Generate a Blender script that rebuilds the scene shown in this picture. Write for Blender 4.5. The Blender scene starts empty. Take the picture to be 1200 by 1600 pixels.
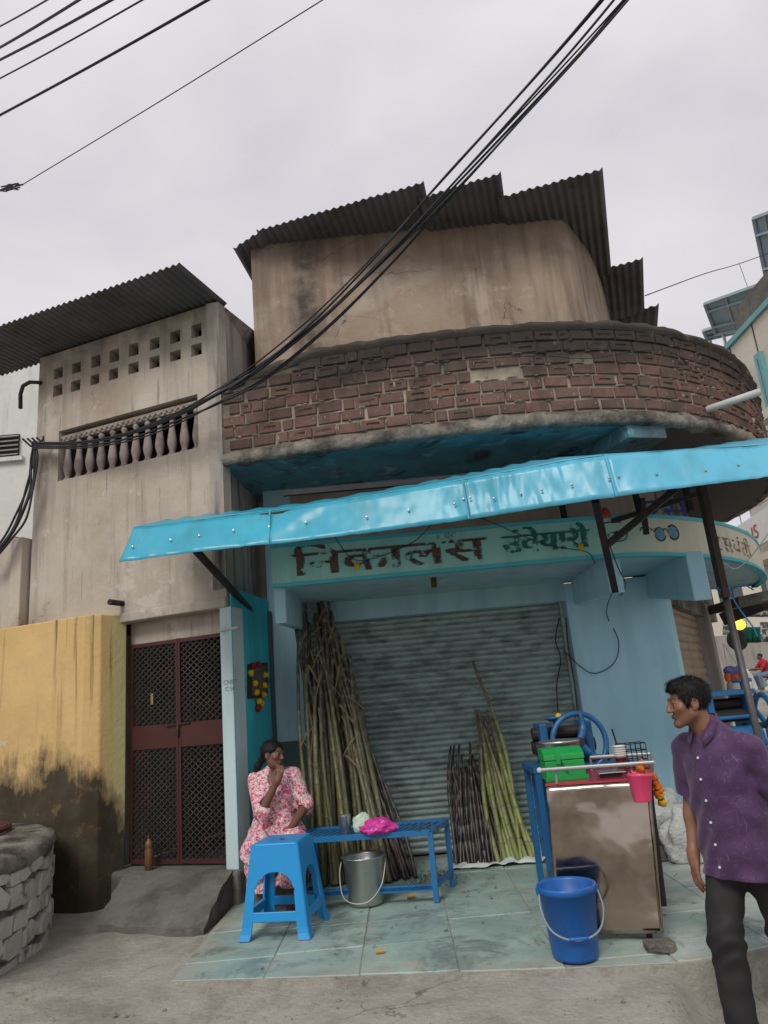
import bpy, bmesh, math, random
import numpy as np
from mathutils import Vector, Matrix, noise as mnoise
random.seed(7); R = math.radians
scene = bpy.context.scene
COL = scene.collection

# ------------------------------------------------------------------ camera
FPX, PITCH, ROLL, CAMH = 1110.0, R(15.1), R(5.15), 1.45
_f = np.array([0, math.cos(PITCH), math.sin(PITCH)])
_r0 = np.array([1.0, 0, 0]); _u0 = np.cross(_r0, _f)
_r = math.cos(ROLL)*_r0 - math.sin(ROLL)*_u0
_u = math.sin(ROLL)*_r0 + math.cos(ROLL)*_u0
CAM = np.array([0, 0, CAMH])
cd = bpy.data.cameras.new('camera'); cam = bpy.data.objects.new('camera', cd); COL.objects.link(cam)
cd.sensor_fit = 'VERTICAL'; cd.sensor_height = 36.0; cd.lens = 36.0*FPX/1600.0
cd.clip_start = 0.05; cd.clip_end = 600
mw = Matrix.Identity(4)
for i in range(3):
    mw[i][0], mw[i][1], mw[i][2], mw[i][3] = _r[i], _u[i], -_f[i], CAM[i]
cam.matrix_world = mw; scene.camera = cam

# ------------------------------------------------------------------ world: overcast
wd = bpy.data.worlds.new('World'); scene.world = wd; wd.use_nodes = True
nt = wd.node_tree; bg = nt.nodes['Background']; bg.inputs['Strength'].default_value = 0.1
SUN_EL, SUN_AZ = R(44), R(200)          # azimuth clockwise from +Y : behind the camera, a little to the left
sky = nt.nodes.new('ShaderNodeTexSky'); sky.sky_type = 'NISHITA'; sky.sun_disc = False
sky.sun_elevation = SUN_EL; sky.sun_rotation = SUN_AZ
hs = nt.nodes.new('ShaderNodeHueSaturation'); hs.inputs['Saturation'].default_value = 0.25
tcw = nt.nodes.new('ShaderNodeTexCoord'); mpw = nt.nodes.new('ShaderNodeMapping'); mpw.inputs['Scale'].default_value = (1.0, 1.0, 2.0)
n1 = nt.nodes.new('ShaderNodeTexNoise'); n1.inputs['Scale'].default_value = 2.6; n1.inputs['Detail'].default_value = 5; n1.inputs['Roughness'].default_value = 0.45
n1.inputs['Distortion'].default_value = 0.4
cr = nt.nodes.new('ShaderNodeValToRGB'); cr.color_ramp.elements[0].position = 0.28; cr.color_ramp.elements[1].position = 0.72
cr.color_ramp.elements[0].color = (4.7, 4.6, 4.95, 1); cr.color_ramp.elements[1].color = (6.45, 6.3, 6.55, 1)
mx = nt.nodes.new('ShaderNodeMix'); mx.data_type = 'RGBA'; mx.inputs[0].default_value = 0.92
nt.links.new(tcw.outputs['Generated'], mpw.inputs[0]); nt.links.new(mpw.outputs[0], n1.inputs['Vector']); nt.links.new(n1.outputs['Fac'], cr.inputs[0])
nt.links.new(sky.outputs[0], hs.inputs['Color']); nt.links.new(hs.outputs[0], mx.inputs[6]); nt.links.new(cr.outputs[0], mx.inputs[7])
nt.links.new(mx.outputs[2], bg.inputs['Color'])
sl = bpy.data.lights.new('sun', 'SUN'); sl.energy = 1.5; sl.angle = R(24); sl.color = (1.0, 0.96, 0.9)
so = bpy.data.objects.new('sun', sl); COL.objects.link(so)
sd = Vector((math.sin(SUN_AZ)*math.cos(SUN_EL), math.cos(SUN_AZ)*math.cos(SUN_EL), math.sin(SUN_EL)))
so.rotation_euler = sd.to_track_quat('Z', 'Y').to_euler(); so.location = sd*30
vs = scene.view_settings; vs.view_transform = 'Standard'; vs.look = 'None'; vs.gamma = 1; vs.exposure = 0.42; vs.use_curve_mapping = False

# ------------------------------------------------------------------ helpers
def ray(x, y): return (_f*FPX + _r*(x-600) - _u*(y-800))/FPX
def onY(x, y, Y): d = ray(x, y); return CAM + d*(Y/d[1])          # where the line of sight meets the plane Y = const
def onZ(x, y, Z): d = ray(x, y); return CAM + d*((Z-CAMH)/d[2])
def onX(x, y, X): d = ray(x, y); return CAM + d*(X/d[0])
def onP(x, y, p, n):
    d = ray(x, y); p = np.array(p, float); n = np.array(n, float); return CAM + d*(np.dot(p-CAM, n)/np.dot(d, n))

def tag(o, label=None, cat=None, group=None, kind=None):
    if label: o['label'] = label
    if cat: o['category'] = cat
    if group: o['group'] = group
    if kind: o['kind'] = kind
    return o
def empty(name, loc, label, cat, group=None, rz=0.0):
    o = bpy.data.objects.new(name, None); COL.objects.link(o); o.location = loc; o.rotation_euler[2] = rz; o.empty_display_size = 0.1
    return tag(o, label, cat, group)
def link(name, me, mat=None, parent=None, world=True, smooth=False):
    """one mesh object; with world=True the mesh is in scene coordinates even under a parent"""
    if mat is not None:
        for m in (mat if isinstance(mat, (list, tuple)) else [mat]): me.materials.append(m)
    if smooth: me.polygons.foreach_set('use_smooth', [True]*len(me.polygons))
    o = bpy.data.objects.new(name, me); COL.objects.link(o)
    if parent is not None:
        o.parent = parent
        if world:
            off = Vector((0, 0, 0)); p = parent
            while p is not None: off += p.location; p = p.parent
            o.location = -off
    return o
def copy_tree(o, parent=None, loc=None, rz=None):
    c = o.copy(); COL.objects.link(c); c.parent = parent
    if loc is not None: c.location = loc
    if rz is not None: c.rotation_euler[2] = rz
    for ch in list(o.children):
        if ch is not c: copy_tree(ch, c)
    return c

def frame_of(d):
    d = Vector(d).normalized(); a = Vector((0, 0, 1)) if abs(d.z) < 0.9 else Vector((1, 0, 0))
    s = d.cross(a).normalized(); return d, s, s.cross(d).normalized()
class MB:
    def __init__(s): s.v = []; s.f = []; s.m = []
    def add(s, vs, fs, m=0):
        n = len(s.v); s.v += [tuple(map(float, p)) for p in vs]; s.f += [tuple(i+n for i in f) for f in fs]; s.m += [m]*len(fs); return s
    def box(s, lo, hi, m=0):
        x0, y0, z0 = lo; x1, y1, z1 = hi
        return s.add([(x0,y0,z0),(x1,y0,z0),(x1,y1,z0),(x0,y1,z0),(x0,y0,z1),(x1,y0,z1),(x1,y1,z1),(x0,y1,z1)],
                     [(0,3,2,1),(4,5,6,7),(0,1,5,4),(1,2,6,5),(2,3,7,6),(3,0,4,7)], m)
    def obox(s, c, ax, ay, az, m=0):
        c, ax, ay, az = map(Vector, (c, ax, ay, az)); vs = [c+i*ax+j*ay+k*az for k in (-1,1) for j in (-1,1) for i in (-1,1)]
        return s.add(vs, [(0,2,3,1),(4,5,7,6),(0,1,5,4),(1,3,7,5),(3,2,6,7),(2,0,4,6)], m)
    def bar(s, a, b, w, h=None, m=0, up=None):
        a, b = Vector(a), Vector(b); d, sd_, u_ = frame_of(b-a); h = h or w
        if up is not None: sd_ = d.cross(Vector(up)).normalized(); u_ = sd_.cross(d).normalized()
        return s.obox((a+b)/2, (b-a)/2, sd_*w/2, u_*h/2, m)
    def tube(s, pts, r, n=8, m=0, cap=True, closed=False):
        pts = [Vector(p) for p in pts]; k = len(pts); rs = r if isinstance(r, (list, tuple)) else [r]*k
        base = len(s.v); vs = []; fs = []; pu = None
        for i, p in enumerate(pts):
            if closed: d = pts[(i+1) % k]-pts[i-1]
            else: d = pts[min(i+1, k-1)]-pts[max(i-1, 0)]
            d = d.normalized() if d.length > 1e-9 else Vector((0,0,1))
            if pu is None: _, sd_, pu = frame_of(d)
            pu = (pu-d*pu.dot(d)).normalized(); sd_ = d.cross(pu)
            for j in range(n):
                a = 2*math.pi*j/n; vs.append(p+(pu*math.cos(a)+sd_*math.sin(a))*rs[i])
        for i in range(k if closed else k-1):
            i2 = (i+1) % k
            for j in range(n): fs.append((i*n+j, i*n+(j+1) % n, i2*n+(j+1) % n, i2*n+j))
        if cap and not closed: fs.append(tuple(range(n-1, -1, -1))); fs.append(tuple((k-1)*n+j for j in range(n)))
        return s.add(vs, fs, m)
    def lathe(s, prof, c=(0,0,0), n=24, m=0, sx=1, sy=1):
        vs = []; fs = []; k = len(prof)
        for (r, z) in prof:
            for j in range(n):
                a = 2*math.pi*j/n; vs.append((c[0]+r*sx*math.cos(a), c[1]+r*sy*math.sin(a), c[2]+z))
        for i in range(k-1):
            for j in range(n): fs.append((i*n+j, i*n+(j+1) % n, (i+1)*n+(j+1) % n, (i+1)*n+j))
        if prof[0][0] > 1e-6: fs.append(tuple(range(n-1, -1, -1)))
        if prof[-1][0] > 1e-6: fs.append(tuple((k-1)*n+j for j in range(n)))
        return s.add(vs, fs, m)
    def grid(s, P, m=0, closed_u=False):
        nu = len(P); nv = len(P[0]); vs = [p for row in P for p in row]; fs = []
        for i in range(nu if closed_u else nu-1):
            for j in range(nv-1):
                i2 = (i+1) % nu; fs.append((i*nv+j, i2*nv+j, i2*nv+j+1, i*nv+j+1))
        return s.add(vs, fs, m)
    def prism(s, poly, off, m=0):
        """planar polygon (3D points) extruded by vector off"""
        n = len(poly); off = Vector(off); vs = [Vector(p) for p in poly]+[Vector(p)+off for p in poly]
        fs = [tuple(range(n-1, -1, -1)), tuple(range(n, 2*n))]+[(i, (i+1) % n, n+(i+1) % n, n+i) for i in range(n)]
        return s.add(vs, fs, m)
    def mesh(s, name):
        me = bpy.data.meshes.new(name); me.from_pydata(s.v, [], s.f); me.polygons.foreach_set('material_index', s.m); me.update(); return me
    def build(s, name, mat=None, parent=None, world=True, smooth=False, bevel=0, seg=2, solid=0, sub=0, fix=False):
        me = s.mesh(name)
        if fix:
            b = bmesh.new(); b.from_mesh(me); bmesh.ops.recalc_face_normals(b, faces=b.faces); b.to_mesh(me); b.free()
        o = link(name, me, mat, parent, world, smooth)
        if solid: md = o.modifiers.new('s', 'SOLIDIFY'); md.thickness = solid; md.offset = 0
        if bevel: md = o.modifiers.new('b', 'BEVEL'); md.width = bevel; md.segments = seg; md.limit_method = 'ANGLE'; md.angle_limit = R(40)
        if sub: md = o.modifiers.new('u', 'SUBSURF'); md.levels = sub; md.render_levels = sub
        if bevel and not smooth: pass
        return o

def crom(pts, per=12):
    """Catmull-Rom polyline"""
    P = [np.array(p, float) for p in pts]; P = [2*P[0]-P[1]]+P+[2*P[-1]-P[-2]]; out = []
    for i in range(1, len(P)-2):
        for k in range(per):
            t = k/per; a, b, c, d = P[i-1:i+3]
            out.append(0.5*((2*b)+(-a+c)*t+(2*a-5*b+4*c-d)*t*t+(-a+3*b-3*c+d)*t**3))
    out.append(P[-2]); return np.array(out)
class Path2:
    """plan curve with arc length; outward normal to the right hand of travel turned towards the street"""
    def __init__(s, pts, per=14):
        s.p = crom(pts, per); d = np.diff(s.p, axis=0); s.L = np.concatenate([[0], np.cumsum(np.linalg.norm(d, axis=1))]); s.len = s.L[-1]
    def at(s, l, off=0.0):
        l = min(max(l, 0), s.len-1e-6); x = np.interp(l, s.L, s.p[:,0]); y = np.interp(l, s.L, s.p[:,1]); e = 0.03
        a = min(l+e, s.len); b = max(l-e, 0)
        t = np.array([np.interp(a, s.L, s.p[:,0])-np.interp(b, s.L, s.p[:,0]), np.interp(a, s.L, s.p[:,1])-np.interp(b, s.L, s.p[:,1])]); t /= np.linalg.norm(t)
        n = np.array([t[1], -t[0]]); return np.array([x, y])+n*off, t, n
    def s_of_x(s, X): return float(np.interp(X, s.p[:,0], s.L))

# ------------------------------------------------------------------ materials
def new_mat(name):
    m = bpy.data.materials.new(name); m.use_nodes = True; t = m.node_tree; return m, t, t.nodes['Principled BSDF']
def _n(t, typ, **k):
    n = t.nodes.new(typ)
    for a, b in k.items():
        if a.startswith('i_'): n.inputs[a[2:].replace('_', ' ')].default_value = b
        else: setattr(n, a, b)
    return n
def rgba(c): return (c[0], c[1], c[2], 1)
def coords(t, space, scale=(1,1,1), rand=False):
    if space == 'W': src = _n(t, 'ShaderNodeNewGeometry').outputs['Position']
    else: src = _n(t, 'ShaderNodeTexCoord').outputs['Object']
    if rand:
        oi = _n(t, 'ShaderNodeObjectInfo'); mu = _n(t, 'ShaderNodeMath', operation='MULTIPLY'); mu.inputs[1].default_value = 37.0
        ad = _n(t, 'ShaderNodeVectorMath', operation='ADD'); t.links.new(oi.outputs['Random'], mu.inputs[0]); t.links.new(src, ad.inputs[0]); t.links.new(mu.outputs[0], ad.inputs[1]); src = ad.outputs[0]
    mp = _n(t, 'ShaderNodeMapping'); mp.inputs['Scale'].default_value = scale; t.links.new(src, mp.inputs[0]); return mp.outputs[0]
def noise_fac(t, vec, scale, lo, hi, detail=6, rough=0.6, dist=0.0):
    n = _n(t, 'ShaderNodeTexNoise'); n.inputs['Scale'].default_value = scale; n.inputs['Detail'].default_value = detail; n.inputs['Roughness'].default_value = rough; n.inputs['Distortion'].default_value = dist
    t.links.new(vec, n.inputs['Vector']); mr = _n(t, 'ShaderNodeMapRange'); mr.clamp = True
    mr.inputs[1].default_value = lo; mr.inputs[2].default_value = hi; t.links.new(n.outputs['Fac'], mr.inputs[0]); return mr.outputs[0]
def mixc(t, fac, a, b, mode='MIX'):
    m = _n(t, 'ShaderNodeMix', data_type='RGBA', blend_type=mode)
    for idx, v in ((0, fac), (6, a), (7, b)):
        if isinstance(v, (int, float)): m.inputs[idx].default_value = v
        elif isinstance(v, tuple): m.inputs[idx].default_value = rgba(v)
        else: t.links.new(v, m.inputs[idx])
    return m.outputs[2]
def mmath(t, op, a, b=None):
    m = _n(t, 'ShaderNodeMath', operation=op)
    for i, v in enumerate((a, b)):
        if v is None: continue
        if isinstance(v, (int, float)): m.inputs[i].default_value = v
        else: t.links.new(v, m.inputs[i])
    return m.outputs[0]
def cracks(t, c, v, scale=1.3, w=0.006, lo=0.5, hi=0.6, col=(0.05,0.042,0.038), st=0.8):
    nz = _n(t, 'ShaderNodeTexNoise'); nz.inputs['Scale'].default_value = 4; nz.inputs['Detail'].default_value = 5; t.links.new(v, nz.inputs['Vector'])
    ad = _n(t, 'ShaderNodeVectorMath', operation='MULTIPLY_ADD'); ad.inputs[1].default_value = (0.35,0.35,0.35); t.links.new(nz.outputs['Color'], ad.inputs[0]); t.links.new(v, ad.inputs[2])
    vo = _n(t, 'ShaderNodeTexVoronoi', feature='DISTANCE_TO_EDGE'); vo.inputs['Scale'].default_value = scale; t.links.new(ad.outputs[0], vo.inputs['Vector'])
    return mixc(t, mmath(t, 'MULTIPLY', mmath(t, 'MULTIPLY', ramp(t, vo.outputs['Distance'], w, w*0.3), noise_fac(t, v, 0.9, lo, hi)), st), c, col)
def axis(t, space, i):
    s = _n(t, 'ShaderNodeSeparateXYZ'); t.links.new(coords(t, space), s.inputs[0]); return s.outputs[i]
def ramp(t, v, lo, hi):
    mr = _n(t, 'ShaderNodeMapRange'); mr.clamp = True; mr.inputs[1].default_value = lo; mr.inputs[2].default_value = hi; t.links.new(v, mr.inputs[0]); return mr.outputs[0]
def add_bump(t, p, vec, scale, strength, dist=0.01, detail=6):
    n = _n(t, 'ShaderNodeTexNoise'); n.inputs['Scale'].default_value = scale; n.inputs['Detail'].default_value = detail; n.inputs['Roughness'].default_value = 0.65; t.links.new(vec, n.inputs['Vector'])
    b = _n(t, 'ShaderNodeBump'); b.inputs['Strength'].default_value = strength; b.inputs['Distance'].default_value = dist; t.links.new(n.outputs['Fac'], b.inputs['Height']); t.links.new(b.outputs[0], p.inputs['Normal'])
    return b
def mat(name, c, c2=None, scale=3.0, rough=0.8, metal=0.0, bump=0.25, bs=60.0, space='W', rand=False, dirt=None, dirt_c=(0.05,0.045,0.04), dirt_s=2.0, streak=None, streak_c=(0.07,0.06,0.055), bd=0.01, spec=0.3, hvar=0.0):
    """plain procedural surface: two-tone noise, optional dirt patches (lo,hi) and vertical streaks (lo,hi)"""
    m, t, p = new_mat(name); v = coords(t, space, rand=rand)
    c2 = c2 or tuple(x*0.75 for x in c)
    col = mixc(t, noise_fac(t, v, scale, 0.3, 0.7), c, c2)
    col = mixc(t, mmath(t, 'MULTIPLY', noise_fac(t, v, scale*9, 0.35, 0.75), 0.35), col, tuple(x*0.8 for x in c2))
    if hvar:
        oi = _n(t, 'ShaderNodeObjectInfo'); col = mixc(t, mmath(t, 'MULTIPLY', oi.outputs['Random'], hvar), col, tuple(x*0.45 for x in c2))
    if dirt: col = mixc(t, noise_fac(t, v, dirt_s, dirt[0], dirt[1], detail=8, rough=0.7), col, dirt_c)
    if streak: col = mixc(t, noise_fac(t, coords(t, space, (4.0,4.0,0.35)), 2.0, streak[0], streak[1], detail=7), col, streak_c)
    t.links.new(col, p.inputs['Base Color']); p.inputs['Roughness'].default_value = rough; p.inputs['Metallic'].default_value = metal; p.inputs['Specular IOR Level'].default_value = spec
    if bump: add_bump(t, p, v, bs, bump, bd)
    return m
# ================================================================== surface materials
def left_plaster():
    m, t, p = new_mat('left_plaster'); v = coords(t, 'W')
    c = mixc(t, noise_fac(t, v, 1.1, 0.32, 0.68, detail=5), (0.47,0.42,0.35), (0.35,0.305,0.25))
    c = mixc(t, mmath(t, 'MULTIPLY', noise_fac(t, v, 6, 0.5, 0.72), 0.5), c, (0.47,0.42,0.40))
    c = mixc(t, mmath(t, 'MULTIPLY', noise_fac(t, coords(t, 'W', (5,5,0.3)), 1.6, 0.5, 0.75, detail=8), 0.62), c, (0.15,0.13,0.11))
    c = mixc(t, mmath(t, 'MULTIPLY', noise_fac(t, v, 0.9, 0.55, 0.75), 0.5), c, (0.25,0.17,0.115)); c = mixc(t, mmath(t, 'MULTIPLY', noise_fac(t, coords(t, 'W', (9,9,0.5)), 2.0, 0.60, 0.66, detail=10, rough=0.7), 0.6), c, (0.14,0.11,0.095)); c = mixc(t, mmath(t, 'MULTIPLY', noise_fac(t, v, 2.6, 0.60, 0.63, detail=10, rough=0.7), 0.55), c, (0.52,0.48,0.43)); c = cracks(t, c, v, 1.1, 0.005, 0.55, 0.66, st=0.5)
    z = axis(t, 'W', 2)
    top = mmath(t, 'MULTIPLY', ramp(t, z, 5.0, 5.6), noise_fac(t, v, 4, 0.3, 0.6)); c = mixc(t, mmath(t, 'MULTIPLY', top, 0.7), c, (0.07,0.06,0.055))
    t.links.new(c, p.inputs['Base Color']); p.inputs['Roughness'].default_value = 0.9; p.inputs['Specular IOR Level'].default_value = 0.2
    add_bump(t, p, v, 22, 0.5, 0.012, 8); return m
def upper_plaster():
    m, t, p = new_mat('upper_plaster'); v = coords(t, 'W')
    c = mixc(t, noise_fac(t, v, 0.9, 0.35, 0.65), (0.36,0.285,0.215), (0.27,0.205,0.155))
    c = mixc(t, mmath(t, 'MULTIPLY', noise_fac(t, v, 1.7, 0.52, 0.72, dist=0.6), 0.6), c, (0.47,0.41,0.34)); c = mixc(t, mmath(t, 'MULTIPLY', noise_fac(t, v, 2.1, 0.58, 0.61, detail=10, rough=0.7), 0.4), c, (0.46,0.40,0.33)); c = cracks(t, c, v, 0.8, 0.006)
    c = mixc(t, mmath(t, 'MULTIPLY', noise_fac(t, coords(t, 'W', (3,3,0.3)), 2.0, 0.48, 0.74, detail=8), 0.7), c, (0.10,0.075,0.06))
    x = axis(t, 'W', 0); z = axis(t, 'W', 2)
    xn = mmath(t, 'ADD', x, mmath(t, 'MULTIPLY', mmath(t, 'SUBTRACT', noise_fac(t, v, 3, 0, 1), 0.5), 0.35))
    st = mmath(t, 'MULTIPLY', ramp(t, xn, -0.92, -0.74), ramp(t, xn, -0.42, -0.62)); st = mmath(t, 'MULTIPLY', st, noise_fac(t, v, 5, 0.25, 0.6))
    c = mixc(t, mmath(t, 'MULTIPLY', st, 0.85), c, (0.045,0.04,0.037))
    top = mmath(t, 'MULTIPLY', ramp(t, z, 6.0, 6.9), noise_fac(t, v, 2.5, 0.25, 0.6)); c = mixc(t, mmath(t, 'MULTIPLY', top, 0.6), c, (0.10,0.08,0.075))
    t.links.new(c, p.inputs['Base Color']); p.inputs['Roughness'].default_value = 0.92; p.inputs['Specular IOR Level'].default_value = 0.2
    add_bump(t, p, v, 14, 0.6, 0.015, 9); return m
def brick_mat(core=False):
    m, t, p = new_mat('mortar' if core else 'brick_clay'); v = coords(t, 'W')
    if core: c = mixc(t, noise_fac(t, v, 5, 0.35, 0.65), (0.40,0.345,0.27), (0.22,0.18,0.14))
    else:
        oi = _n(t, 'ShaderNodeObjectInfo'); c = mixc(t, oi.outputs['Random'], (0.205,0.112,0.088), (0.135,0.085,0.07))
        c = mixc(t, noise_fac(t, v, 7, 0.42, 0.68, detail=9, rough=0.7), c, (0.10,0.068,0.056)); c = mixc(t, mmath(t, 'MULTIPLY', noise_fac(t, v, 3, 0.5, 0.7), 0.5), c, (0.17,0.135,0.11)); c = mixc(t, mmath(t, 'MULTIPLY', noise_fac(t, v, 14, 0.62, 0.75), 0.6), c, (0.40,0.32,0.25))
    z = axis(t, 'W', 2); zz = mmath(t, 'ADD', z, mmath(t, 'MULTIPLY', mmath(t, 'SUBTRACT', noise_fac(t, v, 1.6, 0, 1), 0.5), 0.75))
    mold = mmath(t, 'MAXIMUM', ramp(t, zz, 4.28, 4.62), mmath(t, 'MULTIPLY', ramp(t, zz, 4.05, 3.8), 0.6)); mold = mmath(t, 'MULTIPLY', mold, noise_fac(t, v, 7, 0.15, 0.42))
    c = mixc(t, mmath(t, 'MULTIPLY', mold, 0.92), c, (0.045,0.040,0.036))
    c = mixc(t, mmath(t, 'MULTIPLY', noise_fac(t, coords(t, 'W', (3,3,0.4)), 1.5, 0.5, 0.8), 0.8), c, (0.05,0.043,0.038))
    t.links.new(c, p.inputs['Base Color']); p.inputs['Roughness'].default_value = 0.95; p.inputs['Specular IOR Level'].default_value = 0.15
    add_bump(t, p, v, 45, 0.8, 0.012, 8); return m
def painted(name, c1, c2, peel=(0.60,0.72), peel_c=(0.45,0.43,0.38), grime=0.5, gx=None, bump=0.4):
    m, t, p = new_mat(name); v = coords(t, 'W')
    c = mixc(t, noise_fac(t, v, 1.3, 0.3, 0.7), c1, c2)
    if gx: c = mixc(t, mmath(t, 'MULTIPLY', ramp(t, axis(t, 'W', 0), gx[0], gx[1]), gx[3] if len(gx) > 3 else 1.0), c, gx[2])
    c = mixc(t, mmath(t, 'MULTIPLY', noise_fac(t, v, 5, peel[0], peel[1], detail=9, rough=0.7), 0.7), c, peel_c)
    c = mixc(t, mmath(t, 'MULTIPLY', noise_fac(t, coords(t, 'W', (3,3,0.5)), 1.8, 0.45, 0.8, detail=9), grime), c, tuple(x*0.35 for x in c2))
    t.links.new(c, p.inputs['Base Color']); p.inputs['Roughness'].default_value = 0.75; p.inputs['Specular IOR Level'].default_value = 0.3
    add_bump(t, p, v, 16, bump, 0.012, 8); return m
def soffit_mat():
    m, t, p = new_mat('soffit_paint'); v = coords(t, 'W')
    c = mixc(t, noise_fac(t, v, 1.6, 0.35, 0.65, dist=1.5), (0.10,0.28,0.34), (0.07,0.18,0.22))
    c = mixc(t, noise_fac(t, v, 2.2, 0.58, 0.66, dist=2.0), c, (0.22,0.40,0.45))
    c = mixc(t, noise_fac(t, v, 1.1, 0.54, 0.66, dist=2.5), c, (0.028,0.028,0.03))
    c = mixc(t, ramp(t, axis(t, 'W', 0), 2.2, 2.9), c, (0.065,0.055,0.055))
    t.links.new(c, p.inputs['Base Color']); p.inputs['Roughness'].default_value = 0.8; add_bump(t, p, v, 10, 0.5, 0.02); return m
def yellow_mat():
    m, t, p = new_mat('yellow_limewash'); v = coords(t, 'W')
    c = mixc(t, noise_fac(t, v, 1.4, 0.3, 0.7), (0.62,0.43,0.19), (0.50,0.34,0.145))
    c = mixc(t, ramp(t, axis(t, 'W', 0), -2.72, -2.62), c, (0.50,0.44,0.22))
    c = mixc(t, mmath(t, 'MULTIPLY', noise_fac(t, coords(t, 'W', (14,14,0.5)), 1.0, 0.56, 0.68, detail=6), mmath(t, 'MULTIPLY', ramp(t, axis(t, 'W', 2), 0.9, 2.0), 0.85)), c, (0.12,0.07,0.03))
    z = axis(t, 'W', 2); zz = mmath(t, 'ADD', z, mmath(t, 'MULTIPLY', mmath(t, 'SUBTRACT', noise_fac(t, v, 1.9, 0, 1, detail=7), 0.5), 1.0))
    zs = mmath(t, 'ADD', zz, mmath(t, 'MULTIPLY', ramp(t, axis(t, 'W', 0), -2.78, -2.58), 0.55))
    c = mixc(t, mmath(t, 'MULTIPLY', noise_fac(t, v, 2.2, 0.5, 0.7, detail=10, rough=0.75), 0.3), c, (0.40,0.30,0.17)); c = mixc(t, mmath(t, 'MULTIPLY', noise_fac(t, v, 3.1, 0.62, 0.66, detail=10, rough=0.75), 0.5), c, (0.55,0.50,0.38)); 
    zs = mmath(t, 'ADD', zs, mmath(t, 'MULTIPLY', mmath(t, 'SUBTRACT', noise_fac(t, coords(t, 'W', (1,1,0.35)), 14, 0, 1, detail=8, rough=0.75), 0.5), 0.55))
    ml = mmath(t, 'MULTIPLY', ramp(t, zs, 1.30, 1.00), ramp(t, noise_fac(t, v, 6, 0.25, 0.6, detail=8, rough=0.7), -1.6, 0.55)); c = mixc(t, mmath(t, 'MULTIPLY', ml, 0.95), c, mixc(t, noise_fac(t, v, 4, 0.4, 0.7), (0.016,0.015,0.013), (0.045,0.041,0.032)))
    t.links.new(c, p.inputs['Base Color']); p.inputs['Roughness'].default_value = 0.9; p.inputs['Specular IOR Level'].default_value = 0.2; add_bump(t, p, v, 20, 0.5, 0.012, 8); return m
def street_mat():
    m, t, p = new_mat('worn_concrete'); v = coords(t, 'W')
    c = mixc(t, noise_fac(t, v, 0.8, 0.3, 0.7), (0.37,0.355,0.31), (0.28,0.265,0.23))
    c = mixc(t, mmath(t, 'MULTIPLY', noise_fac(t, v, 3.0, 0.5, 0.72, dist=0.8), 0.5), c, (0.15,0.13,0.105)); c = cracks(t, c, v, 0.7, 0.006, 0.5, 0.6, st=0.7)
    c = mixc(t, mmath(t, 'MULTIPLY', noise_fac(t, v, 45, 0.5, 0.68, detail=4), 0.35), c, (0.44,0.41,0.35)); c = mixc(t, mmath(t, 'MULTIPLY', noise_fac(t, v, 28, 0.56, 0.68, detail=6, rough=0.7), 0.3), c, (0.13,0.115,0.095)); c = mixc(t, mmath(t, 'MULTIPLY', noise_fac(t, coords(t, 'W', (1,0.8,1)), 0.75, 0.50, 0.60, detail=10, rough=0.72, dist=0.5), 0.55), c, (0.165,0.155,0.135))
    c = mixc(t, mmath(t, 'MULTIPLY', noise_fac(t, v, 2.1, 0.62, 0.68, detail=9, rough=0.75), 0.75), c, (0.06,0.052,0.045))
    t.links.new(c, p.inputs['Base Color']); t.links.new(mmath(t, 'SUBTRACT', 0.95, mmath(t, 'MULTIPLY', noise_fac(t, v, 2.1, 0.62, 0.68), 0.35)), p.inputs['Roughness'])
    p.inputs['Specular IOR Level'].default_value = 0.25; add_bump(t, p, v, 18, 0.7, 0.03, 10); return m
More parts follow.
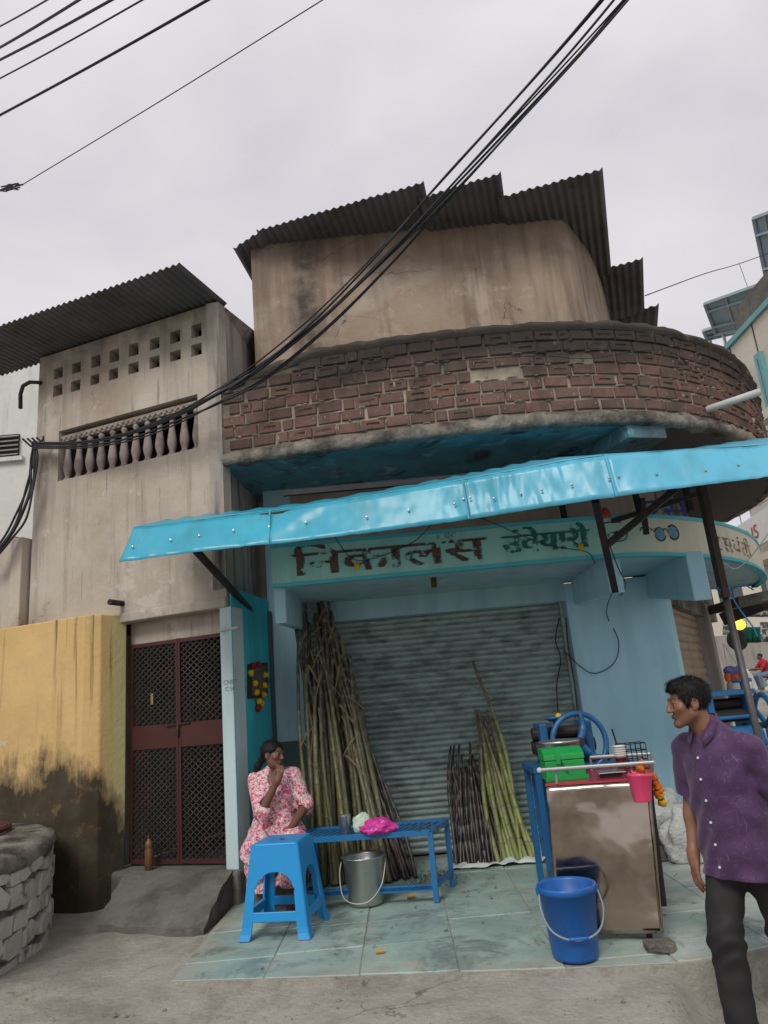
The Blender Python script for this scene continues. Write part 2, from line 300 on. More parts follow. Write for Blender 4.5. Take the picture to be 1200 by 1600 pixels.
def tile_mat():
    m, t, p = new_mat('limestone_slab'); v = coords(t, 'W')
    oi = _n(t, 'ShaderNodeObjectInfo')
    c = mixc(t, oi.outputs['Random'], (0.33,0.43,0.39), (0.25,0.36,0.335)); c = mixc(t, mmath(t, 'MULTIPLY', ramp(t, axis(t, 'W', 0), 0.9, 1.8), 0.7), c, (0.50,0.51,0.47))  # tint of light through the awning put into the colour, paler to the right
    c = mixc(t, noise_fac(t, v, 2.2, 0.4, 0.68, detail=8, dist=0.4), c, (0.20,0.28,0.255)); c = mixc(t, mmath(t, 'MULTIPLY', noise_fac(t, v, 3.4, 0.56, 0.62, detail=9, rough=0.7), 0.5), c, (0.42,0.36,0.28)); c = cracks(t, c, v, 0.9, 0.005, 0.5, 0.6, (0.12,0.10,0.08))
    c = mixc(t, mmath(t, 'MULTIPLY', noise_fac(t, v, 1.3, 0.58, 0.66, detail=9, rough=0.75), 0.7), c, (0.12,0.125,0.105))
    c = mixc(t, mmath(t, 'MULTIPLY', noise_fac(t, v, 26, 0.6, 0.72), 0.6), c, (0.13,0.12,0.10))
    ed = mmath(t, 'ADD', mmath(t, 'ADD', axis(t, 'W', 1), mmath(t, 'MULTIPLY', axis(t, 'W', 0), 0.14)), mmath(t, 'MULTIPLY', noise_fac(t, v, 2.4, 0.2, 0.8, detail=10, rough=0.75), 1.3)); xd = mmath(t, 'ADD', axis(t, 'W', 0), mmath(t, 'MULTIPLY', noise_fac(t, v, 3, 0.2, 0.8, detail=10, rough=0.75), -0.55))
    yr = mmath(t, 'MULTIPLY', mmath(t, 'MAXIMUM', ramp(t, ed, 5.35, 4.80), ramp(t, xd, -1.55, -1.80)), 0.9); c = mixc(t, yr, c, (0.33,0.31,0.26)); c = mixc(t, mmath(t, 'MULTIPLY', noise_fac(t, v, 1.7, 0.52, 0.60, detail=10, rough=0.75, dist=0.6), 0.6), c, (0.12,0.155,0.14))
    t.links.new(c, p.inputs['Base Color']); t.links.new(mmath(t, 'SUBTRACT', 0.66, mmath(t, 'MULTIPLY', noise_fac(t, v, 1.7, 0.48, 0.62, detail=10, rough=0.75, dist=0.6), 0.42)), p.inputs['Roughness'])
    add_bump(t, p, v, 9, 0.35, 0.02, 8); return m
def shutter_mat(name, c1, c2, band):
    m, t, p = new_mat(name); v = coords(t, 'W')
    c = mixc(t, noise_fac(t, coords(t, 'W', (0.8,0.8,5)), 3, 0.3, 0.7), c1, c2)
    if band:
        z = axis(t, 'W', 2); x = axis(t, 'W', 0)
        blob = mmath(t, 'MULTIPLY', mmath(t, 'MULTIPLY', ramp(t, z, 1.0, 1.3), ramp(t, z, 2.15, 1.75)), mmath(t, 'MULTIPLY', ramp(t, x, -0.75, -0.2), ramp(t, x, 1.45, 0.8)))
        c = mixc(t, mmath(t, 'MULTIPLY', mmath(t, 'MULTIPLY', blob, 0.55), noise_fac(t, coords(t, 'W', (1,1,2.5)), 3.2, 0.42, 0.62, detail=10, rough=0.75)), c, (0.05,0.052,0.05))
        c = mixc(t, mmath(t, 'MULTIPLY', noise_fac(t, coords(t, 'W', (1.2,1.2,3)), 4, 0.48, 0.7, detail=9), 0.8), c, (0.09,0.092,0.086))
        c = mixc(t, mmath(t, 'MULTIPLY', noise_fac(t, v, 7, 0.6, 0.75), 0.5), c, (0.16,0.12,0.09))
    else: c = mixc(t, noise_fac(t, v, 3, 0.55, 0.75), c, (0.10,0.06,0.045))
    t.links.new(c, p.inputs['Base Color']); p.inputs['Roughness'].default_value = 0.55; p.inputs['Metallic'].default_value = 0.35; add_bump(t, p, v, 60, 0.15, 0.005); return m
def awning_mat():
    m, t, p = new_mat('cyan_sheet'); v = coords(t, 'W')
    c = mixc(t, noise_fac(t, v, 1.2, 0.3, 0.7), (0.055,0.47,0.64), (0.04,0.36,0.50))
    c = mixc(t, ramp(t, axis(t, 'W', 0), 0.3, 1.6), c, (0.13,0.52,0.71))
    c = mixc(t, mmath(t, 'MULTIPLY', noise_fac(t, coords(t, 'W', (3,3,0.6)), 2.0, 0.46, 0.75, detail=9), 0.4), c, (0.04,0.20,0.25)); c = mixc(t, mmath(t, 'MULTIPLY', noise_fac(t, v, 5, 0.56, 0.66, detail=10, rough=0.75), 0.3), c, (0.30,0.42,0.44))
    t.links.new(c, p.inputs['Base Color']); p.inputs['Roughness'].default_value = 0.34; p.inputs['Coat Weight'].default_value = 0.12; p.inputs['Coat Roughness'].default_value = 0.15
    n = _n(t, 'ShaderNodeTexNoise'); n.inputs['Scale'].default_value = 2.3; n.inputs['Detail'].default_value = 2; t.links.new(coords(t, 'W', (1.0,1.0,0.7)), n.inputs['Vector'])
    b = _n(t, 'ShaderNodeBump'); b.inputs['Strength'].default_value = 0.22; b.inputs['Distance'].default_value = 0.08; t.links.new(n.outputs['Fac'], b.inputs['Height']); t.links.new(b.outputs[0], p.inputs['Normal'])
    tr = _n(t, 'ShaderNodeBsdfTranslucent'); t.links.new(mixc(t, 0.35, c, (0.3,0.75,0.8)), tr.inputs['Color']); ms = _n(t, 'ShaderNodeMixShader'); ms.inputs[0].default_value = 0.22
    t.links.new(p.outputs[0], ms.inputs[1]); t.links.new(tr.outputs[0], ms.inputs[2]); t.links.new(ms.outputs[0], t.nodes['Material Output'].inputs['Surface']); return m
def worn_paint(name, c, lo=0.45, hi=0.55, sc=9):
    """paint on a wall, worn through in patches"""
    m, t, p = new_mat(name); v = coords(t, 'W'); t.links.new(mixc(t, noise_fac(t, v, 20, 0.3, 0.7), c, tuple(x*0.6 for x in c)), p.inputs['Base Color']); p.inputs['Roughness'].default_value = 0.8
    tr = _n(t, 'ShaderNodeBsdfTransparent'); ms = _n(t, 'ShaderNodeMixShader'); t.links.new(noise_fac(t, v, sc, lo, hi, detail=8, rough=0.7), ms.inputs[0])
    t.links.new(p.outputs[0], ms.inputs[1]); t.links.new(tr.outputs[0], ms.inputs[2]); t.links.new(ms.outputs[0], t.nodes['Material Output'].inputs['Surface']); return m

m_left = left_plaster(); m_upper = upper_plaster(); m_brick = brick_mat(); m_mortar = brick_mat(True)
m_shop = painted('shop_blue_paint', (0.34,0.53,0.58), (0.28,0.47,0.53), grime=0.45)
m_pier = painted('pale_blue_paint', (0.40,0.65,0.75), (0.36,0.60,0.71), peel=(0.70,0.80), grime=0.3, bump=0.25)
m_teal = painted('teal_paint', (0.06,0.52,0.62), (0.05,0.45,0.55), peel=(0.72,0.8), grime=0.4, bump=0.25)
m_jamb = painted('greyblue_paint', (0.46,0.58,0.58), (0.42,0.54,0.55), peel=(0.64,0.75), grime=0.4, bump=0.25)
m_fascia = painted('mint_sign_paint', (0.27,0.58,0.54), (0.34,0.60,0.52), peel=(0.60,0.74), peel_c=(0.36,0.40,0.33), grime=0.5, gx=(1.7,2.5,(0.58,0.55,0.44)))
m_fasc_edge = painted('turquoise_edge_paint', (0.07,0.42,0.50), (0.10,0.45,0.50), grime=0.3)
m_soffit = soffit_mat(); m_yellow = yellow_mat(); m_street = street_mat(); m_tile = tile_mat()
m_mezz = painted('dirty_beige_wall', (0.30,0.24,0.17), (0.22,0.18,0.14), grime=0.7)
m_shutter = shutter_mat('galvanised_shutter', (0.33,0.41,0.39), (0.23,0.31,0.295), True); m_sideshut = shutter_mat('brown_shutter', (0.40,0.31,0.23), (0.28,0.21,0.155), False)
m_awn = awning_mat()
m_sheet = mat('weathered_sheet', (0.16,0.15,0.155), (0.10,0.095,0.10), 2.0, 0.75, 0.2, 0.15, 30, dirt=(0.55,0.7), dirt_c=(0.10,0.07,0.05))
m_conc = mat('rough_concrete', (0.30,0.27,0.23), (0.17,0.15,0.125), 3, 0.95, bump=0.9, bs=30, dirt=(0.42,0.62), dirt_c=(0.05,0.045,0.04), dirt_s=3, bd=0.03)
m_darkconc = mat('dark_wet_concrete', (0.17,0.16,0.145), (0.10,0.095,0.085), 2.5, 0.8, bump=0.6, bs=25, dirt=(0.5,0.7), bd=0.02)
m_grey = mat('grey_plaster', (0.34,0.32,0.29), (0.27,0.25,0.23), 1.0, 0.9, bump=0.3, bs=12, streak=(0.5,0.8), streak_c=(0.16,0.15,0.14))
m_iron = mat('dark_iron', (0.045,0.04,0.04), (0.03,0.025,0.025), 8, 0.6, 0.4, 0.2, 60, dirt=(0.55,0.7), dirt_c=(0.10,0.045,0.03), dirt_s=6)
m_rust = mat('maroon_gate_paint', (0.080,0.026,0.022), (0.055,0.019,0.017), 4, 0.5, 0.1, 0.2, 60, dirt=(0.55,0.7), dirt_c=(0.05,0.03,0.025), dirt_s=5)
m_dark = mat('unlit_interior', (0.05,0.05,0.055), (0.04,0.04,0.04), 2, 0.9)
m_wire = mat('black_cable', (0.022,0.022,0.025), (0.015,0.015,0.018), 5, 0.5, bump=0)
m_steel = mat('galvanised_pipe', (0.45,0.45,0.45), (0.33,0.33,0.33), 8, 0.45, 0.6, 0.1, 80)
m_pvc = mat('grey_plastic_pipe', (0.52,0.53,0.52), (0.45,0.46,0.45), 6, 0.5, 0, 0.05, 80)

# ================================================================== ground
def zs(x, y):
    """level of the street"""
    yy = min(max(y, 0), 5); ap = -0.028-0.045*max(0, 4.5-yy)/1.5
    if x < -1.55: ap -= 0.022*min(1, (-1.55-x)/0.06)-0.03*min(1, max(0, (yy-4.2)/1.5))
    xb = 1.36+(min(y, 4.3)-4.3)*0.42+0.10*mnoise.noise(Vector((y*2.3, 1, 0)))+0.04*mnoise.noise(Vector((y*9, 1, 0)))
    e = min(max((x-xb)/0.12, 0), 1); z = ap*(1-e)-0.235*e
    if y > 8 and x > 1: z += (y-8)*0.034
    elif y > 8: z += 0
    return z
xs = sorted(set([-200,-120,-70,-40,-25,-15,-10]+[round(-7+i*0.2, 3) for i in range(20)]+[round(-3+i*0.08, 3) for i in range(75)]+[round(3+i*0.25, 3) for i in range(17)]+[7.5,8.5,10,12,14,17,20,25,32,40,60,100,160,220]))
ys = sorted(set([-120,-60,-30,-15,-8,-4,-2,-1]+[round(-0.4+i*0.2, 3) for i in range(13)]+[round(2.2+i*0.08, 3) for i in range(60)]+[round(7+i*0.25, 3) for i in range(13)]+[10.6,11.5,13,15,18,22,26,30,36,45,60,90,150,260]))
mb = MB(); P = []
for x in xs:
    row = []
    for y in ys:
        z = zs(x, min(y, 60))
        if -7 < x < 7 and 0 < y < 10: z += 0.02*(mnoise.noise(Vector((x*1.3, y*1.3, 0))))+0.008*mnoise.noise(Vector((x*5, y*5, 3)))
        row.append((x, y, z))
    P.append(row)
mb.grid(P); tag(mb.build('street', m_street, smooth=True), kind='structure')

# the shop's paved forecourt
front = crom([(-1.52,4.70),(-0.4,4.48),(0.7,4.36),(1.35,4.28),(1.95,4.42),(2.8,4.75),(3.6,5.4)], 8)
pl = MB(); poly = [(p[0], p[1], -0.45) for p in front]+[(4.6,9.5,-0.45),(4.2,10.4,-0.45),(2.6,7.6,-0.45),(-1.3,7.6,-0.45),(-1.5,6.5,-0.45)]
pl.prism(poly, (0,0,0.442)); m_base = mat('earth_and_rubble', (0.20,0.155,0.11), (0.10,0.08,0.06), 4, 0.95, bump=1.0, bs=14, bd=0.05, dirt=(0.5,0.65))
plat = tag(pl.build('pavement', m_street, fix=True), kind='structure')
def clip_poly(poly, a, b):
    """keep the part of a 2D polygon left of a->b"""
    out = []; n = len(poly); side = lambda p: (b[0]-a[0])*(p[1]-a[1])-(b[1]-a[1])*(p[0]-a[0])
    for i in range(n):
        p, q = poly[i], poly[(i+1) % n]; sp, sq = side(p), side(q)
        if sp >= 0: out.append(p)
        if (sp >= 0) != (sq >= 0): t = sp/(sp-sq); out.append((p[0]+t*(q[0]-p[0]), p[1]+t*(q[1]-p[1])))
    return out
xe = [-1.5,-0.93,-0.37,0.19,0.76,1.34,1.92,2.5,3.1,3.7,4.3]; rt = random.Random(3)
k = 0
for i in range(len(xe)-1):
    yy = 7.38 if xe[i] < 2.7 else 9.6; off = rt.uniform(-0.15, 0.15)
    yb = [yy]
    while yb[-1] > 4.0: yb.append(yb[-1]-rt.uniform(0.5, 0.68))
    for j in range(len(yb)-1):
        g = 0.003; q = [(xe[i]+g, yb[j+1]+g), (xe[i+1]-g, yb[j+1]+g), (xe[i+1]-g, yb[j]-g), (xe[i]+g, yb[j]-g)]
        for a, b in zip(front[:-1:4], front[4::4]):
            if q: q = clip_poly(q, (a[0], a[1]+0.015), (b[0], b[1]+0.015))
        if q: q = clip_poly(q, (4.55,9.6), (2.72,7.3)) if xe[i] > 2.4 else q
        if len(q) < 3: continue
        ar = abs(sum(q[n][0]*q[(n+1) % len(q)][1]-q[(n+1) % len(q)][0]*q[n][1] for n in range(len(q))))/2
        if ar < 0.02: continue
        dz = rt.uniform(-0.004, 0.004); tl = rt.uniform(-0.004, 0.004)
        t_ = MB(); t_.prism([(x, y, -0.03) for x, y in q], (0, 0, 0.028+dz)); t_.v = [(x, y, z+tl*(x-q[0][0])) for x, y, z in t_.v]
        t_.build('stone_slab', m_tile, plat, bevel=0.005, seg=1, fix=True); k += 1

# ================================================================== corner building
B = empty('corner_building', (1.0, 7.6, 0), 'old corner building with curved brick parapet, mint sign band and closed shutters', 'building')
PAR = Path2([(-1.50,6.43),(-0.41,6.26),(0.66,6.15),(1.6,6.15),(2.5,6.30),(3.2,6.62),(3.83,7.08),(4.3,7.6),(4.8,8.35),(5.2,9.1),(5.45,10),(5.5,11.2)])
FAS = Path2([(-1.01,6.02),(0.4,6.02),(1.55,6.01),(2.2,6.10),(2.83,6.43),(3.4,6.92),(3.95,7.6),(4.5,8.55),(4.75,9.3)])
UPW = Path2([(-1.32,7.42),(0.4,7.38),(1.6,7.36),(2.1,7.36),(2.38,7.38),(2.50,7.44),(2.74,7.78),(2.97,8.12),(3.2,8.58),(3.45,9.15),(3.75,10),(3.9,11.2)])
# ground floor front wall, with the shutter opening
SX0, SX1, SZ = -0.98, 1.80, 2.32
w = MB(); w.box((-1.30,7.40,-0.1),(SX0,7.80,3.8)); w.box((SX0,7.40,SZ),(SX1,7.80,3.8)); w.build('shop_wall', m_shop, B)
w = MB(); w.prism([(SX1,7.405,-0.1),(2.83,7.405,-0.1),(2.95,7.60,-0.1),(2.7,7.80,-0.1),(SX1,7.80,-0.1)], (0,0,2.6)); w.build('pier', m_pier, B, fix=True)
w = MB(); w.box((-1.0,7.375,2.85),(2.9,7.399,3.77)); w.build('upper_shopfront', m_mezz, B)
w = MB(); w.box((SX0-.03,7.62,-0.05),(SX1+.05,7.66,SZ+.1)); w.build('shutter_backing', m_dark, B)
# roller shutter, slat by slat
def slat_mesh(L, h, bul):
    b = MB(); n = 7; prof = []
    for i in range(n):
        a = i/(n-1); prof.append((-bul*math.sin(math.pi*a)**0.8, h*a))
    prof = [(0.004, 0.0)]+prof+[(0.004, h)]
    b.grid([[(x, y, z) for (y, z) in prof] for x in (0, L/2, L)]); return b.mesh('slat')
sh = empty('roller_shutter', (SX0, 7.56, 0), None, None); sh.parent = B; sh.location = Vector((SX0,7.56,0))-B.location
for kk in ('label', 'category'):
    if kk in sh: del sh[kk]
me = slat_mesh(SX1-SX0, 0.058, 0.016); me.materials.append(m_shutter)
for i in range(40):
    o = bpy.data.objects.new('slat', me); COL.objects.link(o); o.parent = sh; o.location = (0, random.uniform(-.002,.002), 0.012+i*0.0578)
w = MB(); w.box((SX1-0.055,7.50,0),(SX1+.002,7.60,SZ+.001)); w.build('guide_rail', m_shutter, sh); w = MB(); w.box((SX0-.002,7.50,0),(SX0+0.05,7.60,SZ+.001)); w.build('guide_rail', m_shutter, sh)
# side wall with brown shutter
sdv = np.array([0.5,0.866]); snv = np.array([0.866,-0.5]); s0 = np.array([2.84,7.42])
def sp(a, off, z): q = s0+sdv*a+snv*off; return (q[0], q[1], z)
w = MB(); w.prism([sp(0,0,2.22), sp(4.2,0,2.22), sp(4.2,-.3,2.22), sp(0,-.3,2.22)], (0,0,1.55)); w.build('side_wall', m_conc, B, fix=True)
w = MB(); w.prism([sp(2.72,0.04,-0.1), sp(3.05,0.04,-0.1), sp(3.05,-.3,-0.1), sp(2.72,-.3,-0.1)], (0,0,2.5)); w.build('corner_column', m_grey, B, fix=True)
ss = empty('side_shutter', (0,0,0), None, None); ss.parent = B; ss.location = Vector((s0[0]-snv[0]*0.12, s0[1]-snv[1]*0.12, 0))-B.location; ss.rotation_euler[2] = math.atan2(sdv[1], sdv[0])
for kk in ('label', 'category'):
    if kk in ss: del ss[kk]
me = slat_mesh(2.75, 0.105, 0.02); me.materials.append(m_sideshut)
for i in range(22):
    o = bpy.data.objects.new('slat', me); COL.objects.link(o); o.parent = ss; o.location = (0, 0, 0.0+i*0.104)
# canopy slab with the sign band
def ring(path, l0, l1, n, off): return [path.at(l0+(l1-l0)*i/(n-1), off)[0] for i in range(n)]
c = MB(); o_ = ring(FAS, 0, FAS.len, 60, -0.03); c.prism([(p[0],p[1],2.52) for p in o_]+[(3.6,9.3,2.52),(2.75,7.5,2.52),(-1.01,7.5,2.52)], (0,0,0.30)); c.build('canopy_slab', m_shop, B, fix=True)
def band(path, l0, l1, off0, off1, z0, z1, n=60):
    b = MB(); A = ring(path, l0, l1, n, off1); D = ring(path, l0, l1, n, off0)
    P = [[(a[0],a[1],z0),(a[0],a[1],z1),(d[0],d[1],z1),(d[0],d[1],z0),(a[0],a[1],z0)] for a, d in zip(A, D)]; b.grid(P)
    for q in (P[0], P[-1]): b.add(q[:4], [(0,1,2,3)])
    return b
fb = band(FAS, 0, FAS.len, -0.06, 0.0, 2.505, 2.86).build('sign_band', m_fascia, B, fix=True)
band(FAS, 0, FAS.len, -0.065, 0.008, 2.495, 2.525).build('sign_edge', m_fasc_edge, B, fix=True); band(FAS, 0, FAS.len, -0.065, 0.008, 2.835, 2.868).build('sign_edge', m_fasc_edge, B, fix=True)
for (x, w_, zf) in ((-1.02,0.10,2.20),(1.88,0.13,2.20),(2.66,0.16,2.09)):
    yf = 6.14 if x < 2.5 else 6.32
    c = MB(); c.add([(x,yf,zf),(x+w_,yf,zf),(x+w_,7.42,2.27),(x,7.42,2.27),(x,yf,2.53),(x+w_,yf,2.53),(x+w_,7.42,2.53),(x,7.42,2.53)], [(0,3,2,1),(4,5,6,7),(0,1,5,4),(1,2,6,5),(2,3,7,6),(3,0,4,7)])
    c.build('bracket', m_pier if x > 0 else m_shop, B, bevel=0.01)
# balcony slab and brick parapet
c = MB(); o_ = ring(PAR, 0, PAR.len, 80, -0.05); c.prism([(p[0],p[1],3.80) for p in o_]+[(-1.3,11.2,3.80)], (0,0,0.14)); c.build('balcony_slab', m_soffit, B, fix=True)
c = MB(); c.prism([(2.35,6.3,3.66),(2.75,6.42,3.66),(2.55,7.42,3.66),(1.95,7.42,3.66)], (0,0,0.145)); c.build('balcony_beam', m_soffit, B, fix=True)
c = MB(); n = 150; P = []
for i in range(n):                      # rough concrete edge of the slab
    l = PAR.len*i/(n-1); row = []
    for j, (of, z) in enumerate(((-0.10,3.795),(-0.02,3.785),(0.012,3.80),(0.018,3.84),(0.012,3.89),(-0.02,3.925),(-0.1,3.935))):
        nz = mnoise.noise(Vector((l*7, j*0.9, 0)))*0.028+mnoise.noise(Vector((l*19, j*2, 5)))*0.014
        q = PAR.at(l, of+nz)[0]; row.append((q[0], q[1], z+nz*0.8))
    P.append(row)
c.grid(P); c.build('slab_edge', m_conc, B, smooth=True)
par = MB()
def ztop(l): return 4.60+0.25*min(1.0, l/1.0)**0.7
P = []
for i in range(110):
    l = PAR.len*i/109; a = PAR.at(l, -0.019)[0]; d = PAR.at(l, -0.13)[0]; zt = ztop(l)-0.05; P.append([(a[0],a[1],3.86),(a[0],a[1],zt),(d[0],d[1],zt),(d[0],d[1],3.86)])
par.grid(P); par = par.build('parapet', m_mortar, B)
c = MB(); P = []
for i in range(170):
    l = PAR.len*i/169; zt = ztop(l); row = []
    for j, (of, dz) in enumerate(((-0.14,-0.09),(-0.15,-0.01),(-0.10,0.02),(-0.03,0.015),(0.02,-0.01),(0.025,-0.05),(-0.012,-0.09))):
        nz = mnoise.noise(Vector((l*5, j*0.8, 9)))*0.02+mnoise.noise(Vector((l*17, j*2, 2)))*0.008; q = PAR.at(l, of+nz)[0]; row.append((q[0],q[1],zt+dz+nz))
    P.append(row)
c.grid(P); c.build('coping', m_mortar, B, smooth=True)
sm_ = MB(); rq = random.Random(21)
for i in range(330):                    # mortar squeezed out of the joints
    l = rq.uniform(0.05, PAR.len-1.2); rr = rq.randrange(0, 8); z = 3.935+rr*0.121-0.008+rq.uniform(-.012,.012)
    if z > ztop(l)-0.08: continue
    p_, t_, n_ = PAR.at(l, rq.uniform(-.012,.004)); L = rq.uniform(.015,.075); hh = rq.uniform(.006,.017); vertical = rq.random() < 0.3
    if vertical: L, hh = rq.uniform(.008,.016), rq.uniform(.02,.055); z += 0.06
    pts = []
    for a in range(8): an = a*math.pi/4; k_ = rq.uniform(.65,1.2); pts.append((p_[0]+t_[0]*L*math.cos(an)*k_, p_[1]+t_[1]*L*math.cos(an)*k_, z+hh*math.sin(an)*k_))
    cx_ = (p_[0]+n_[0]*0.016, p_[1]+n_[1]*0.016, z); base = [(a[0]-n_[0]*.012, a[1]-n_[1]*.012, a[2]) for a in pts]
    mid = [((a[0]+cx_[0])/2+n_[0]*.006, (a[1]+cx_[1])/2+n_[1]*.006, (a[2]+cx_[2])/2) for a in pts]
    sm_.add(base+mid+[cx_], [(a, (a+1) % 8, 8+(a+1) % 8, 8+a) for a in range(8)]+[(8+a, 8+(a+1) % 8, 16) for a in range(8)])
tag(sm_.build('mortar_smear', m_mortar, par, smooth=True, fix=True), kind='stuff')
def brick_mesh(L, H, frog, seed):
    r_ = random.Random(seed); b = bmesh.new(); D = 0.05
    def v(x, y, z, j=0.005): return b.verts.new((x+r_.uniform(-j,j), y+r_.uniform(-.004,.004), z+r_.uniform(-j,j)))
    o = [v(-L/2,0,-H/2),v(L/2,0,-H/2),v(L/2,0,H/2),v(-L/2,0,H/2)]; k = [v(-L/2,D,-H/2),v(L/2,D,-H/2),v(L/2,D,H/2),v(-L/2,D,H/2)]
    for i in range(4): b.faces.new((o[(i+1) % 4], o[i], k[i], k[(i+1) % 4]))
    if frog:
        fx, fz = L*r_.uniform(0.27,0.36), H*r_.uniform(0.15,0.24)
        a = [v(-fx,0,-fz,.001),v(fx,0,-fz,.001),v(fx,0,fz,.001),v(-fx,0,fz,.001)]; e = [v(-fx+.008,.011,-fz+.008,0),v(fx-.008,.011,-fz+.008,0),v(fx-.008,.011,fz-.008,0),v(-fx+.008,.011,fz-.008,0)]
        for i in range(4): b.faces.new((o[i], o[(i+1) % 4], a[(i+1) % 4], a[i])); b.faces.new((a[i], a[(i+1) % 4], e[(i+1) % 4], e[i]))
        b.faces.new(e)
    else: b.faces.new(o)
    bmesh.ops.recalc_face_normals(b, faces=b.faces)
    ed = [e for e in b.edges if all(abs(x.co.y) < .02 for x in e.verts) and (abs(abs(e.verts[0].co.x)-L/2) < .01 or abs(abs(e.verts[0].co.z)-H/2) < .01)]
    bmesh.ops.bevel(b, geom=ed, offset=0.006, segments=1, affect='EDGES')
    me = bpy.data.meshes.new('brick'); b.to_mesh(me); b.free(); me.materials.append(m_brick); return me
BR = {}
for L in (0.217, 0.100):
    for fr in (0, 1): BR[(L, fr)] = [brick_mesh(L, 0.098, fr, s) for s in range(9)]
rb = random.Random(11); nb = 0
for rr in range(7):
    z = 3.935+0.052+rr*0.121; l = rb.choice((0.0, 0.06))+0.02
    while l < PAR.len-1.2:
        L = 0.100 if rb.random() < 0.13 else 0.217
        if z+0.06 < ztop(l)-0.03 and not rb.random() < 0.012:
            p_, t_, n_ = PAR.at(l+L/2); fr = 1 if rb.random() < 0.34 else 0
            o = bpy.data.objects.new('brick', rb.choice(BR[(L, fr)])); COL.objects.link(o); o.parent = par
            o.location = Vector((p_[0]+n_[0]*rb.uniform(-.003,.004), p_[1]+n_[1]*rb.uniform(-.003,.004), z+rb.uniform(-.004,.004)))-Vector(B.location)-par.location
            o.rotation_euler = (rb.uniform(-.03,.03), rb.uniform(-.012,.012), math.atan2(t_[1], t_[0])+rb.uniform(-.02,.02)); nb += 1
        l += L+rb.choice((0.016,0.022,0.03))
# upper storey
c = MB(); A = ring(UPW, 0, UPW.len, 70, 0); D = ring(UPW, 0, UPW.len, 70, -0.25)
P = [[(a[0],a[1],3.9),(a[0],a[1],5.2),(a[0],a[1],6.3),(a[0],a[1],6.93),(d[0],d[1],6.93),(d[0],d[1],3.9)] for a, d in zip(A, D)]
c.grid(P); c.add(P[0], [(0,1,2,3,4,5)]); c.box((-1.318,7.6,3.9),(-1.1,11,6.92)); c.build('upper_wall', m_upper, B, fix=True)
def corr(p0, p1, back, waves, amp=0.022, name='roof_sheet', parent=None, m=None, tilt=0, nb=5, curl=0.0):
    """corrugated sheet: outer edge p0-p1, corrugations running along `back`"""
    p0, p1, back = map(Vector, (p0, p1, back)); n = waves*8; up = Vector((0,0,1)); b = MB(); P = []
    for i in range(n+1):
        a = i/n; q = p0.lerp(p1, a); P.append([q+back*(j/nb)+up*(amp*math.cos(2*math.pi*a*waves)+curl*(1-j/nb)**2*mnoise.noise(Vector((a*3,j,1)))) for j in range(nb+1)])
    b.grid(P); return b.build(name, m or m_sheet, parent, smooth=True, solid=0.004)
for (x0,y0,x1,y1,bx,by,wv,z0,z1) in ((-1.52,7.36,-1.16,7.14,.25,1.9,4,6.86,6.90),(-1.2,7.16,0.76,6.60,.35,2.0,21,6.93,6.93),(0.70,6.80,1.60,6.54,.45,2.0,10,6.88,6.91),
                        (1.60,6.88,2.74,6.63,.67,2.02,12,6.86,6.92),(2.55,8.75,3.76,8.38,.46,1.35,12,6.84,6.90),(3.4,9.95,4.40,9.60,.4,1.3,9,6.86,6.88)):
    corr((x0,y0,z0),(x1,y1,z1),(bx,by,-0.05), int(wv*1.1), 0.013, parent=B, curl=0.03)
# lettering on the sign band, laid along its curve
def text_mesh(body, size, offset=0.0):
    cu = bpy.data.curves.new('txt', 'FONT'); cu.body = body; cu.size = size; cu.offset = offset; cu.resolution_u = 4
    o = bpy.data.objects.new('txt', cu); COL.objects.link(o); bpy.context.view_layer.update()
    me = bpy.data.meshes.new_from_object(o.evaluated_get(bpy.context.evaluated_depsgraph_get())); bpy.data.objects.remove(o); return me
def place_text(body, size, fn, m, name, parent, offset=0.0, bold=0, stretch=1.0, subdiv=0):
    """fn(x, y, lift) -> scene point; bold repeats the glyphs a few millimetres aside"""
    me = text_mesh(body, size, offset); b = bmesh.new(); b.from_mesh(me)
    bmesh.ops.triangulate(b, faces=b.faces)
    if subdiv: bmesh.ops.subdivide_edges(b, edges=b.edges, cuts=subdiv, use_grid_fill=True)
    for v in b.verts: v.co = Vector(fn(v.co.x*stretch, v.co.y, 0.0))
    me2 = bpy.data.meshes.new(name); b.to_mesh(me2); b.free(); return link(name, me2, m, parent)
def on_band(l0, z0, lift=0.004, slope=0.0):
    def f(x, y, k):
        p, t, n = FAS.at(l0+x, lift); return (p[0], p[1], z0+y+slope*x)
    return f
m_letter = worn_paint('brown_sign_paint', (0.125,0.065,0.058), 0.43, 0.57, 10); m_letter2 = worn_paint('green_sign_paint', (0.02,0.20,0.17), 0.46, 0.57, 9); m_letter3 = worn_paint('faded_sign_paint', (0.33,0.20,0.12), 0.38, 0.54, 12)
def glyphs(seq, l0, z0, size, m, widths, stretch=1.0, slope=0.0):
    l = l0
    for i, (g, adv) in enumerate(zip(seq, widths)):
        if adv is None: adv = (0.262 if g in 'िा' else max(v.co.x for v in text_mesh(g, 1.0).vertices)*0.985)*size*stretch
        for q, dx in enumerate((0, 0.011, 0.022, 0.033)): place_text(g, size, on_band(l+dx, z0, 0.003+0.0006*((i*4+q) % 9), slope), m, 'letter', B, stretch=stretch)
        l += adv
L0 = FAS.s_of_x(-0.84)
glyphs(['ि','न','क','ा','ल','स'], L0, 2.575, 0.305, m_letter, [None]*6, 1.70)
glyphs(['उ','ं','व','े','य','ा','र','ी'], FAS.s_of_x(0.98), 2.60, 0.25, m_letter2, [None,0.0,None,0.0,None,None,None,None], 1.12)
place_text('॥ श्री ॥', 0.085, on_band(FAS.s_of_x(0.42), 2.785), m_letter, 'letter', B)
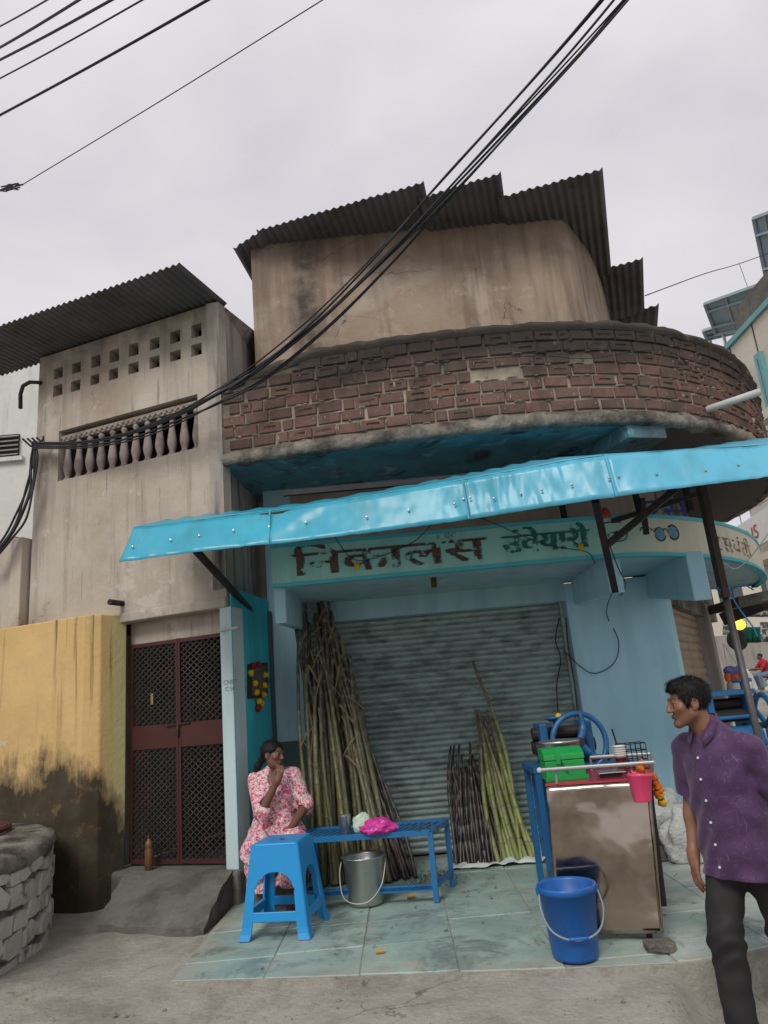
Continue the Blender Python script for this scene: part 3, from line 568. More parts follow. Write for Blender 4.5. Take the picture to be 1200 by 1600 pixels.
glyphs(['र','स','वं','ती'], FAS.s_of_x(2.95)+0.1, 2.58, 0.22, m_letter3, [None]*4, 1.9)
# painted eye and spectacles
def stroke(pts, l0, z0, w_, m, name, parent, lift=0.005):
    b = MB(); P = []
    for i, (x, y) in enumerate(pts):
        a = pts[max(i-1,0)]; c_ = pts[min(i+1,len(pts)-1)]; d = Vector((c_[0]-a[0], c_[1]-a[1])); d = d.normalized() if d.length else Vector((1,0)); nx, ny = -d.y*w_/2, d.x*w_/2
        f = on_band(l0, z0, lift); P.append([f(x+nx, y+ny, 0), f(x-nx, y-ny, 0)])
    b.grid(P); return b.build(name, m, parent)
def arc(cx, cy, rx, ry, a0, a1, n=24): return [(cx+rx*math.cos(R(a0+(a1-a0)*i/n)), cy+ry*math.sin(R(a0+(a1-a0)*i/n))) for i in range(n+1)]
m_ink = worn_paint('black_sign_paint', (0.03,0.03,0.035), 0.5, 0.62, 12); m_pblue = worn_paint('blue_lens_paint', (0.14,0.36,0.50), 0.55, 0.7, 12)
le = FAS.s_of_x(2.0)
for pts, w_ in ((arc(0,0.0,0.085,0.05,150,390),0.01),(arc(0,0.0,0.10,0.035,20,160),0.008),(arc(0,0.005,0.028,0.028,0,360),0.02),(arc(-0.03,0.085,0.12,0.04,50,160),0.012)): stroke(pts, le, 2.68, w_, m_ink, 'painted_eye', B)
lg = FAS.s_of_x(2.42)
for pts, w_ in ((arc(0,0,0.062,0.06,0,360),0.014),(arc(0.165,0.02,0.07,0.065,0,360),0.016),(arc(0.07,0.02,0.03,0.03,20,160),0.012),([(-0.06,0.02),(-0.12,0.06),(-0.20,0.055),(-0.215,0.03)],0.014)): stroke(pts, lg, 2.69, w_, m_ink, 'painted_spectacles', B)
for cx, cy in ((0,0),(0.165,0.02)):
    for q in (0.012,0.030,0.046): stroke(arc(cx,cy,q,q,0,360), lg, 2.69, 0.02, m_pblue, 'painted_lens', B, 0.004)
m_bluepaint = worn_paint('blue_wall_lettering', (0.02,0.03,0.16), 0.6, 0.72, 8)
for px, py, g in ((722,775,'की'),(800,765,'री'),(1010,800,'रस')):
    p0 = onY(px, py, 7.37)
    place_text(g, 0.42, (lambda q: (lambda x, y, k: (q[0]+x, 7.371, q[2]-0.14+y)))(p0), m_bluepaint, 'wall_letter', B)
c = MB(); p0 = onY(1098,642,6.75); p1 = onY(1188,612,6.35); c.tube([p0+np.array([-.05,.35,-.05]), p0, p1], 0.035, 12); c.build('drain_pipe', m_pvc, B, smooth=True)
# ================================================================== left house
LA = R(20); LD = np.array([-math.cos(LA), math.sin(LA)]); LN = np.array([-math.sin(LA), -math.cos(LA)]); LP = np.array([-1.5, 6.42])
def lw(s, off, z): q = LP+LD*s+LN*off; return (float(q[0]), float(q[1]), z)     # s along the wall to the left, off towards the street
H = empty('plaster_house', lw(1.2,0,0), 'grey plastered two storey house with baluster opening and corrugated roof', 'house')
def wall_holes(s0, s1, z0, z1, th, holes, name, m, parent, off=0.0):
    S = sorted(set([s0, s1]+[h[0] for h in holes]+[h[1] for h in holes])); Z = sorted(set([z0, z1]+[h[2] for h in holes]+[h[3] for h in holes])); b = MB()
    inh = lambda s, z: any(h[0] < s < h[1] and h[2] < z < h[3] for h in holes)
    solid = {}
    for i in range(len(S)-1):
        for j in range(len(Z)-1): solid[(i,j)] = not inh((S[i]+S[i+1])/2, (Z[j]+Z[j+1])/2)
    for (i, j), sd_ in solid.items():
        if not sd_: continue
        a, b_, c_, d_ = S[i], S[i+1], Z[j], Z[j+1]
        b.add([lw(a,off,c_),lw(b_,off,c_),lw(b_,off,d_),lw(a,off,d_)], [(0,1,2,3)]); b.add([lw(a,off-th,c_),lw(b_,off-th,c_),lw(b_,off-th,d_),lw(a,off-th,d_)], [(3,2,1,0)])
        for di, dj, e in ((-1,0,(a,c_,a,d_)),(1,0,(b_,c_,b_,d_)),(0,-1,(a,c_,b_,c_)),(0,1,(a,d_,b_,d_))):
            if not solid.get((i+di,j+dj), False): b.add([lw(e[0],off,e[1]),lw(e[2],off,e[3]),lw(e[2],off-th,e[3]),lw(e[0],off-th,e[1])], [(0,1,2,3)])
    return b.build(name, m, parent, fix=True)
vents = []
for i in range(8):
    a = 0.205+i*0.262; j_ = random.uniform(-.012,.012)
    vents += [(a+j_, a+j_+0.125, 5.235+random.uniform(-.01,.01), 5.375+random.uniform(-.01,.01)), (a+j_+random.uniform(-.01,.01), a+j_+0.13, 5.03+random.uniform(-.008,.008), 5.155+random.uniform(-.008,.008))]
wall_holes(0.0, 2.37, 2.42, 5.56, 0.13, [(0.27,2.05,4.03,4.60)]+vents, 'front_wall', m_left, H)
c = MB()
for z, dp in ((2.425,0.02),): c.prism([lw(-0.001,0.022,z), lw(1.30,0.022,z), lw(1.30,-0.1,z), lw(-0.001,-0.1,z)], (0,0,0.09))
c.build('lintel', m_left, H, fix=True, bevel=0.01)
c = MB(); c.prism([lw(-0.045,0.004,0.0), lw(0.08,0.004,0.0), lw(0.08,-0.2,0.0), lw(-0.045,-0.2,0.0)], (0,0,2.43)); c.build('door_jamb', m_jamb, H, fix=True, bevel=0.012)
c = MB(); c.prism([lw(0.08,-0.15,2.22), lw(1.2,-0.15,2.22), lw(1.2,-0.3,2.22), lw(0.08,-0.3,2.22)], (0,0,0.25)); c.build('door_head', m_left, H, fix=True)
jx, jy, _ = lw(-0.047,0,0)
c = MB(); c.prism([(jx,jy-.001,0),(-1.285,7.41,0),(-1.5,7.41,0),(-1.6,6.7,0)], (0,0,2.6)); c.build('side_wall_lower', m_teal, H, fix=True)
m_side = mat('stained_side_plaster', (0.40,0.36,0.32), (0.28,0.25,0.22), 2.5, 0.92, bump=0.5, bs=18, streak=(0.50,0.74), streak_c=(0.04,0.037,0.035))
c = MB(); a0 = lw(0,0.0,0); c.prism([(a0[0]+.003,a0[1],2.6),(a0[0]+.003,a0[1],5.56),(-1.33,7.45,5.80),(-1.3,10,5.9),(-1.3,10,2.6)], (-0.13,0.02,0)); c.build('side_wall', m_side, H, fix=True)
c = MB(); c.prism([lw(2.37,0,0), lw(2.37,-4,0), lw(2.25,-4,0), lw(2.25,0-.02,0)], (0,0,5.5)); c.build('side_wall', m_left, H, fix=True)
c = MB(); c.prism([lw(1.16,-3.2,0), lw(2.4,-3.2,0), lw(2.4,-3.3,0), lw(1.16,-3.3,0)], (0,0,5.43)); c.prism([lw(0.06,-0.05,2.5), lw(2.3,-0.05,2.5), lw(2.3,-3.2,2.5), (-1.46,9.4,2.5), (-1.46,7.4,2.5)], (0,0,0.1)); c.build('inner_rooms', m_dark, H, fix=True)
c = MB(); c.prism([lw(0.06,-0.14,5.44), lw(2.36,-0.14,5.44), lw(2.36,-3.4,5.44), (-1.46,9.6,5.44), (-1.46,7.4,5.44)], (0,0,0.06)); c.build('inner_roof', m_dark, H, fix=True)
bal = MB(); bal.lathe([(0.042,0),(0.042,0.03),(0.028,0.04),(0.03,0.06),(0.046,0.12),(0.05,0.16),(0.042,0.22),(0.03,0.30),(0.024,0.38),(0.024,0.40),(0.034,0.41),(0.034,0.43),(0.026,0.44),(0.026,0.455)], n=12)
m_bal = mat('grey_baluster', (0.34,0.29,0.255), (0.24,0.20,0.18), 6, 0.9, bump=0.4, bs=40, dirt=(0.5,0.7), space='O', rand=True)
bme = bal.mesh('baluster'); bme.materials.append(m_bal); bme.polygons.foreach_set('use_smooth', [True]*len(bme.polygons))
for i in range(12):
    o = bpy.data.objects.new('baluster', bme); COL.objects.link(o); o.parent = H; o.location = Vector(lw(0.33+i*0.150,-0.07,4.03))-H.location; o.rotation_euler[2] = i
c = MB()                                   # scalloped rail over the balusters
for i in range(26):
    s_ = 0.28+i*0.069; c.tube([lw(s_,-0.045,4.50), lw(s_+0.035,-0.04,4.535), lw(s_+0.07,-0.045,4.50)], 0.02, 6)
c.prism([lw(0.272,-0.04,4.485), lw(2.048,-0.04,4.485), lw(2.048,-0.12,4.485), lw(0.272,-0.12,4.485)], (0,0,0.07)); c.build('baluster_rail', m_bal, H, fix=True)
e0 = onZ(268,415,5.60); ev = Vector(lw(0,0.68,0))-Vector(lw(0,0,0)); q0 = Vector(lw(-0.02,0.66,5.60)); q1 = Vector(lw(3.2,0.66,5.60))
corr(q0, q1, -Vector((LN[0],LN[1],0))*0.80+Vector((0,0,0.0)), 44, 0.012, 'roof_sheet', H)
c = MB(); hp = [onP(64,598,lw(2.3,0.02,0),(LN[0],LN[1],0)), onP(47,597,lw(2.3,0.05,0),(LN[0],LN[1],0)), onP(36,603,lw(2.3,0.05,0),(LN[0],LN[1],0)), onP(32,616,lw(2.3,0.05,0),(LN[0],LN[1],0)), onP(32,638,lw(2.3,0.05,0),(LN[0],LN[1],0))]
c.tube(hp, 0.022, 8); c.build('bent_pipe', m_iron, H, smooth=True)
# gate of the house
G = empty('gate', lw(0.63,-0.15,0.25), None, None)
for kk in ('label','category'):
    if kk in G: del G[kk]
gl = G.location.copy(); G.parent = H; G.location = gl-H.location
c = MB()
def gbar(s0, z0, s1, z1, w_, dp, off=-0.14): c.bar(lw(s0,off,z0), lw(s1,off,z1), w_, dp, up=(LN[0],LN[1],0))
for s_ in (0.10, 0.625, 0.645, 1.165): gbar(s_,0.27,s_,2.22,0.03,0.035)
for z in (0.285,2.20): gbar(0.10,z,1.165,z,0.035,0.03)
c.build('gate_frame', m_rust, G)
for s0_, s1_ in ((0.115,0.61),(0.66,1.15)):
    c = MB(); c.prism([lw(s0_,-0.125,1.24), lw(s1_,-0.125,1.24), lw(s1_,-0.14,1.24), lw(s0_,-0.14,1.24)], (0,0,0.21)); c.build('lock_panel', m_rust, G, fix=True)
    for z0_, z1_ in ((0.30,1.24),(1.45,2.19)):
        c = MB(); W_ = s1_-s0_; Hh = z1_-z0_; stp = 0.068; asp = 0.80
        for dirn in (1, -1):
            k = -Hh/asp
            while k < W_:
                # line s = k + t, z = asp*t
                t0 = max(0, -k); t1 = min(Hh/asp, W_-k)
                if t1-t0 > 0.01:
                    a, b_ = (k+t0, asp*t0), (k+t1, asp*t1)
                    if dirn < 0: a, b_ = (W_-a[0], a[1]), (W_-b_[0], b_[1])
                    c.bar(lw(s0_+a[0],-0.14-0.004*dirn,z0_+a[1]), lw(s0_+b_[0],-0.14-0.004*dirn,z0_+b_[1]), 0.012, 0.005, up=(LN[0],LN[1],0))
                k += stp
        c.build('grille', m_iron, G)
c = MB(); c.tube([lw(0.50,-0.115,1.445), lw(0.76,-0.115,1.43)], 0.008, 6); c.tube([lw(0.63,-0.11,1.44), lw(0.63,-0.105,1.33)], 0.012, 6); c.build('latch', m_iron, G)
c = MB(); c.box((-.012,-.012,-.05),(.012,.012,.05)); 
c.v = [tuple(np.array(p)+np.array(onP(238,1092,lw(0,-0.12,0),(LN[0],LN[1],0)))) for p in c.v]; c.build('door_charm', mat('brass_charm', (0.25,0.17,0.06), rough=0.4), G)
# sill, step and ramp
st = MB(); st.prism([lw(-0.08,0.07,-0.05), lw(1.22,0.08,-0.05), lw(1.28,-0.3,-0.05), lw(-0.08,-0.3,-0.05)], (0,0,0.295)); st.build('door_step', m_darkconc, H, bevel=0.03, fix=True)
rp = MB(); a, b_, c_, d_ = lw(-0.02,0.05,0.250), lw(1.05,0.06,0.252), onZ(152,1446,0.015), onZ(318,1452,0.015)
P = []
for i in range(13):
    u_ = i/12; row = []
    for j in range(9):
        v_ = j/8; p = Vector(a).lerp(Vector(b_), u_).lerp(Vector(d_).lerp(Vector(c_), u_), v_); p.z += 0.015*mnoise.noise(Vector((u_*6, v_*4, 0)))+0.03*math.sin(math.pi*v_); p.x += 0.03*mnoise.noise(Vector((v_*7, u_*7, 4)))*v_; p.y += 0.05*mnoise.noise(Vector((u_*5, 1, 4)))*v_; row.append(p)
    P.append(row)
rp.grid(P); Q = [[Vector((p.x, p.y, -0.12)) for p in r_] for r_ in P]
for edge in ([P[0],Q[0]],[P[-1],Q[-1]],[[r_[-1] for r_ in P],[r_[-1] for r_ in Q]]): rp.grid(edge)
tag(rp.build('concrete_ramp', m_darkconc, smooth=False, fix=True), 'dark rough concrete ramp sloping down from the gate sill', 'ramp')
# yellow boundary wall
Y = MB(); f0 = 0.27
Y.prism([lw(1.163,-0.05,-0.1), lw(1.25,0.20,-0.1), lw(1.38,f0,-0.1), lw(3.9,f0,-0.1), lw(3.9,-0.05,-0.1)], (0,0,2.60)); tag(Y.build('boundary_wall', m_yellow, fix=True, bevel=0.012, seg=2), 'yellow limewashed wall left of the gate, black with mould at its foot', 'wall')
c = MB(); q = onP(178,941,lw(0,0.12,0),(LN[0],LN[1],0)); c.tube([tuple(q-np.array([LN[0],LN[1],0])*0.2), tuple(q+np.array([LN[0],LN[1],-0.05])*0.06)], 0.028, 10); tag(c.build('drain_spout', m_iron, smooth=False), 'short dark drain spout above the yellow wall beside the gate', 'pipe')
N = MB(); N.prism([lw(2.40,0.10,2.515), lw(2.55,0.10,2.515), lw(2.55,-0.2,2.515), lw(2.40,-0.2,2.515)], (0,0,0.95)); N.prism([lw(2.55,0.06,2.515), lw(4.2,0.06,2.515), lw(4.2,-0.2,2.515), lw(2.55,-0.2,2.515)], (0,0,0.99)); tag(N.build('neighbour_wall', m_left, fix=True, bevel=0.01), 'low grey wall stub with pilaster above the yellow wall at far left', 'wall')
# ================================================================== awning
AW = empty('awning', (0.5, 5.6, 2.7), 'long glossy cyan sheet awning with riveted front flap over the shop', 'awning')
ab = crom([(-2.10,5.42,2.70),(-1.47,5.31,2.70),(-0.6,5.25,2.70),(0.42,5.10,2.70),(1.0,4.96,2.705),(1.63,4.78,2.70),(2.6,4.62,2.70),(3.5,4.50,2.70)], 10)
at_ = crom([(-2.05,5.60,3.02),(-1.45,5.53,3.02),(-0.62,5.44,3.02),(0.41,5.17,3.02),(1.0,5.02,3.03),(1.63,4.86,3.03),(2.75,4.82,2.99),(3.5,4.72,2.99)], 10)
def interp(P, a): i = min(int(a), len(P)-2); return P[i]+(P[i+1]-P[i])*(a-i)
seams = [0, 17, 33, 50, 70]
m_rivet = mat('steel_rivet', (0.5,0.5,0.5), rough=0.3, metal=0.9, bump=0)
for k in range(4):
    b = MB(); P = []; nn = (seams[k+1]-seams[k])*4; o3 = 0.004*(k % 2)
    for i in range(nn+1):
        a = seams[k]+i/4-(0.15 if i == 0 and k else 0); p = interp(ab, max(a,0)); q = interp(at_, max(a,0)); row = []
        for j in range(9):
            v_ = j/8; r_ = p+(q-p)*v_; d_ = 0.016*mnoise.noise(Vector((a*0.55, v_*1.3, k)))+0.006*mnoise.noise(Vector((a*1.9, v_*4, k+5)))
            crease = 0.02*math.exp(-((a-(17+6*(v_-0.3)))/1.3)**2)
            row.append((r_[0], r_[1]-d_-o3-crease, r_[2]+0.004*mnoise.noise(Vector((a*2, 0, 7)))*(1-v_)))
        P.append(row)
    b.grid(P); vsheet = b.build('front_flap', m_awn, AW, smooth=True, solid=0.003)
    p = interp(ab, seams[k+1]-0.2); q = interp(at_, seams[k+1]-0.2); c = MB(); c.bar(tuple(p-[0,0.022,0]), tuple(q-[0,0.022,0]), 0.012, 0.006, up=(0,1,0)); c.build('seam_strip', m_awn, AW)
rv = MB(); rv.lathe([(0.0,-0.006),(0.009,-0.004),(0.011,0.0)], n=8); rv.v = [(x, z, y) for x, y, z in rv.v]; rme = rv.mesh('rivet'); rme.materials.append(m_rivet)
for a in (1.2,6.5,10,13.5,16.8,20,24.5,27.5,31.5,32.6,33.4,36.5,40,42.5,46,49.6,50.4,53,56,58,61,64):
    p = interp(ab, a); q = interp(at_, a); c_ = p+(q-p)*(0.42+random.uniform(-.05,.1)); o = bpy.data.objects.new('rivet', rme); COL.objects.link(o); o.parent = AW; o.location = Vector((c_[0], c_[1]-0.022, c_[2]))-AW.location
b = MB(); P = []
for i in range(0, 71):
    q = interp(at_, i); row = []
    for j in range(6):
        v_ = j/5; x = q[0]; y1 = 6.32+0.02*x; y = q[1]+(y1-q[1])*v_; row.append((x, y, q[2]+0.005+0.335*(y-q[1])+0.010*math.sin(i*1.9)*v_))
    P.append(row)
b.grid(P); b.build('roof_sheet', m_awn, AW, smooth=True, solid=0.003)
def iron(name, a, b_, w_=0.05, h_=None): c = MB(); c.bar(a, b_, w_, h_ or w_); return c.build(name, m_iron, AW)
iron('strut', onY(306,860,5.40), (-1.36,7.37,2.37), 0.045)
iron('strut', onY(930,782,5.05), onY(961,922,6.08), 0.055)
iron('brace', onY(948,852,5.5), onY(1055,765,5.3), 0.05)
iron('brace', onY(1010,835,6.0), onY(1003,778,5.9), 0.04)
for px, pz in ((880,790),(1000,795),(1082,800)): p = onY(px, pz, 6.12); iron('post', (p[0], 6.14, 2.86), (p[0], 6.2, 3.40), 0.045)
iron('beam', (-1.9,5.62,2.985), (0.4,5.3,2.985), 0.04); iron('beam', (0.4,5.3,2.985), (3.4,4.95,2.95), 0.04); iron('beam', (-0.9,6.2,3.38), (3.2,6.3,3.40), 0.045)
iron('beam', onY(955,815,6.05), onY(1098,770,6.0), 0.04)
# prop pole
PO = empty('prop_pole', (2.62,5.6,0), 'leaning grey pipe propping the awning, bound with blue rope', 'pole')
c = MB(); c.tube([(2.64,5.6,0),(2.60,5.6,2.15)], 0.027, 10); c.build('pipe', mat('weathered_pipe', (0.13,0.125,0.125), (0.09,0.085,0.085), 10, 0.5, 0.4, 0.2, 60), PO, smooth=True)
c = MB(); c.bar((2.585,5.58,2.02), (2.57,5.55,2.93), 0.085, 0.05); c.build('channel', mat('rusty_channel', (0.075,0.05,0.04), (0.05,0.035,0.03), 12, 0.7, 0.3, 0.3), PO)
RPm = mat('blue_rope', (0.04,0.22,0.42), (0.03,0.16,0.32), 20, 0.8, space='O'); c = MB()
for i in range(5): c.tube([(2.60+0.042*math.cos(t*0.7+i), 5.6+0.042*math.sin(t*0.7+i), 2.06+i*0.012+0.006*math.sin(t+i)) for t in range(10)], 0.007, 5)
for q in (((2.64,5.57,2.07),(2.72,5.53,2.10),(2.78,5.5,2.05)),((2.62,5.56,2.06),(2.66,5.54,1.92),(2.72,5.52,1.78),(2.74,5.52,1.70)),((2.58,5.57,2.07),(2.52,5.55,2.09))): c.tube(crom(q,5), 0.006, 5)
c.build('rope_binding', RPm, PO)

# ================================================================== objects
def lathe_obj(name, prof, loc, m, parent, n=28, sx=1, sy=1, smooth=True):
    b = MB(); b.lathe(prof, loc, n, 0, sx, sy); return b.build(name, m, parent, smooth=smooth)
m_stool = mat('blue_moulded_plastic', (0.008,0.26,0.60), (0.008,0.24,0.54), 4, 0.38, bump=0.05, bs=90, space='O', dirt=(0.62,0.75), dirt_c=(0.03,0.15,0.35), spec=0.5)
m_bluepaint2 = mat('blue_enamel', (0.012,0.15,0.36), (0.012,0.12,0.30), 6, 0.42, 0.0, 0.15, 50, dirt=(0.58,0.7), dirt_c=(0.02,0.05,0.09), dirt_s=7, spec=0.5)
m_bucket = mat('blue_bucket_plastic', (0.010,0.12,0.42), (0.010,0.10,0.36), 5, 0.38, bump=0.05, space='O', dirt=(0.55,0.75), dirt_c=(0.02,0.05,0.14), spec=0.5)
# plastic stool
def make_stool(loc, rz):
    S = empty('plastic_stool', loc, 'bright blue moulded plastic stool in front of the seated woman', 'stool', rz=rz); Hs = 0.58; wb, wt = 0.235, 0.165
    def side(k, u, z, ins=0.0):
        """point on side k (0 front,1 right,2 back,3 left); u in -1..1 across"""
        h = wb+(wt-wb)*(z/Hs)-ins; fl = 0.012*max(0, 1-z/0.05); h += fl; x, y = u*h, -h; a = k*math.pi/2
        return (x*math.cos(a)-y*math.sin(a), x*math.sin(a)+y*math.cos(a), z)
    lw_ = 0.30; za, zc = 0.29, 0.405
    def panel(k, lo, hi):
        """leg strip of side k between u=lo..hi for z in 0..za"""
        return [[side(k, lo+(hi-lo)*i/3, za*j/8) for j in range(9)] for i in range(4)]
    for k in range(4):            # L-shaped corner legs
        c = MB(); c.grid(panel(k, 1-lw_, 1)); c.grid(panel((k+1) % 4, -1, -1+lw_)); c.build('leg', m_stool, S, world=False, solid=0.012, smooth=False)
    c = MB()
    for k in range(4):
        P = []
        for i in range(33):
            u = -1+2*i/32; e = abs(u)/(1-lw_); z0 = za if e >= 1 else za+(zc-za)*math.sqrt(max(0, 1-e**2.2)); P.append([side(k, u, z0+(Hs-0.012-z0)*j/5) for j in range(6)])
        c.grid(P)
    c.build('apron', m_stool, S, world=False, solid=0.012)
    c = MB(); P = []; ring_ = []
    for k in range(4):
        for i in range(10): ring_.append(side(k, -1+2*i/10, Hs-0.012))
    def inset(p, f, z): return (p[0]*f, p[1]*f, z)
    def rnd(p):  # rounded corners
        return p
    rings = [ring_, [inset(p,1.0,Hs-0.006) for p in ring_], [inset(p,0.97,Hs+0.004) for p in ring_], [inset(p,0.90,Hs+0.006) for p in ring_], [inset(p,0.45,Hs+0.003) for p in ring_], [inset(p,0.12,Hs+0.001) for p in ring_]]
    c.grid([[r_[i] for r_ in rings] for i in range(40)], closed_u=True); c.build('seat', m_stool, S, world=False, smooth=True)
    for k in range(4):
        c = MB(); P = [[side(k, -0.76+1.52*i/4, z, 0.006) for z in (0.105,0.165)] for i in range(5)]; c.grid(P); c.build('stretcher', m_stool, S, world=False, solid=0.025, bevel=0.005)
    return S
make_stool((-0.94,5.52,0.003), R(-10))
# blue slatted bench
BN = empty('slatted_bench', (-0.35,6.1,0), 'low blue painted steel bench with slatted top beside the sugarcane', 'bench')
bf = [Vector((0.13,5.87,0)), Vector((0.28,6.29,0)), Vector((-0.82,6.43,0)), Vector((-0.97,6.01,0))]; bz = 0.485
for p in bf: c = MB(); c.bar(p+Vector((0,0,0.003)), p+Vector((0,0,bz)), 0.04, 0.04, up=(1,-0.13,0)); c.build('leg', m_bluepaint2, BN); 
for i in range(4): a, b_ = bf[i], bf[(i+1) % 4]; c = MB(); c.bar(a+Vector((0,0,bz)), b_+Vector((0,0,bz)), 0.045, 0.04); c.build('top_rail', m_bluepaint2, BN)
for i in (0,2,3): a, b_ = bf[i], bf[(i+1) % 4]; c = MB(); c.bar(a+Vector((0,0,0.11)), b_+Vector((0,0,0.11)), 0.03, 0.035); c.build('lower_rail', m_bluepaint2, BN)
c = MB(); c.bar(bf[0]+Vector((0,0,0.10)), bf[3]+Vector((0,0,0.10)), 0.03, 0.035); c.build('lower_rail', m_bluepaint2, BN)
for i in range(19):
    a = bf[3].lerp(bf[0], (i+0.7)/19.6); b_ = bf[2].lerp(bf[1], (i+0.7)/19.6+0.03); c = MB(); c.bar(a+Vector((0,0,bz+0.008)), b_+Vector((0,0,bz+0.008)), 0.028, 0.006); c.build('slat', m_bluepaint2, BN)
# steel bucket
m_ss = mat('brushed_steel', (0.50,0.50,0.48), (0.42,0.42,0.40), 4, 0.33, 0.9, 0.12, 25, space='O', dirt=(0.6,0.8), dirt_c=(0.25,0.24,0.22))
SB = empty('steel_bucket', (-0.40,6.0,0), 'dull stainless steel bucket with wire handle under the blue bench', 'bucket')
lathe_obj('body', [(0.10,0.004),(0.125,0.004),(0.135,0.02),(0.162,0.325),(0.172,0.335),(0.174,0.342),(0.168,0.342),(0.158,0.325),(0.13,0.05),(0.0,0.045)], (-0.40,6.0,0), m_ss, SB)
c = MB(); c.tube(crom([(-0.572,5.99,0.31),(-0.585,5.93,0.22),(-0.56,5.86,0.09),(-0.47,5.835,0.045),(-0.36,5.835,0.06),(-0.27,5.88,0.15),(-0.235,5.95,0.27),(-0.232,5.99,0.31)],6), 0.005, 6); c.build('handle', m_steel, SB, smooth=True)
# things on the bench
lathe_obj('steel_tumbler', [(0.04,0),(0.045,0.004),(0.048,0.13),(0.052,0.135),(0.047,0.135),(0.042,0.02),(0,0.018)], tuple(onZ(540,1302,0.50)), m_ss, None)
tag(bpy.data.objects['steel_tumbler'], 'small steel tumbler standing on the blue bench', 'tumbler')
def lump(name, c, r, m, seed, amp=0.25, fr=6, parent=None, sub=4, flat=True, sx=(1,1,1), fold=0.0):
    b = bmesh.new(); bmesh.ops.create_icosphere(b, subdivisions=sub, radius=1.0)
    for v in b.verts:
        n = v.co.normalized(); d = 1+amp*mnoise.noise(n*1.6+Vector((seed,0,0)))+amp*0.5*mnoise.noise(n*fr*0.6+Vector((0,seed,0)))+fold*(abs(mnoise.noise(n*fr+Vector((0,0,seed))))-0.2)
        p = Vector((n.x*r*sx[0]*d, n.y*r*sx[1]*d, n.z*r*sx[2]*d))
        if flat: p.z = max(p.z, -r*sx[2]*0.72)
        v.co = p+Vector((0,0,r*sx[2]*0.72 if flat else 0))+Vector(c)
    me = bpy.data.meshes.new(name); b.to_mesh(me); b.free(); return link(name, me, m, parent, smooth=True)
m_pkt = mat('pale_green_wrapper', (0.42,0.62,0.52), (0.55,0.6,0.45), 12, 0.5, space='W', bump=0.4, bs=30)
tag(lump('wrapped_packet', tuple(onZ(566,1300,0.50)), 0.085, m_pkt, 3, 0.25, 5, sx=(0.9,0.6,0.95), fold=0.25), 'pale green paper packet on the bench next to the tumbler', 'packet')
m_pbag = mat('pink_plastic_bag', (0.62,0.05,0.26), (0.5,0.03,0.3), 14, 0.35, space='W', bump=0.5, bs=40, dirt=(0.58,0.66), dirt_c=(0.75,0.45,0.5), dirt_s=14)
tag(lump('plastic_bag', tuple(onZ(592,1302,0.50)), 0.11, m_pbag, 8, 0.3, 7, sx=(1.2,0.7,0.55), fold=0.35), 'crumpled pink plastic bag lying on the blue bench', 'bag')
# dark board behind the woman
c = MB(); c.obox((-1.06,7.31,0.58),(0.20,0.0,0),(0,0.012,0.0),(0,0.045,0.60)); tag(c.build('slate_board', mat('dark_slate', (0.045,0.075,0.08), (0.035,0.06,0.065), 2, 0.6), bevel=0.004), 'dark slate slab leaning on the wall behind the seated woman', 'slab')
c = MB(); c.tube([(-1.285,7.36,0.0),(-1.285,7.36,1.4),(-1.283,7.36,2.48)], 0.028, 10); tag(c.build('wall_pipe', mat('dark_pipe', (0.06,0.085,0.09), rough=0.6)), 'dark vertical pipe in the corner of the teal wall', 'pipe')

# ---- sugarcane
def cane_mat(name, a, b, node, tip):
    m, t, p = new_mat(name); v = coords(t, 'O', rand=True); oi = _n(t, 'ShaderNodeObjectInfo')
    c = mixc(t, oi.outputs['Random'], a, b); c = mixc(t, noise_fac(t, coords(t, 'O', (20,20,3), True), 1.5, 0.4, 0.68), c, tuple(x*0.5 for x in b))
    at = _n(t, 'ShaderNodeAttribute'); at.attribute_name = 'node'; s = _n(t, 'ShaderNodeSeparateColor'); t.links.new(at.outputs['Color'], s.inputs[0])
    c = mixc(t, mmath(t, 'MULTIPLY', s.outputs[1], 0.85), c, tip); c = mixc(t, mmath(t, 'MULTIPLY', s.outputs[0], 0.75), c, node); c = mixc(t, mmath(t, 'MULTIPLY', s.outputs[2], 0.16), c, (0.42,0.40,0.33))
    t.links.new(c, p.inputs['Base Color']); p.inputs['Roughness'].default_value = 0.45; add_bump(t, p, v, 60, 0.2, 0.004); return m
m_cane = cane_mat('green_cane', (0.20,0.195,0.075), (0.10,0.10,0.048), (0.10,0.085,0.05), (0.075,0.055,0.05))
m_caned = cane_mat('purple_cane', (0.04,0.022,0.024), (0.024,0.015,0.018), (0.085,0.068,0.055), (0.035,0.022,0.022))
m_caneg = cane_mat('fresh_cane', (0.30,0.33,0.10), (0.20,0.24,0.07), (0.12,0.10,0.05), (0.12,0.08,0.055))
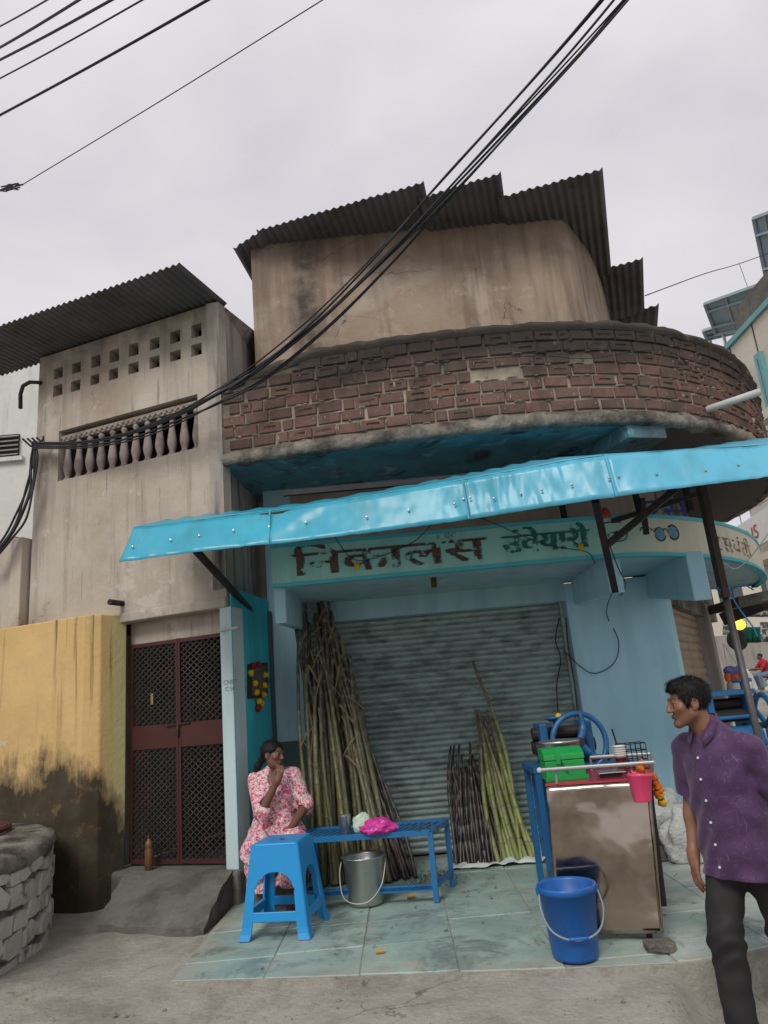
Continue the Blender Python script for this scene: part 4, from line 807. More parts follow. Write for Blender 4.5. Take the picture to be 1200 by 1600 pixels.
def cane_mesh(L, r, seed, m, tipf=0.5):
    q = random.Random(seed); z = 0; pts = []; rs = []; cols = []; bx, by = q.uniform(-.045,.045)*L, q.uniform(-.03,.03)*L; w1, w2 = q.uniform(3,9), q.uniform(0,6)
    def add(z, rr, nd, wh=0):
        a = z/L; rr *= (1-0.35*a*a); pts.append((bx*math.sin(a*math.pi)+0.014*math.sin(a*w1+w2), by*math.sin(a*math.pi), z)); rs.append(rr)
        cols.append((nd, min(1, max(0, (a-tipf)/(1.02-tipf)*1.6)), wh, 1))
    add(0, r, 0)
    while z < L:
        st = q.uniform(0.10,0.19)*(1 if z < L*0.7 else 0.75)
        if z+st > L: break
        add(z+0.012, r*0.97, 0); add(z+st*0.5, r*0.95, 0); add(z+st-0.016, r*0.97, 0, 1); add(z+st-0.006, r*1.13, 1); add(z+st+0.004, r*1.08, 0.8); z += st
    add(L, r*0.8, 0)
    b = MB(); b.tube(pts, rs, 8); me = b.mesh('sugarcane'); me.materials.append(m); ca = me.color_attributes.new('node', 'FLOAT_COLOR', 'POINT')
    for i in range(len(pts)):
        for j in range(8): ca.data[i*8+j].color = cols[i]
    me.polygons.foreach_set('use_smooth', [True]*len(me.polygons)); return me
def put_cane(me, a, b, label, group):
    a, b = Vector(a), Vector(b); o = bpy.data.objects.new('sugarcane', me); COL.objects.link(o); o.location = a
    qd = (b-a).to_track_quat('Z', 'Y'); o.rotation_mode = 'XYZ'; o.rotation_euler = (qd.to_matrix().to_4x4() @ Matrix.Rotation(random.uniform(0,6.28), 4, 'Z')).to_euler()
    return tag(o, label, 'sugarcane', group)
cs = random.Random(5)
big = [cane_mesh(cs.choice((1.75,2.0,2.2,2.35,2.45,2.55,2.7)), cs.uniform(0.020,0.027), i, m_cane, cs.uniform(0.35,0.6)) for i in range(18)]
for layer in range(3):
    n = 18
    for i in range(n):
        u = (i+cs.uniform(-.3,.3))/(n-1); xb = -0.86+0.64*u+cs.uniform(-.03,.03); yb = 6.82-0.10*layer+cs.uniform(-.06,.06)+0.04*math.sin(u*3); xt = -0.88+0.33*u+cs.gauss(0,.045); yt = 7.30-layer*0.055+cs.uniform(-.03,.02)
        Lz = cs.uniform(2.2,2.45); d = Vector((xt-xb, yt-yb, Lz)); put_cane(cs.choice(big), (xb, yb, 0.01), (xb+d.x, yb+d.y, 0.01+d.z), 'tall green sugarcane stalk in the big bundle leaning on the wall left of the shutter', 'sugarcane in the tall left bundle')
put_cane(cane_mesh(2.5,0.02,77,m_cane,0.3), (-0.62,6.75,0.01), (-1.02,7.28,2.42), 'single sugarcane splaying out left at the top of the tall bundle', 'loose sugarcane')
sm = [cane_mesh(cs.uniform(1.05,1.4), 0.018, 30+i, m_caned) for i in range(5)]
for i in range(22):
    u = i/21; put_cane(cs.choice(sm), (-0.34+0.32*u, 6.72+cs.uniform(-.1,.14), 0.01), (-0.62+0.25*u+cs.uniform(-.03,.03), 7.0+cs.uniform(-.06,.06), 1.25), 'short dark purple sugarcane in the small bundle against the tall green canes', 'dark sugarcane beside the tall bundle')
sd_ = [cane_mesh(cs.uniform(0.85,1.12), 0.0175, 50+i, m_caned) for i in range(9)]
for i in range(26):
    u = (i % 13)/12; la = i//13; put_cane(cs.choice(sd_), (0.36+0.44*u, 7.0-0.07*la+cs.uniform(-.02,.02), 0.015), (0.48+0.28*u+cs.gauss(0,.035), 7.46-0.06*la, 0.95), 'short dark purple sugarcane leaning on the shutter right of the bench', 'dark sugarcane leaning on the shutter')
sg = [cane_mesh(L, 0.024, 70+i, m_caneg, 0.6) for i, L in enumerate((0.95,1.15,1.3,1.4,1.05,1.25))]
for i in range(18):
    u = (i % 9)/8; la = i//9; put_cane(sg[(i*5+la) % 6], (0.75+0.33*u+cs.uniform(-.01,.01), 6.98-0.07*la, 0.015), (0.68+0.22*u+cs.gauss(0,.04), 7.48-0.06*la, 1.3), 'yellow green sugarcane leaning on the shutter left of the juice counter', 'green sugarcane leaning on the shutter')
put_cane(cane_mesh(1.88,0.021,91,m_caneg,0.55), (0.95,6.9,0.015), (0.78,7.46,1.82), 'tallest yellow green sugarcane of the group leaning on the shutter', 'loose sugarcane')
# white sheet under the canes
b = MB(); P = []
for i in range(30):
    u = i/29; row = []
    for j in range(8):
        v_ = j/7; x = 0.30+0.92*u; y = 6.80+0.26*v_+0.04*mnoise.noise(Vector((u*5,0,0))); z = 0.012+0.06*abs(mnoise.noise(Vector((u*6,v_*3,2))))+(0.16*max(0,(u-0.86))/0.14*(0.4+v_))
        row.append((x, y, z))
    P.append(row)
b.grid(P); tag(b.build('plastic_sheet', mat('white_woven_sheet', (0.60,0.63,0.62), (0.45,0.5,0.5), 8, 0.7, bump=0.3, bs=40, dirt=(0.55,0.7), dirt_c=(0.25,0.25,0.22)), smooth=True, solid=0.004), 'crumpled white plastic sheet under the canes by the shutter', 'sheet')

c = MB(); lv = random.Random(8)          # dry leaf blades caught in the tall bundle
for i in range(46):
    u = lv.random(); z = lv.uniform(0.9,2.5); f_ = z/2.4; x = (-0.92+0.7*u)*(1-f_)+(-0.88+0.3*u)*f_+lv.uniform(-.03,.03); y = 6.60+0.52*f_-0.03; a = lv.uniform(-1.2,1.2); L = lv.uniform(.08,.28); w_ = lv.uniform(.006,.013); d_ = Vector((math.sin(a),-0.25,-math.cos(a)*(1 if lv.random() < .7 else -1))); P = []
    for j in range(6): t_ = j/5; q = Vector((x,y,z))+d_*L*t_+Vector((0,-0.05*t_*(1-t_),-0.10*t_*t_*L*4)); wd = w_*(1-0.9*t_); P.append([q+Vector((wd,0,0)), q-Vector((wd,0.004,0))])
    c.grid(P)
tag(c.build('dry_cane_leaves', mat('dry_leaf', (0.24,0.19,0.10), (0.14,0.10,0.06), 20, 0.85, bump=0)), 'dry leaf blades hanging in the tall cane bundle', 'leaves', kind='stuff')
# ---- juice counter
K = empty('juice_counter', (1.2,4.95,0), 'stainless steel fronted sugarcane juice counter with red top and pipe rail', 'counter')
ka, kb = np.array([0.815,4.80]), np.array([1.375,4.61]); kn = np.array([0.33,0.944]); KD = 0.72; KZ = 0.86
def steel_panel():
    m, t, p = new_mat('dented_steel_sheet'); v = coords(t, 'W'); t.links.new(mixc(t, noise_fac(t, v, 5, 0.45, 0.7), (0.40,0.335,0.28), (0.27,0.22,0.18)), p.inputs['Base Color']); p.inputs['Metallic'].default_value = 1.0
    t.links.new(ramp(t, noise_fac(t, coords(t, 'W', (1,1,3)), 4, 0.3, 0.7), -0.25, 6.0), p.inputs['Roughness'])
    n = _n(t, 'ShaderNodeTexNoise'); n.inputs['Scale'].default_value = 2.6; n.inputs['Detail'].default_value = 1.5; n.inputs['Distortion'].default_value = 0.8; t.links.new(v, n.inputs['Vector'])
    b = _n(t, 'ShaderNodeBump'); b.inputs['Strength'].default_value = 0.16; b.inputs['Distance'].default_value = 0.10; t.links.new(n.outputs['Fac'], b.inputs['Height']); t.links.new(b.outputs[0], p.inputs['Normal']); return m
m_panel = steel_panel(); c = MB(); P = []
tl, tr, bl, br = (np.array([0.862,4.80,KZ]), np.array([1.475,4.66,KZ]), np.array([0.812,4.80,0.03]), np.array([1.385,4.61,0.045]))
for i in range(25):
    u = i/24; row = []
    for j in range(29): v_ = j/28; p = (bl*(1-u)+br*u)*(1-v_)+(tl*(1-u)+tr*u)*v_; p = p+np.array([0,-1,0])*(0.008*mnoise.noise(Vector((u*2.2,v_*3,1)))*(0.3+v_)+0.003*mnoise.noise(Vector((u*5,v_*7,1)))*v_); row.append(tuple(p))
    P.append(row)
c.grid(P); c.build('front_panel', m_panel, K, smooth=True, solid=0.006)
m_redtop = mat('red_laminate', (0.40,0.035,0.06), (0.30,0.03,0.05), 6, 0.3, bump=0.05, dirt=(0.6,0.7), dirt_c=(0.55,0.35,0.35), spec=0.5)
Td = np.array([kn[0]*KD, kn[1]*KD, 0]); c = MB(); c.prism([tuple(tl+[0,0.01,0.004]), tuple(tr+[0.02,0,0.004]), tuple(tr+Td+[0.02,0,0.004]), tuple(tl+Td+[0,0,0.004])], (0,0,0.014)); c.build('top', m_redtop, K, fix=True)
c = MB(); c.prism([tuple(tr+[0.004,0.02,-0.04]), tuple(tr+Td+[0.004,0,-0.04]), tuple(tr+Td+[-0.02,0,-0.04]), tuple(tr+[-0.02,0.02,-0.04])], (0,0,0.04)); c.build('top_edge', m_ss, K, fix=True)
for p in (bl+[0.04,0.08,0], br+[-0.06,0.09,0], bl+Td, br+Td): q = np.array([p[0]+0.05, p[1]+0.01, KZ-0.001]); c = MB(); c.bar((p[0],p[1],0.0), tuple(q), 0.028, 0.028); c.build('leg', m_iron, K)
c = MB(); c.prism([tuple(bl+Td+[0,0,0.0]), tuple(br+Td+[0,0,0.0]), tuple(tr+Td), tuple(tl+Td)], (0,0.01,0)); c.build('back_panel', m_iron, K, fix=True)
rz_ = KZ+0.105; rl = [tl+[-0.03,-0.02,0.105], tr+[0.03,-0.02,0.105], tr+Td*0.75+[0.02,0,0.105], tl+Td*0.75+[0.25,0,0.105]]
c = MB(); c.tube([tuple(p) for p in rl], 0.0125, 10); c.build('rail', m_steel, K, smooth=False)
for p in (rl[0]+np.array([0.10,0.0,0]), rl[2], rl[3]): c = MB(); c.tube([tuple(p), (p[0],p[1]+0.012,KZ+0.015)], 0.009, 8); c.build('rail_post', m_steel, K)
c = MB(); c.lathe([(0,-0.018),(0.014,-0.012),(0.018,0),(0.014,0.012),(0,0.018)], tuple(rl[0]), 10); c.build('rail_knob', m_pvc, K, smooth=True)
# green cash box
m_green = mat('green_enamel', (0.012,0.30,0.065), (0.01,0.25,0.05), 7, 0.4, bump=0.1, dirt=(0.62,0.75), dirt_c=(0.05,0.1,0.04), spec=0.5)
gx0, gx1, gy = 0.895, 1.150, 4.90; GB = empty('metal_cash_box', (1.02,4.95,KZ+0.018), 'bright green hinged metal box standing on the juice counter', 'box')
c = MB(); c.box((gx0,gy,KZ+0.02),(gx1,gy+0.19,KZ+0.14)); c.build('body', m_green, GB, bevel=0.005)
c = MB(); zl = KZ+0.143; c.prism([(gx0-.004,gy-.004,zl),(gx0-.004,gy+.194,zl),(gx0-.004,gy+.194,zl+.07),(gx0-.004,gy+0.06,zl+.07),(gx0-.004,gy+.0,zl+.035)], (gx1-gx0+.008,0,0)); c.build('lid', m_green, GB, bevel=0.005, fix=True)
c = MB(); c.box((gx0-.012,gy-.014,KZ+0.02),(gx1+.012,gy-.001,KZ+0.045)); c.build('skirt', m_green, GB)
c = MB(); c.box((gx0+.07,gy-.013,KZ+.12),(gx0+.10,gy-.003,KZ+.18)); c.build('hasp', m_green, GB)
c = MB()
for i in range(7): c.tube([(gx0+0.10+0.006*i+0.007*math.cos(a), gy-0.012+0.003*math.sin(a*2), KZ+0.135-0.011*i+0.008*math.sin(a)) for a in [0,1.57,3.14,4.71]], 0.002, 4, closed=True)
c.build('chain', m_iron, GB)
lathe_obj('steel_pot', [(0.13,0),(0.135,0.005),(0.135,0.205),(0.142,0.21),(0.142,0.222),(0.12,0.226),(0,0.228)], (1.075,5.24,KZ+0.02), m_ss, None); tag(bpy.data.objects['steel_pot'], 'round steel pot with flat lid behind the green box', 'pot')
# stacked paper cups
m_cup = mat('red_printed_cup', (0.16,0.02,0.025), (0.10,0.015,0.02), 10, 0.6, space='W', bump=0, dirt=(0.6,0.64), dirt_c=(0.6,0.55,0.5), dirt_s=45); m_white = mat('white_paper', (0.7,0.7,0.68), (0.62,0.62,0.6), 8, 0.6, bump=0)
CU = empty('paper_cup_stack', (1.40,4.95,KZ+0.018), 'stack of red printed paper cups with white rims on the counter', 'cups'); cx, cy = 1.415, 5.0
lathe_obj('cup', [(0.026,0),(0.026,0.003),(0.036,0.092),(0.039,0.094),(0.039,0.098),(0.035,0.098)], (cx,cy,KZ+0.02), m_cup, CU)
for i in range(5): lathe_obj('cup', [(0.035,0.0),(0.0372,0.010),(0.040,0.012),(0.040,0.016),(0.036,0.016),(0.034,0.0)] if i < 4 else [(0.035,0.0),(0.0375,0.012),(0.041,0.014),(0.041,0.019),(0.037,0.019),(0.030,-0.03),(0,-0.03)], (cx,cy,KZ+0.119+i*0.0135), m_white, CU)
# tray, wire basket, pink mug, garland
c = MB(); q = np.array([1.295,4.87,KZ+0.045]); c.prism([tuple(q+[-.085,-.05,0]), tuple(q+[.085,-.065,0]), tuple(q+[.10,.09,0]), tuple(q+[-.07,.10,0])], (0,0,0.006)); c.v = [(x,y,z) for x,y,z in c.v]
TR = c.build('serving_tray', m_ss, None, bevel=0.003, fix=True); tag(TR, 'shallow steel tray resting on the red counter top', 'tray')
c = MB(); c.prism([tuple(q+[-.06,-.03,-.024]), tuple(q+[.06,-.04,-.024]), tuple(q+[.07,.06,-.024]), tuple(q+[-.05,.07,-.024])], (0,0,0.0235)); tag(c.build('tray_pad', mat('dark_pad', (0.03,0.03,0.035), rough=0.6), fix=True), 'dark folded pad under the steel tray', 'pad')
WB = MB(); wo = np.array([1.46,5.12,KZ+0.02]); m_wireb = mat('dark_coated_wire', (0.03,0.035,0.05), rough=0.4, metal=0.5, bump=0)
for z in (0.0,0.06,0.12,0.165): WB.tube([tuple(wo+[0,0,z]), tuple(wo+[.17,0,z]), tuple(wo+[.17,.12,z]), tuple(wo+[0,.12,z])], 0.0035, 5, closed=True)
for i in range(6):
    for y in (0, .12): WB.tube([tuple(wo+[i*.034,y,0]), tuple(wo+[i*.034,y,.165])], 0.003, 5)
for y in (0.02,0.04): WB.tube([tuple(wo+[-0.005,y,0.1]), tuple(wo+[-0.03,y,0.27])], 0.0035, 5)
WB.tube([tuple(wo+[-0.03,0.02,0.27]), tuple(wo+[-0.03,0.04,0.27])], 0.0035, 5)
tag(WB.build('wire_basket', m_wireb), 'dark wire basket behind the paper cups on the counter', 'basket')
MG = empty('pink_mug', (1.40,4.62,0.76), 'pink plastic mug hanging on the counter rail', 'mug'); m_pink = mat('pink_plastic', (0.72,0.06,0.17), (0.66,0.05,0.15), 5, 0.4, bump=0, space='O', spec=0.5)
b = MB(); pr = [(0.040,0.0),(0.050,0.0),(0.052,0.006),(0.063,0.145),(0.067,0.15),(0.067,0.156),(0.062,0.156),(0.059,0.145),(0.048,0.01),(0,0.01)]; b.lathe(pr, (1.395,4.612,0.755), 24)
b.v = [(x+(0.02*max(0,(x-1.395)/0.067)**6 if z > 0.89 else 0), y, z-(0.012*max(0,(x-1.40)/0.067) if z > 0.89 else 0)) for x, y, z in b.v]; b.build('body', m_pink, MG, smooth=True)
c = MB(); c.tube(crom([(1.385,4.675,0.895),(1.38,4.70,0.93),(1.38,4.72,0.90),(1.385,4.70,0.82),(1.39,4.67,0.80)],5), 0.007, 6); c.build('handle', m_pink, MG, smooth=True)
GA = empty('marigold_garland', (1.56,4.8,0.86), 'orange and yellow marigold garland draped over the counter rail', 'garland')
m_or = mat('orange_marigold', (0.75,0.20,0.012), (0.6,0.12,0.01), 30, 0.8, space='W', bump=0.6, bs=120); m_ye = mat('yellow_marigold', (0.72,0.45,0.02), (0.6,0.33,0.01), 30, 0.8, space='W', bump=0.6, bs=120); m_mar = mat('maroon_flower', (0.14,0.02,0.03), rough=0.8, space='W')
gp = [(1000,1192,m_or),(1003,1186,m_or),(993,1207,m_ye),(1003,1209,m_or),(1010,1206,m_or),(1020,1207,m_or),(1022,1213,m_or),(1026,1221,m_or),(1029,1228,m_or),(1026,1232,m_or),(1030,1236,m_ye),(1032,1240,m_mar),(1034,1246,m_ye)]
for i, (px, py, m) in enumerate(gp): lump('flower', tuple(onY(px, py+3, 4.78+0.004*i)-np.array([0,0,0.018])), 0.026 if m is not m_mar else 0.018, m, i, 0.3, 9, GA, sub=3, flat=False, fold=0.5)
for (px, py) in ((985,1208),(990,1206)): lump('flower', tuple(onY(px, py+2, 4.85)-np.array([0,0,0.018])), 0.024, m_ye, px, 0.3, 9, GA, sub=3, flat=False, fold=0.5)
# stone wedge under the counter
c = MB(); q = onZ(1040,1485,0); c.prism([tuple(q+np.array(d)) for d in ((-.11,-.03,0),(0.02,-.07,0),(.06,-.02,0),(.05,.07,0),(-.10,.08,0))], (0,0,0.045)); tag(c.build('stone_wedge', m_conc, bevel=0.012, fix=True), 'flat stone chock under the right foot of the counter', 'stone')
# blue buckets
def bucket(loc, r, h, label, tilt=0):
    U = empty('plastic_bucket', loc, label, 'bucket'); x, y, z = loc
    lathe_obj('body', [(r*0.70,0.003),(r*0.76,0.003),(r*0.79,0.02),(r*0.97,h*0.90),(r*1.03,h*0.905),(r*1.035,h),(r*1.0,h+0.004),(r*0.955,h*0.97),(r*0.75,0.03),(0,0.03)], loc, m_bucket, U, 36)
    c = MB(); a0 = R(200); pts = [(x-r*1.0,y-0.02,z+h*0.93),(x-r*1.05,y-r*0.45,z+h*0.70),(x-r*0.85,y-r*0.85,z+h*0.48),(x-r*0.35,y-r*1.05,z+h*0.37),(x+r*0.3,y-r*1.06,z+h*0.37),(x+r*0.8,y-r*0.88,z+h*0.47),(x+r*1.08,y-r*0.45,z+h*0.68),(x+r*1.03,y-0.02,z+h*0.93)]
    c.tube(crom(pts,8), 0.006, 6); c.build('handle', mat('bucket_handle', (0.25,0.30,0.36), rough=0.4, bump=0, space='O'), U, smooth=True)
    c = MB(); c.tube(crom(pts[3:5],6), 0.011, 8); c.build('grip', m_bucket, U, smooth=True)
    for s_ in (-1,1): c = MB(); c.box((x+s_*r*1.0-0.012,y-0.03,z+h*0.88),(x+s_*r*1.0+0.012,y+0.02,z+h*0.97)); c.build('ear', m_bucket, U, bevel=0.003)
    return U
bucket((0.845,4.50,0.003), 0.162, 0.37, 'big bright blue plastic bucket with wire handle in front of the steel counter')
# ---- cane press behind the counter
m_press = mat('shaded_blue_enamel', (0.012,0.115,0.28), (0.010,0.085,0.22), 6, 0.42, 0.0, 0.15, 50, dirt=(0.52,0.68), dirt_c=(0.02,0.035,0.055), dirt_s=7, spec=0.5)  # bench's blue enamel, with the shade behind the counter put into the colour
CP = empty('cane_press', (1.2,5.75,0), 'blue iron sugarcane press with big flywheel behind the counter', 'machine')
fx0, fx1, fy0, fy1 = 0.96, 1.62, 5.62, 6.10
for x, y in ((fx0,fy0),(fx1,fy0),(fx0,fy1),(fx1,fy1)): c = MB(); c.bar((x,y,0),(x,y,0.86),0.045,0.045); c.build('leg', m_press, CP)
c = MB(); c.box((fx0-.03,fy0-.03,0.861),(fx1+.03,fy1+.03,0.90)); c.build('deck', m_press, CP)
c = MB(); c.box((fx0+.03,fy1-.02,0.2),(fx1-.03,fy1,0.86)); c.build('apron', m_press, CP)
c = MB(); c.box((1.04,5.72,0.90),(1.10,6.0,1.20)); c.build('side_plate', m_press, CP, bevel=0.01); c = MB(); c.box((1.38,5.72,0.90),(1.44,6.0,1.20)); c.build('side_plate', m_press, CP, bevel=0.01)
c = MB(); c.box((1.02,5.70,1.20),(1.30,6.02,1.235)); c.build('top_plate', m_press, CP, bevel=0.005)
for (y, z) in ((5.80,1.02),(5.92,1.02),(5.86,1.12)): c = MB(); c.tube([(1.0,y,z),(1.46,y,z)], 0.05, 14); c.build('roller', m_iron, CP)
for pts in (((1.02,5.7,0.92),(1.02,5.68,1.12)),): pass
lathe_obj('gear', [(0.0,0),(0.11,0),(0.12,0.02),(0.11,0.04),(0,0.04)], (0,0,0), m_iron, CP); g_ = CP.children[-1]; g_.location = Vector((0.98,5.86,1.03))-CP.location; g_.rotation_euler = (0, R(90), 0)
c = MB(); wc = Vector((1.30,5.60,1.055)); wr = 0.205; wt = Vector((0.12,-1,0.05)).normalized(); _, wu, wv = frame_of(wt)
rim = []
c.tube([wc+(wu*math.cos(a)+wv*math.sin(a))*wr for a in [2*math.pi*i/40 for i in range(40)]], 0.021, 8, closed=True); FW = c.build('flywheel', m_press, CP, smooth=True)
for k in range(3):
    a = R(100+120*k); c = MB(); pts = [wc+(wu*math.cos(a+0.5*(1-f))+wv*math.sin(a+0.5*(1-f)))*wr*f for f in (0.08,0.4,0.7,1.0)]; c.tube(crom(pts,5), [0.030]*8+[0.022]*8, 8); c.build('spoke', m_press, CP, smooth=True)
c = MB(); c.tube([wc-wt*(-0.03), wc-wt*0.14], 0.032, 12); c.build('hub', m_iron, CP)
c = MB(); q = onY(866,1127,5.7); c.tube([tuple(q-[0,0,0.10]), tuple(q)], 0.01, 6); c.build('oil_cup_stem', m_iron, CP); lathe_obj('oil_cup', [(0.03,0),(0.07,0.02),(0.075,0.03),(0.02,0.035),(0,0.035)], tuple(q), m_press, CP); lump('flower', tuple(q+np.array([0.03,-.04,0.02])), 0.022, m_ye, 4, 0.3, 9, CP, sub=3)
c = MB(); c.tube([onY(947,1158,5.7), onY(950,1180,5.68), onY(957,1205,5.66)], 0.012, 6); c.build('lever', m_iron, CP)
# ---- sacks and blocks by the pier
m_sack = mat('white_woven_sack', (0.62,0.62,0.60), (0.50,0.51,0.50), 6, 0.7, bump=1.0, bs=9, bd=0.06, dirt=(0.55,0.72), dirt_c=(0.35,0.33,0.28), dirt_s=5)
tag(lump('woven_sack', (2.10,6.55,0.24), 0.23, m_sack, 12, 0.28, 3, sx=(1.0,0.7,0.8), fold=0.10, sub=5), 'white woven sack slumped on the blocks beside the pier', 'sack')
tag(lump('woven_sack', (2.25,6.42,0.0), 0.24, m_sack, 21, 0.25, 3, sx=(0.9,0.7,1.05), fold=0.10, sub=5), 'dirty white woven sack standing on the paving behind the man', 'sack')
for (x, y, z, a, lb) in ((1.92,6.55,0.0,0.1,'lower grey stone block under the white sack'),(1.90,6.60,0.125,-0.12,'upper grey stone block under the white sack')):
    c = MB(); c.obox((x,y,z+0.062),(0.17*math.cos(a),0.17*math.sin(a),0),(-0.1*math.sin(a),0.1*math.cos(a),0),(0,0,0.06)); tag(c.build('stone_block', m_darkconc, bevel=0.012), lb, 'block')
# ---- shrine on the teal wall
def onT(px, py, off=0.0):
    n = np.array([0.985,-0.17,0]); p = onP(px, py, (jx+0.0,jy,0), n); return p+n*(off+0.003)
SHR = empty('wall_shrine', tuple(onT(401,1062)), 'small framed holy picture with yellow flowers on the teal wall', 'shrine')
def quadT(a, b, off, th, name, m): c = MB(); q = [onT(a[0],a[1],off), onT(b[0],a[1]-3,off), onT(b[0],b[1]-3,off), onT(a[0],b[1],off)]; c.prism([tuple(x) for x in q], (0.985*th,-0.17*th,0)); return c.build(name, m, SHR, fix=True)
quadT((386,1038),(415,1092),0.0,0.02,'frame',mat('dark_wood_frame',(0.05,0.035,0.025),rough=0.5)); quadT((390,1044),(411,1087),0.021,0.004,'picture',mat('faded_print',(0.12,0.12,0.08),(0.08,0.09,0.07),8,0.5,bump=0))
for i, (px, py) in enumerate(((387,1049),(409,1052),(393,1065),(408,1068),(395,1079),(407,1083),(400,1093),(403,1096))): lump('flower', tuple(onT(px,py,0.03)-np.array([0,0,0.02])), 0.03, m_ye, i, 0.25, 9, SHR, sub=3, flat=False, fold=0.5)
for (px, py) in ((400,1104),(392,1037),(400,1036)): lump('flower', tuple(onT(px,py,0.02)-np.array([0,0,0.02])), 0.03, mat('red_flower',(0.28,0.02,0.025),rough=0.8), px, 0.3, 9, SHR, sub=3, flat=False)
m_chalk = mat('pencil_marks', (0.12,0.15,0.17), rough=0.9, bump=0)
def jam(px, py):
    p0 = onP(px, py, lw(0,0.006,0), (LN[0],LN[1],0)); return lambda x, y, k: (p0[0]-LD[0]*x, p0[1]-LD[1]*x, p0[2]+y)
place_text('CNI57', 0.055, jam(349,1070), m_chalk, 'pencil_writing', H); place_text('C SC', 0.05, jam(352,1080), m_chalk, 'pencil_writing', H)
def tw(px, py):
    p0 = onT(px, py, 0.002); return lambda x, y, k: (p0[0]+0.17*x, p0[1]+0.985*x, p0[2]+y)
m_wt = mat('dark_wall_writing', (0.03,0.10,0.13), rough=0.9, bump=0); place_text('शुभ', 0.10, tw(372,1083), m_wt, 'wall_writing', H, stretch=1.3); place_text('लाभ', 0.10, tw(413,1070), m_wt, 'wall_writing', H, stretch=1.3)
c = MB(); q = onP(343,985,lw(0,0.03,0),(LN[0],LN[1],0)); c.tube([tuple(q), tuple(q+np.array([0.17,-0.01,0.01]))], 0.014, 8); tag(c.build('conduit_stub', m_pvc), 'short white conduit sticking out beside the gate lintel', 'pipe')
# bottle by the gate
BO = empty('water_bottle', tuple(onZ(234,1357,0.247)), 'brown tinted plastic bottle standing at the foot of the gate', 'bottle'); bl_ = lw(0.865,0.0,0.246)
m_bot = mat('murky_bottle', (0.16,0.085,0.04), (0.12,0.06,0.03), 6, 0.25, bump=0.05, space='O', spec=0.5); lathe_obj('body', [(0.03,0),(0.036,0.005),(0.036,0.16),(0.030,0.175),(0.036,0.19),(0.030,0.22),(0.014,0.245),(0.014,0.262),(0,0.262)], bl_, m_bot, BO, 16); lathe_obj('cap', [(0.017,0.255),(0.017,0.28),(0,0.28)], bl_, m_rust, BO, 12)
# ---- round stone kerb of the old well
WL = empty('stone_well', (-5.0,5.3,0), 'round well kerb of pale rubble stones with rough cement rim', 'well'); WC = np.array([-5.0,5.3]); WR = 2.28
m_stone = mat('pale_rubble', (0.54,0.52,0.46), (0.42,0.40,0.35), 5, 0.9, bump=0.8, bs=20, bd=0.02, hvar=0.4, dirt=(0.55,0.66), dirt_c=(0.06,0.055,0.045), dirt_s=3, space='W')
def wp(a, r, z): return (WC[0]+r*math.cos(a), WC[1]+r*math.sin(a), z)
c = MB(); n = 60; P = [[wp(R(-60+130*i/n), WR-0.05, -0.15), wp(R(-60+130*i/n), WR-0.05, 0.60), wp(R(-60+130*i/n), WR-0.9, 0.60)] for i in range(n+1)]; c.grid(P); c.build('core', m_darkconc, WL)
c = MB(); P = []
for i in range(121):
    a = R(-60+130*i/120); row = []
    for j, (r, z) in enumerate(((WR-0.06,0.55),(WR-0.015,0.565),(WR+0.01,0.62),(WR-0.01,0.675),(WR-0.08,0.70),(WR-0.3,0.705),(WR-0.62,0.70),(WR-0.66,0.60))):
        nz = 0.02*mnoise.noise(Vector((a*9, j*0.7, 0)))+0.015*mnoise.noise(Vector((a*25, j, 3))); row.append(wp(a, r+nz, z+nz*0.7))
    P.append(row)
c.grid(P); c.build('cement_rim', m_conc, WL, smooth=True)
rs_ = random.Random(9); z = -0.12
def stone_mesh(w_, h_, d_, seed):
    q = random.Random(seed); b = bmesh.new(); n = q.choice((5,6,7)); pts = []
    for i in range(n): a = 2*math.pi*(i+q.uniform(-.25,.25))/n; pts.append((w_/2*max(-1,min(1,1.5*math.cos(a)))*q.uniform(.9,1.0), h_/2*max(-1,min(1,1.5*math.sin(a)))*q.uniform(.9,1.0)))
    o = [b.verts.new((x, q.uniform(-.01,.012), zz)) for x, zz in pts]; k = [b.verts.new((x*1.02, d_, zz*1.02)) for x, zz in pts]; cen = b.verts.new((q.uniform(-.02,.02), -q.uniform(.004,.016), q.uniform(-.02,.02)))
    mid = [b.verts.new((x*0.90, -q.uniform(.003,.012), zz*0.90)) for x, zz in pts]
    for i in range(n): j = (i+1) % n; b.faces.new((o[i], o[j], k[j], k[i])); b.faces.new((mid[i], mid[j], o[j], o[i])); b.faces.new((cen, mid[j], mid[i]))
    bmesh.ops.recalc_face_normals(b, faces=b.faces); me = bpy.data.meshes.new('stone'); b.to_mesh(me); b.free(); me.materials.append(m_stone); return me
sid = 0
while z < 0.55:
    h_ = rs_.uniform(0.12,0.2); h_ = min(h_, 0.58-z) if 0.58-z < 0.3 else h_; a = R(-30)+rs_.uniform(0,.08)
    if h_ < 0.05: break
    while a < R(52):
        w_ = rs_.uniform(0.13,0.30); am = a+w_/2/WR
        o = bpy.data.objects.new('stone', stone_mesh(w_*1.0, h_*rs_.uniform(.9,1.05), 0.06, sid)); COL.objects.link(o); o.parent = WL; p = wp(am, WR-0.012+rs_.uniform(-.01,.012), z+h_/2+rs_.uniform(-.02,.02)); o.location = Vector(p)-WL.location; o.rotation_euler = (0, rs_.uniform(-.12,.12), am+math.pi/2); sid += 1
        a += (w_+0.012)/WR
    z += h_+0.008
c = MB(); gc = np.array([-3.95,6.15,0.735]); c.tube([tuple(gc+[0.62*math.cos(t*.1571), 0.62*math.sin(t*.1571), 0]) for t in range(40)], 0.02, 6, closed=True); c.build('grate_ring', m_rust, WL)
c = MB()
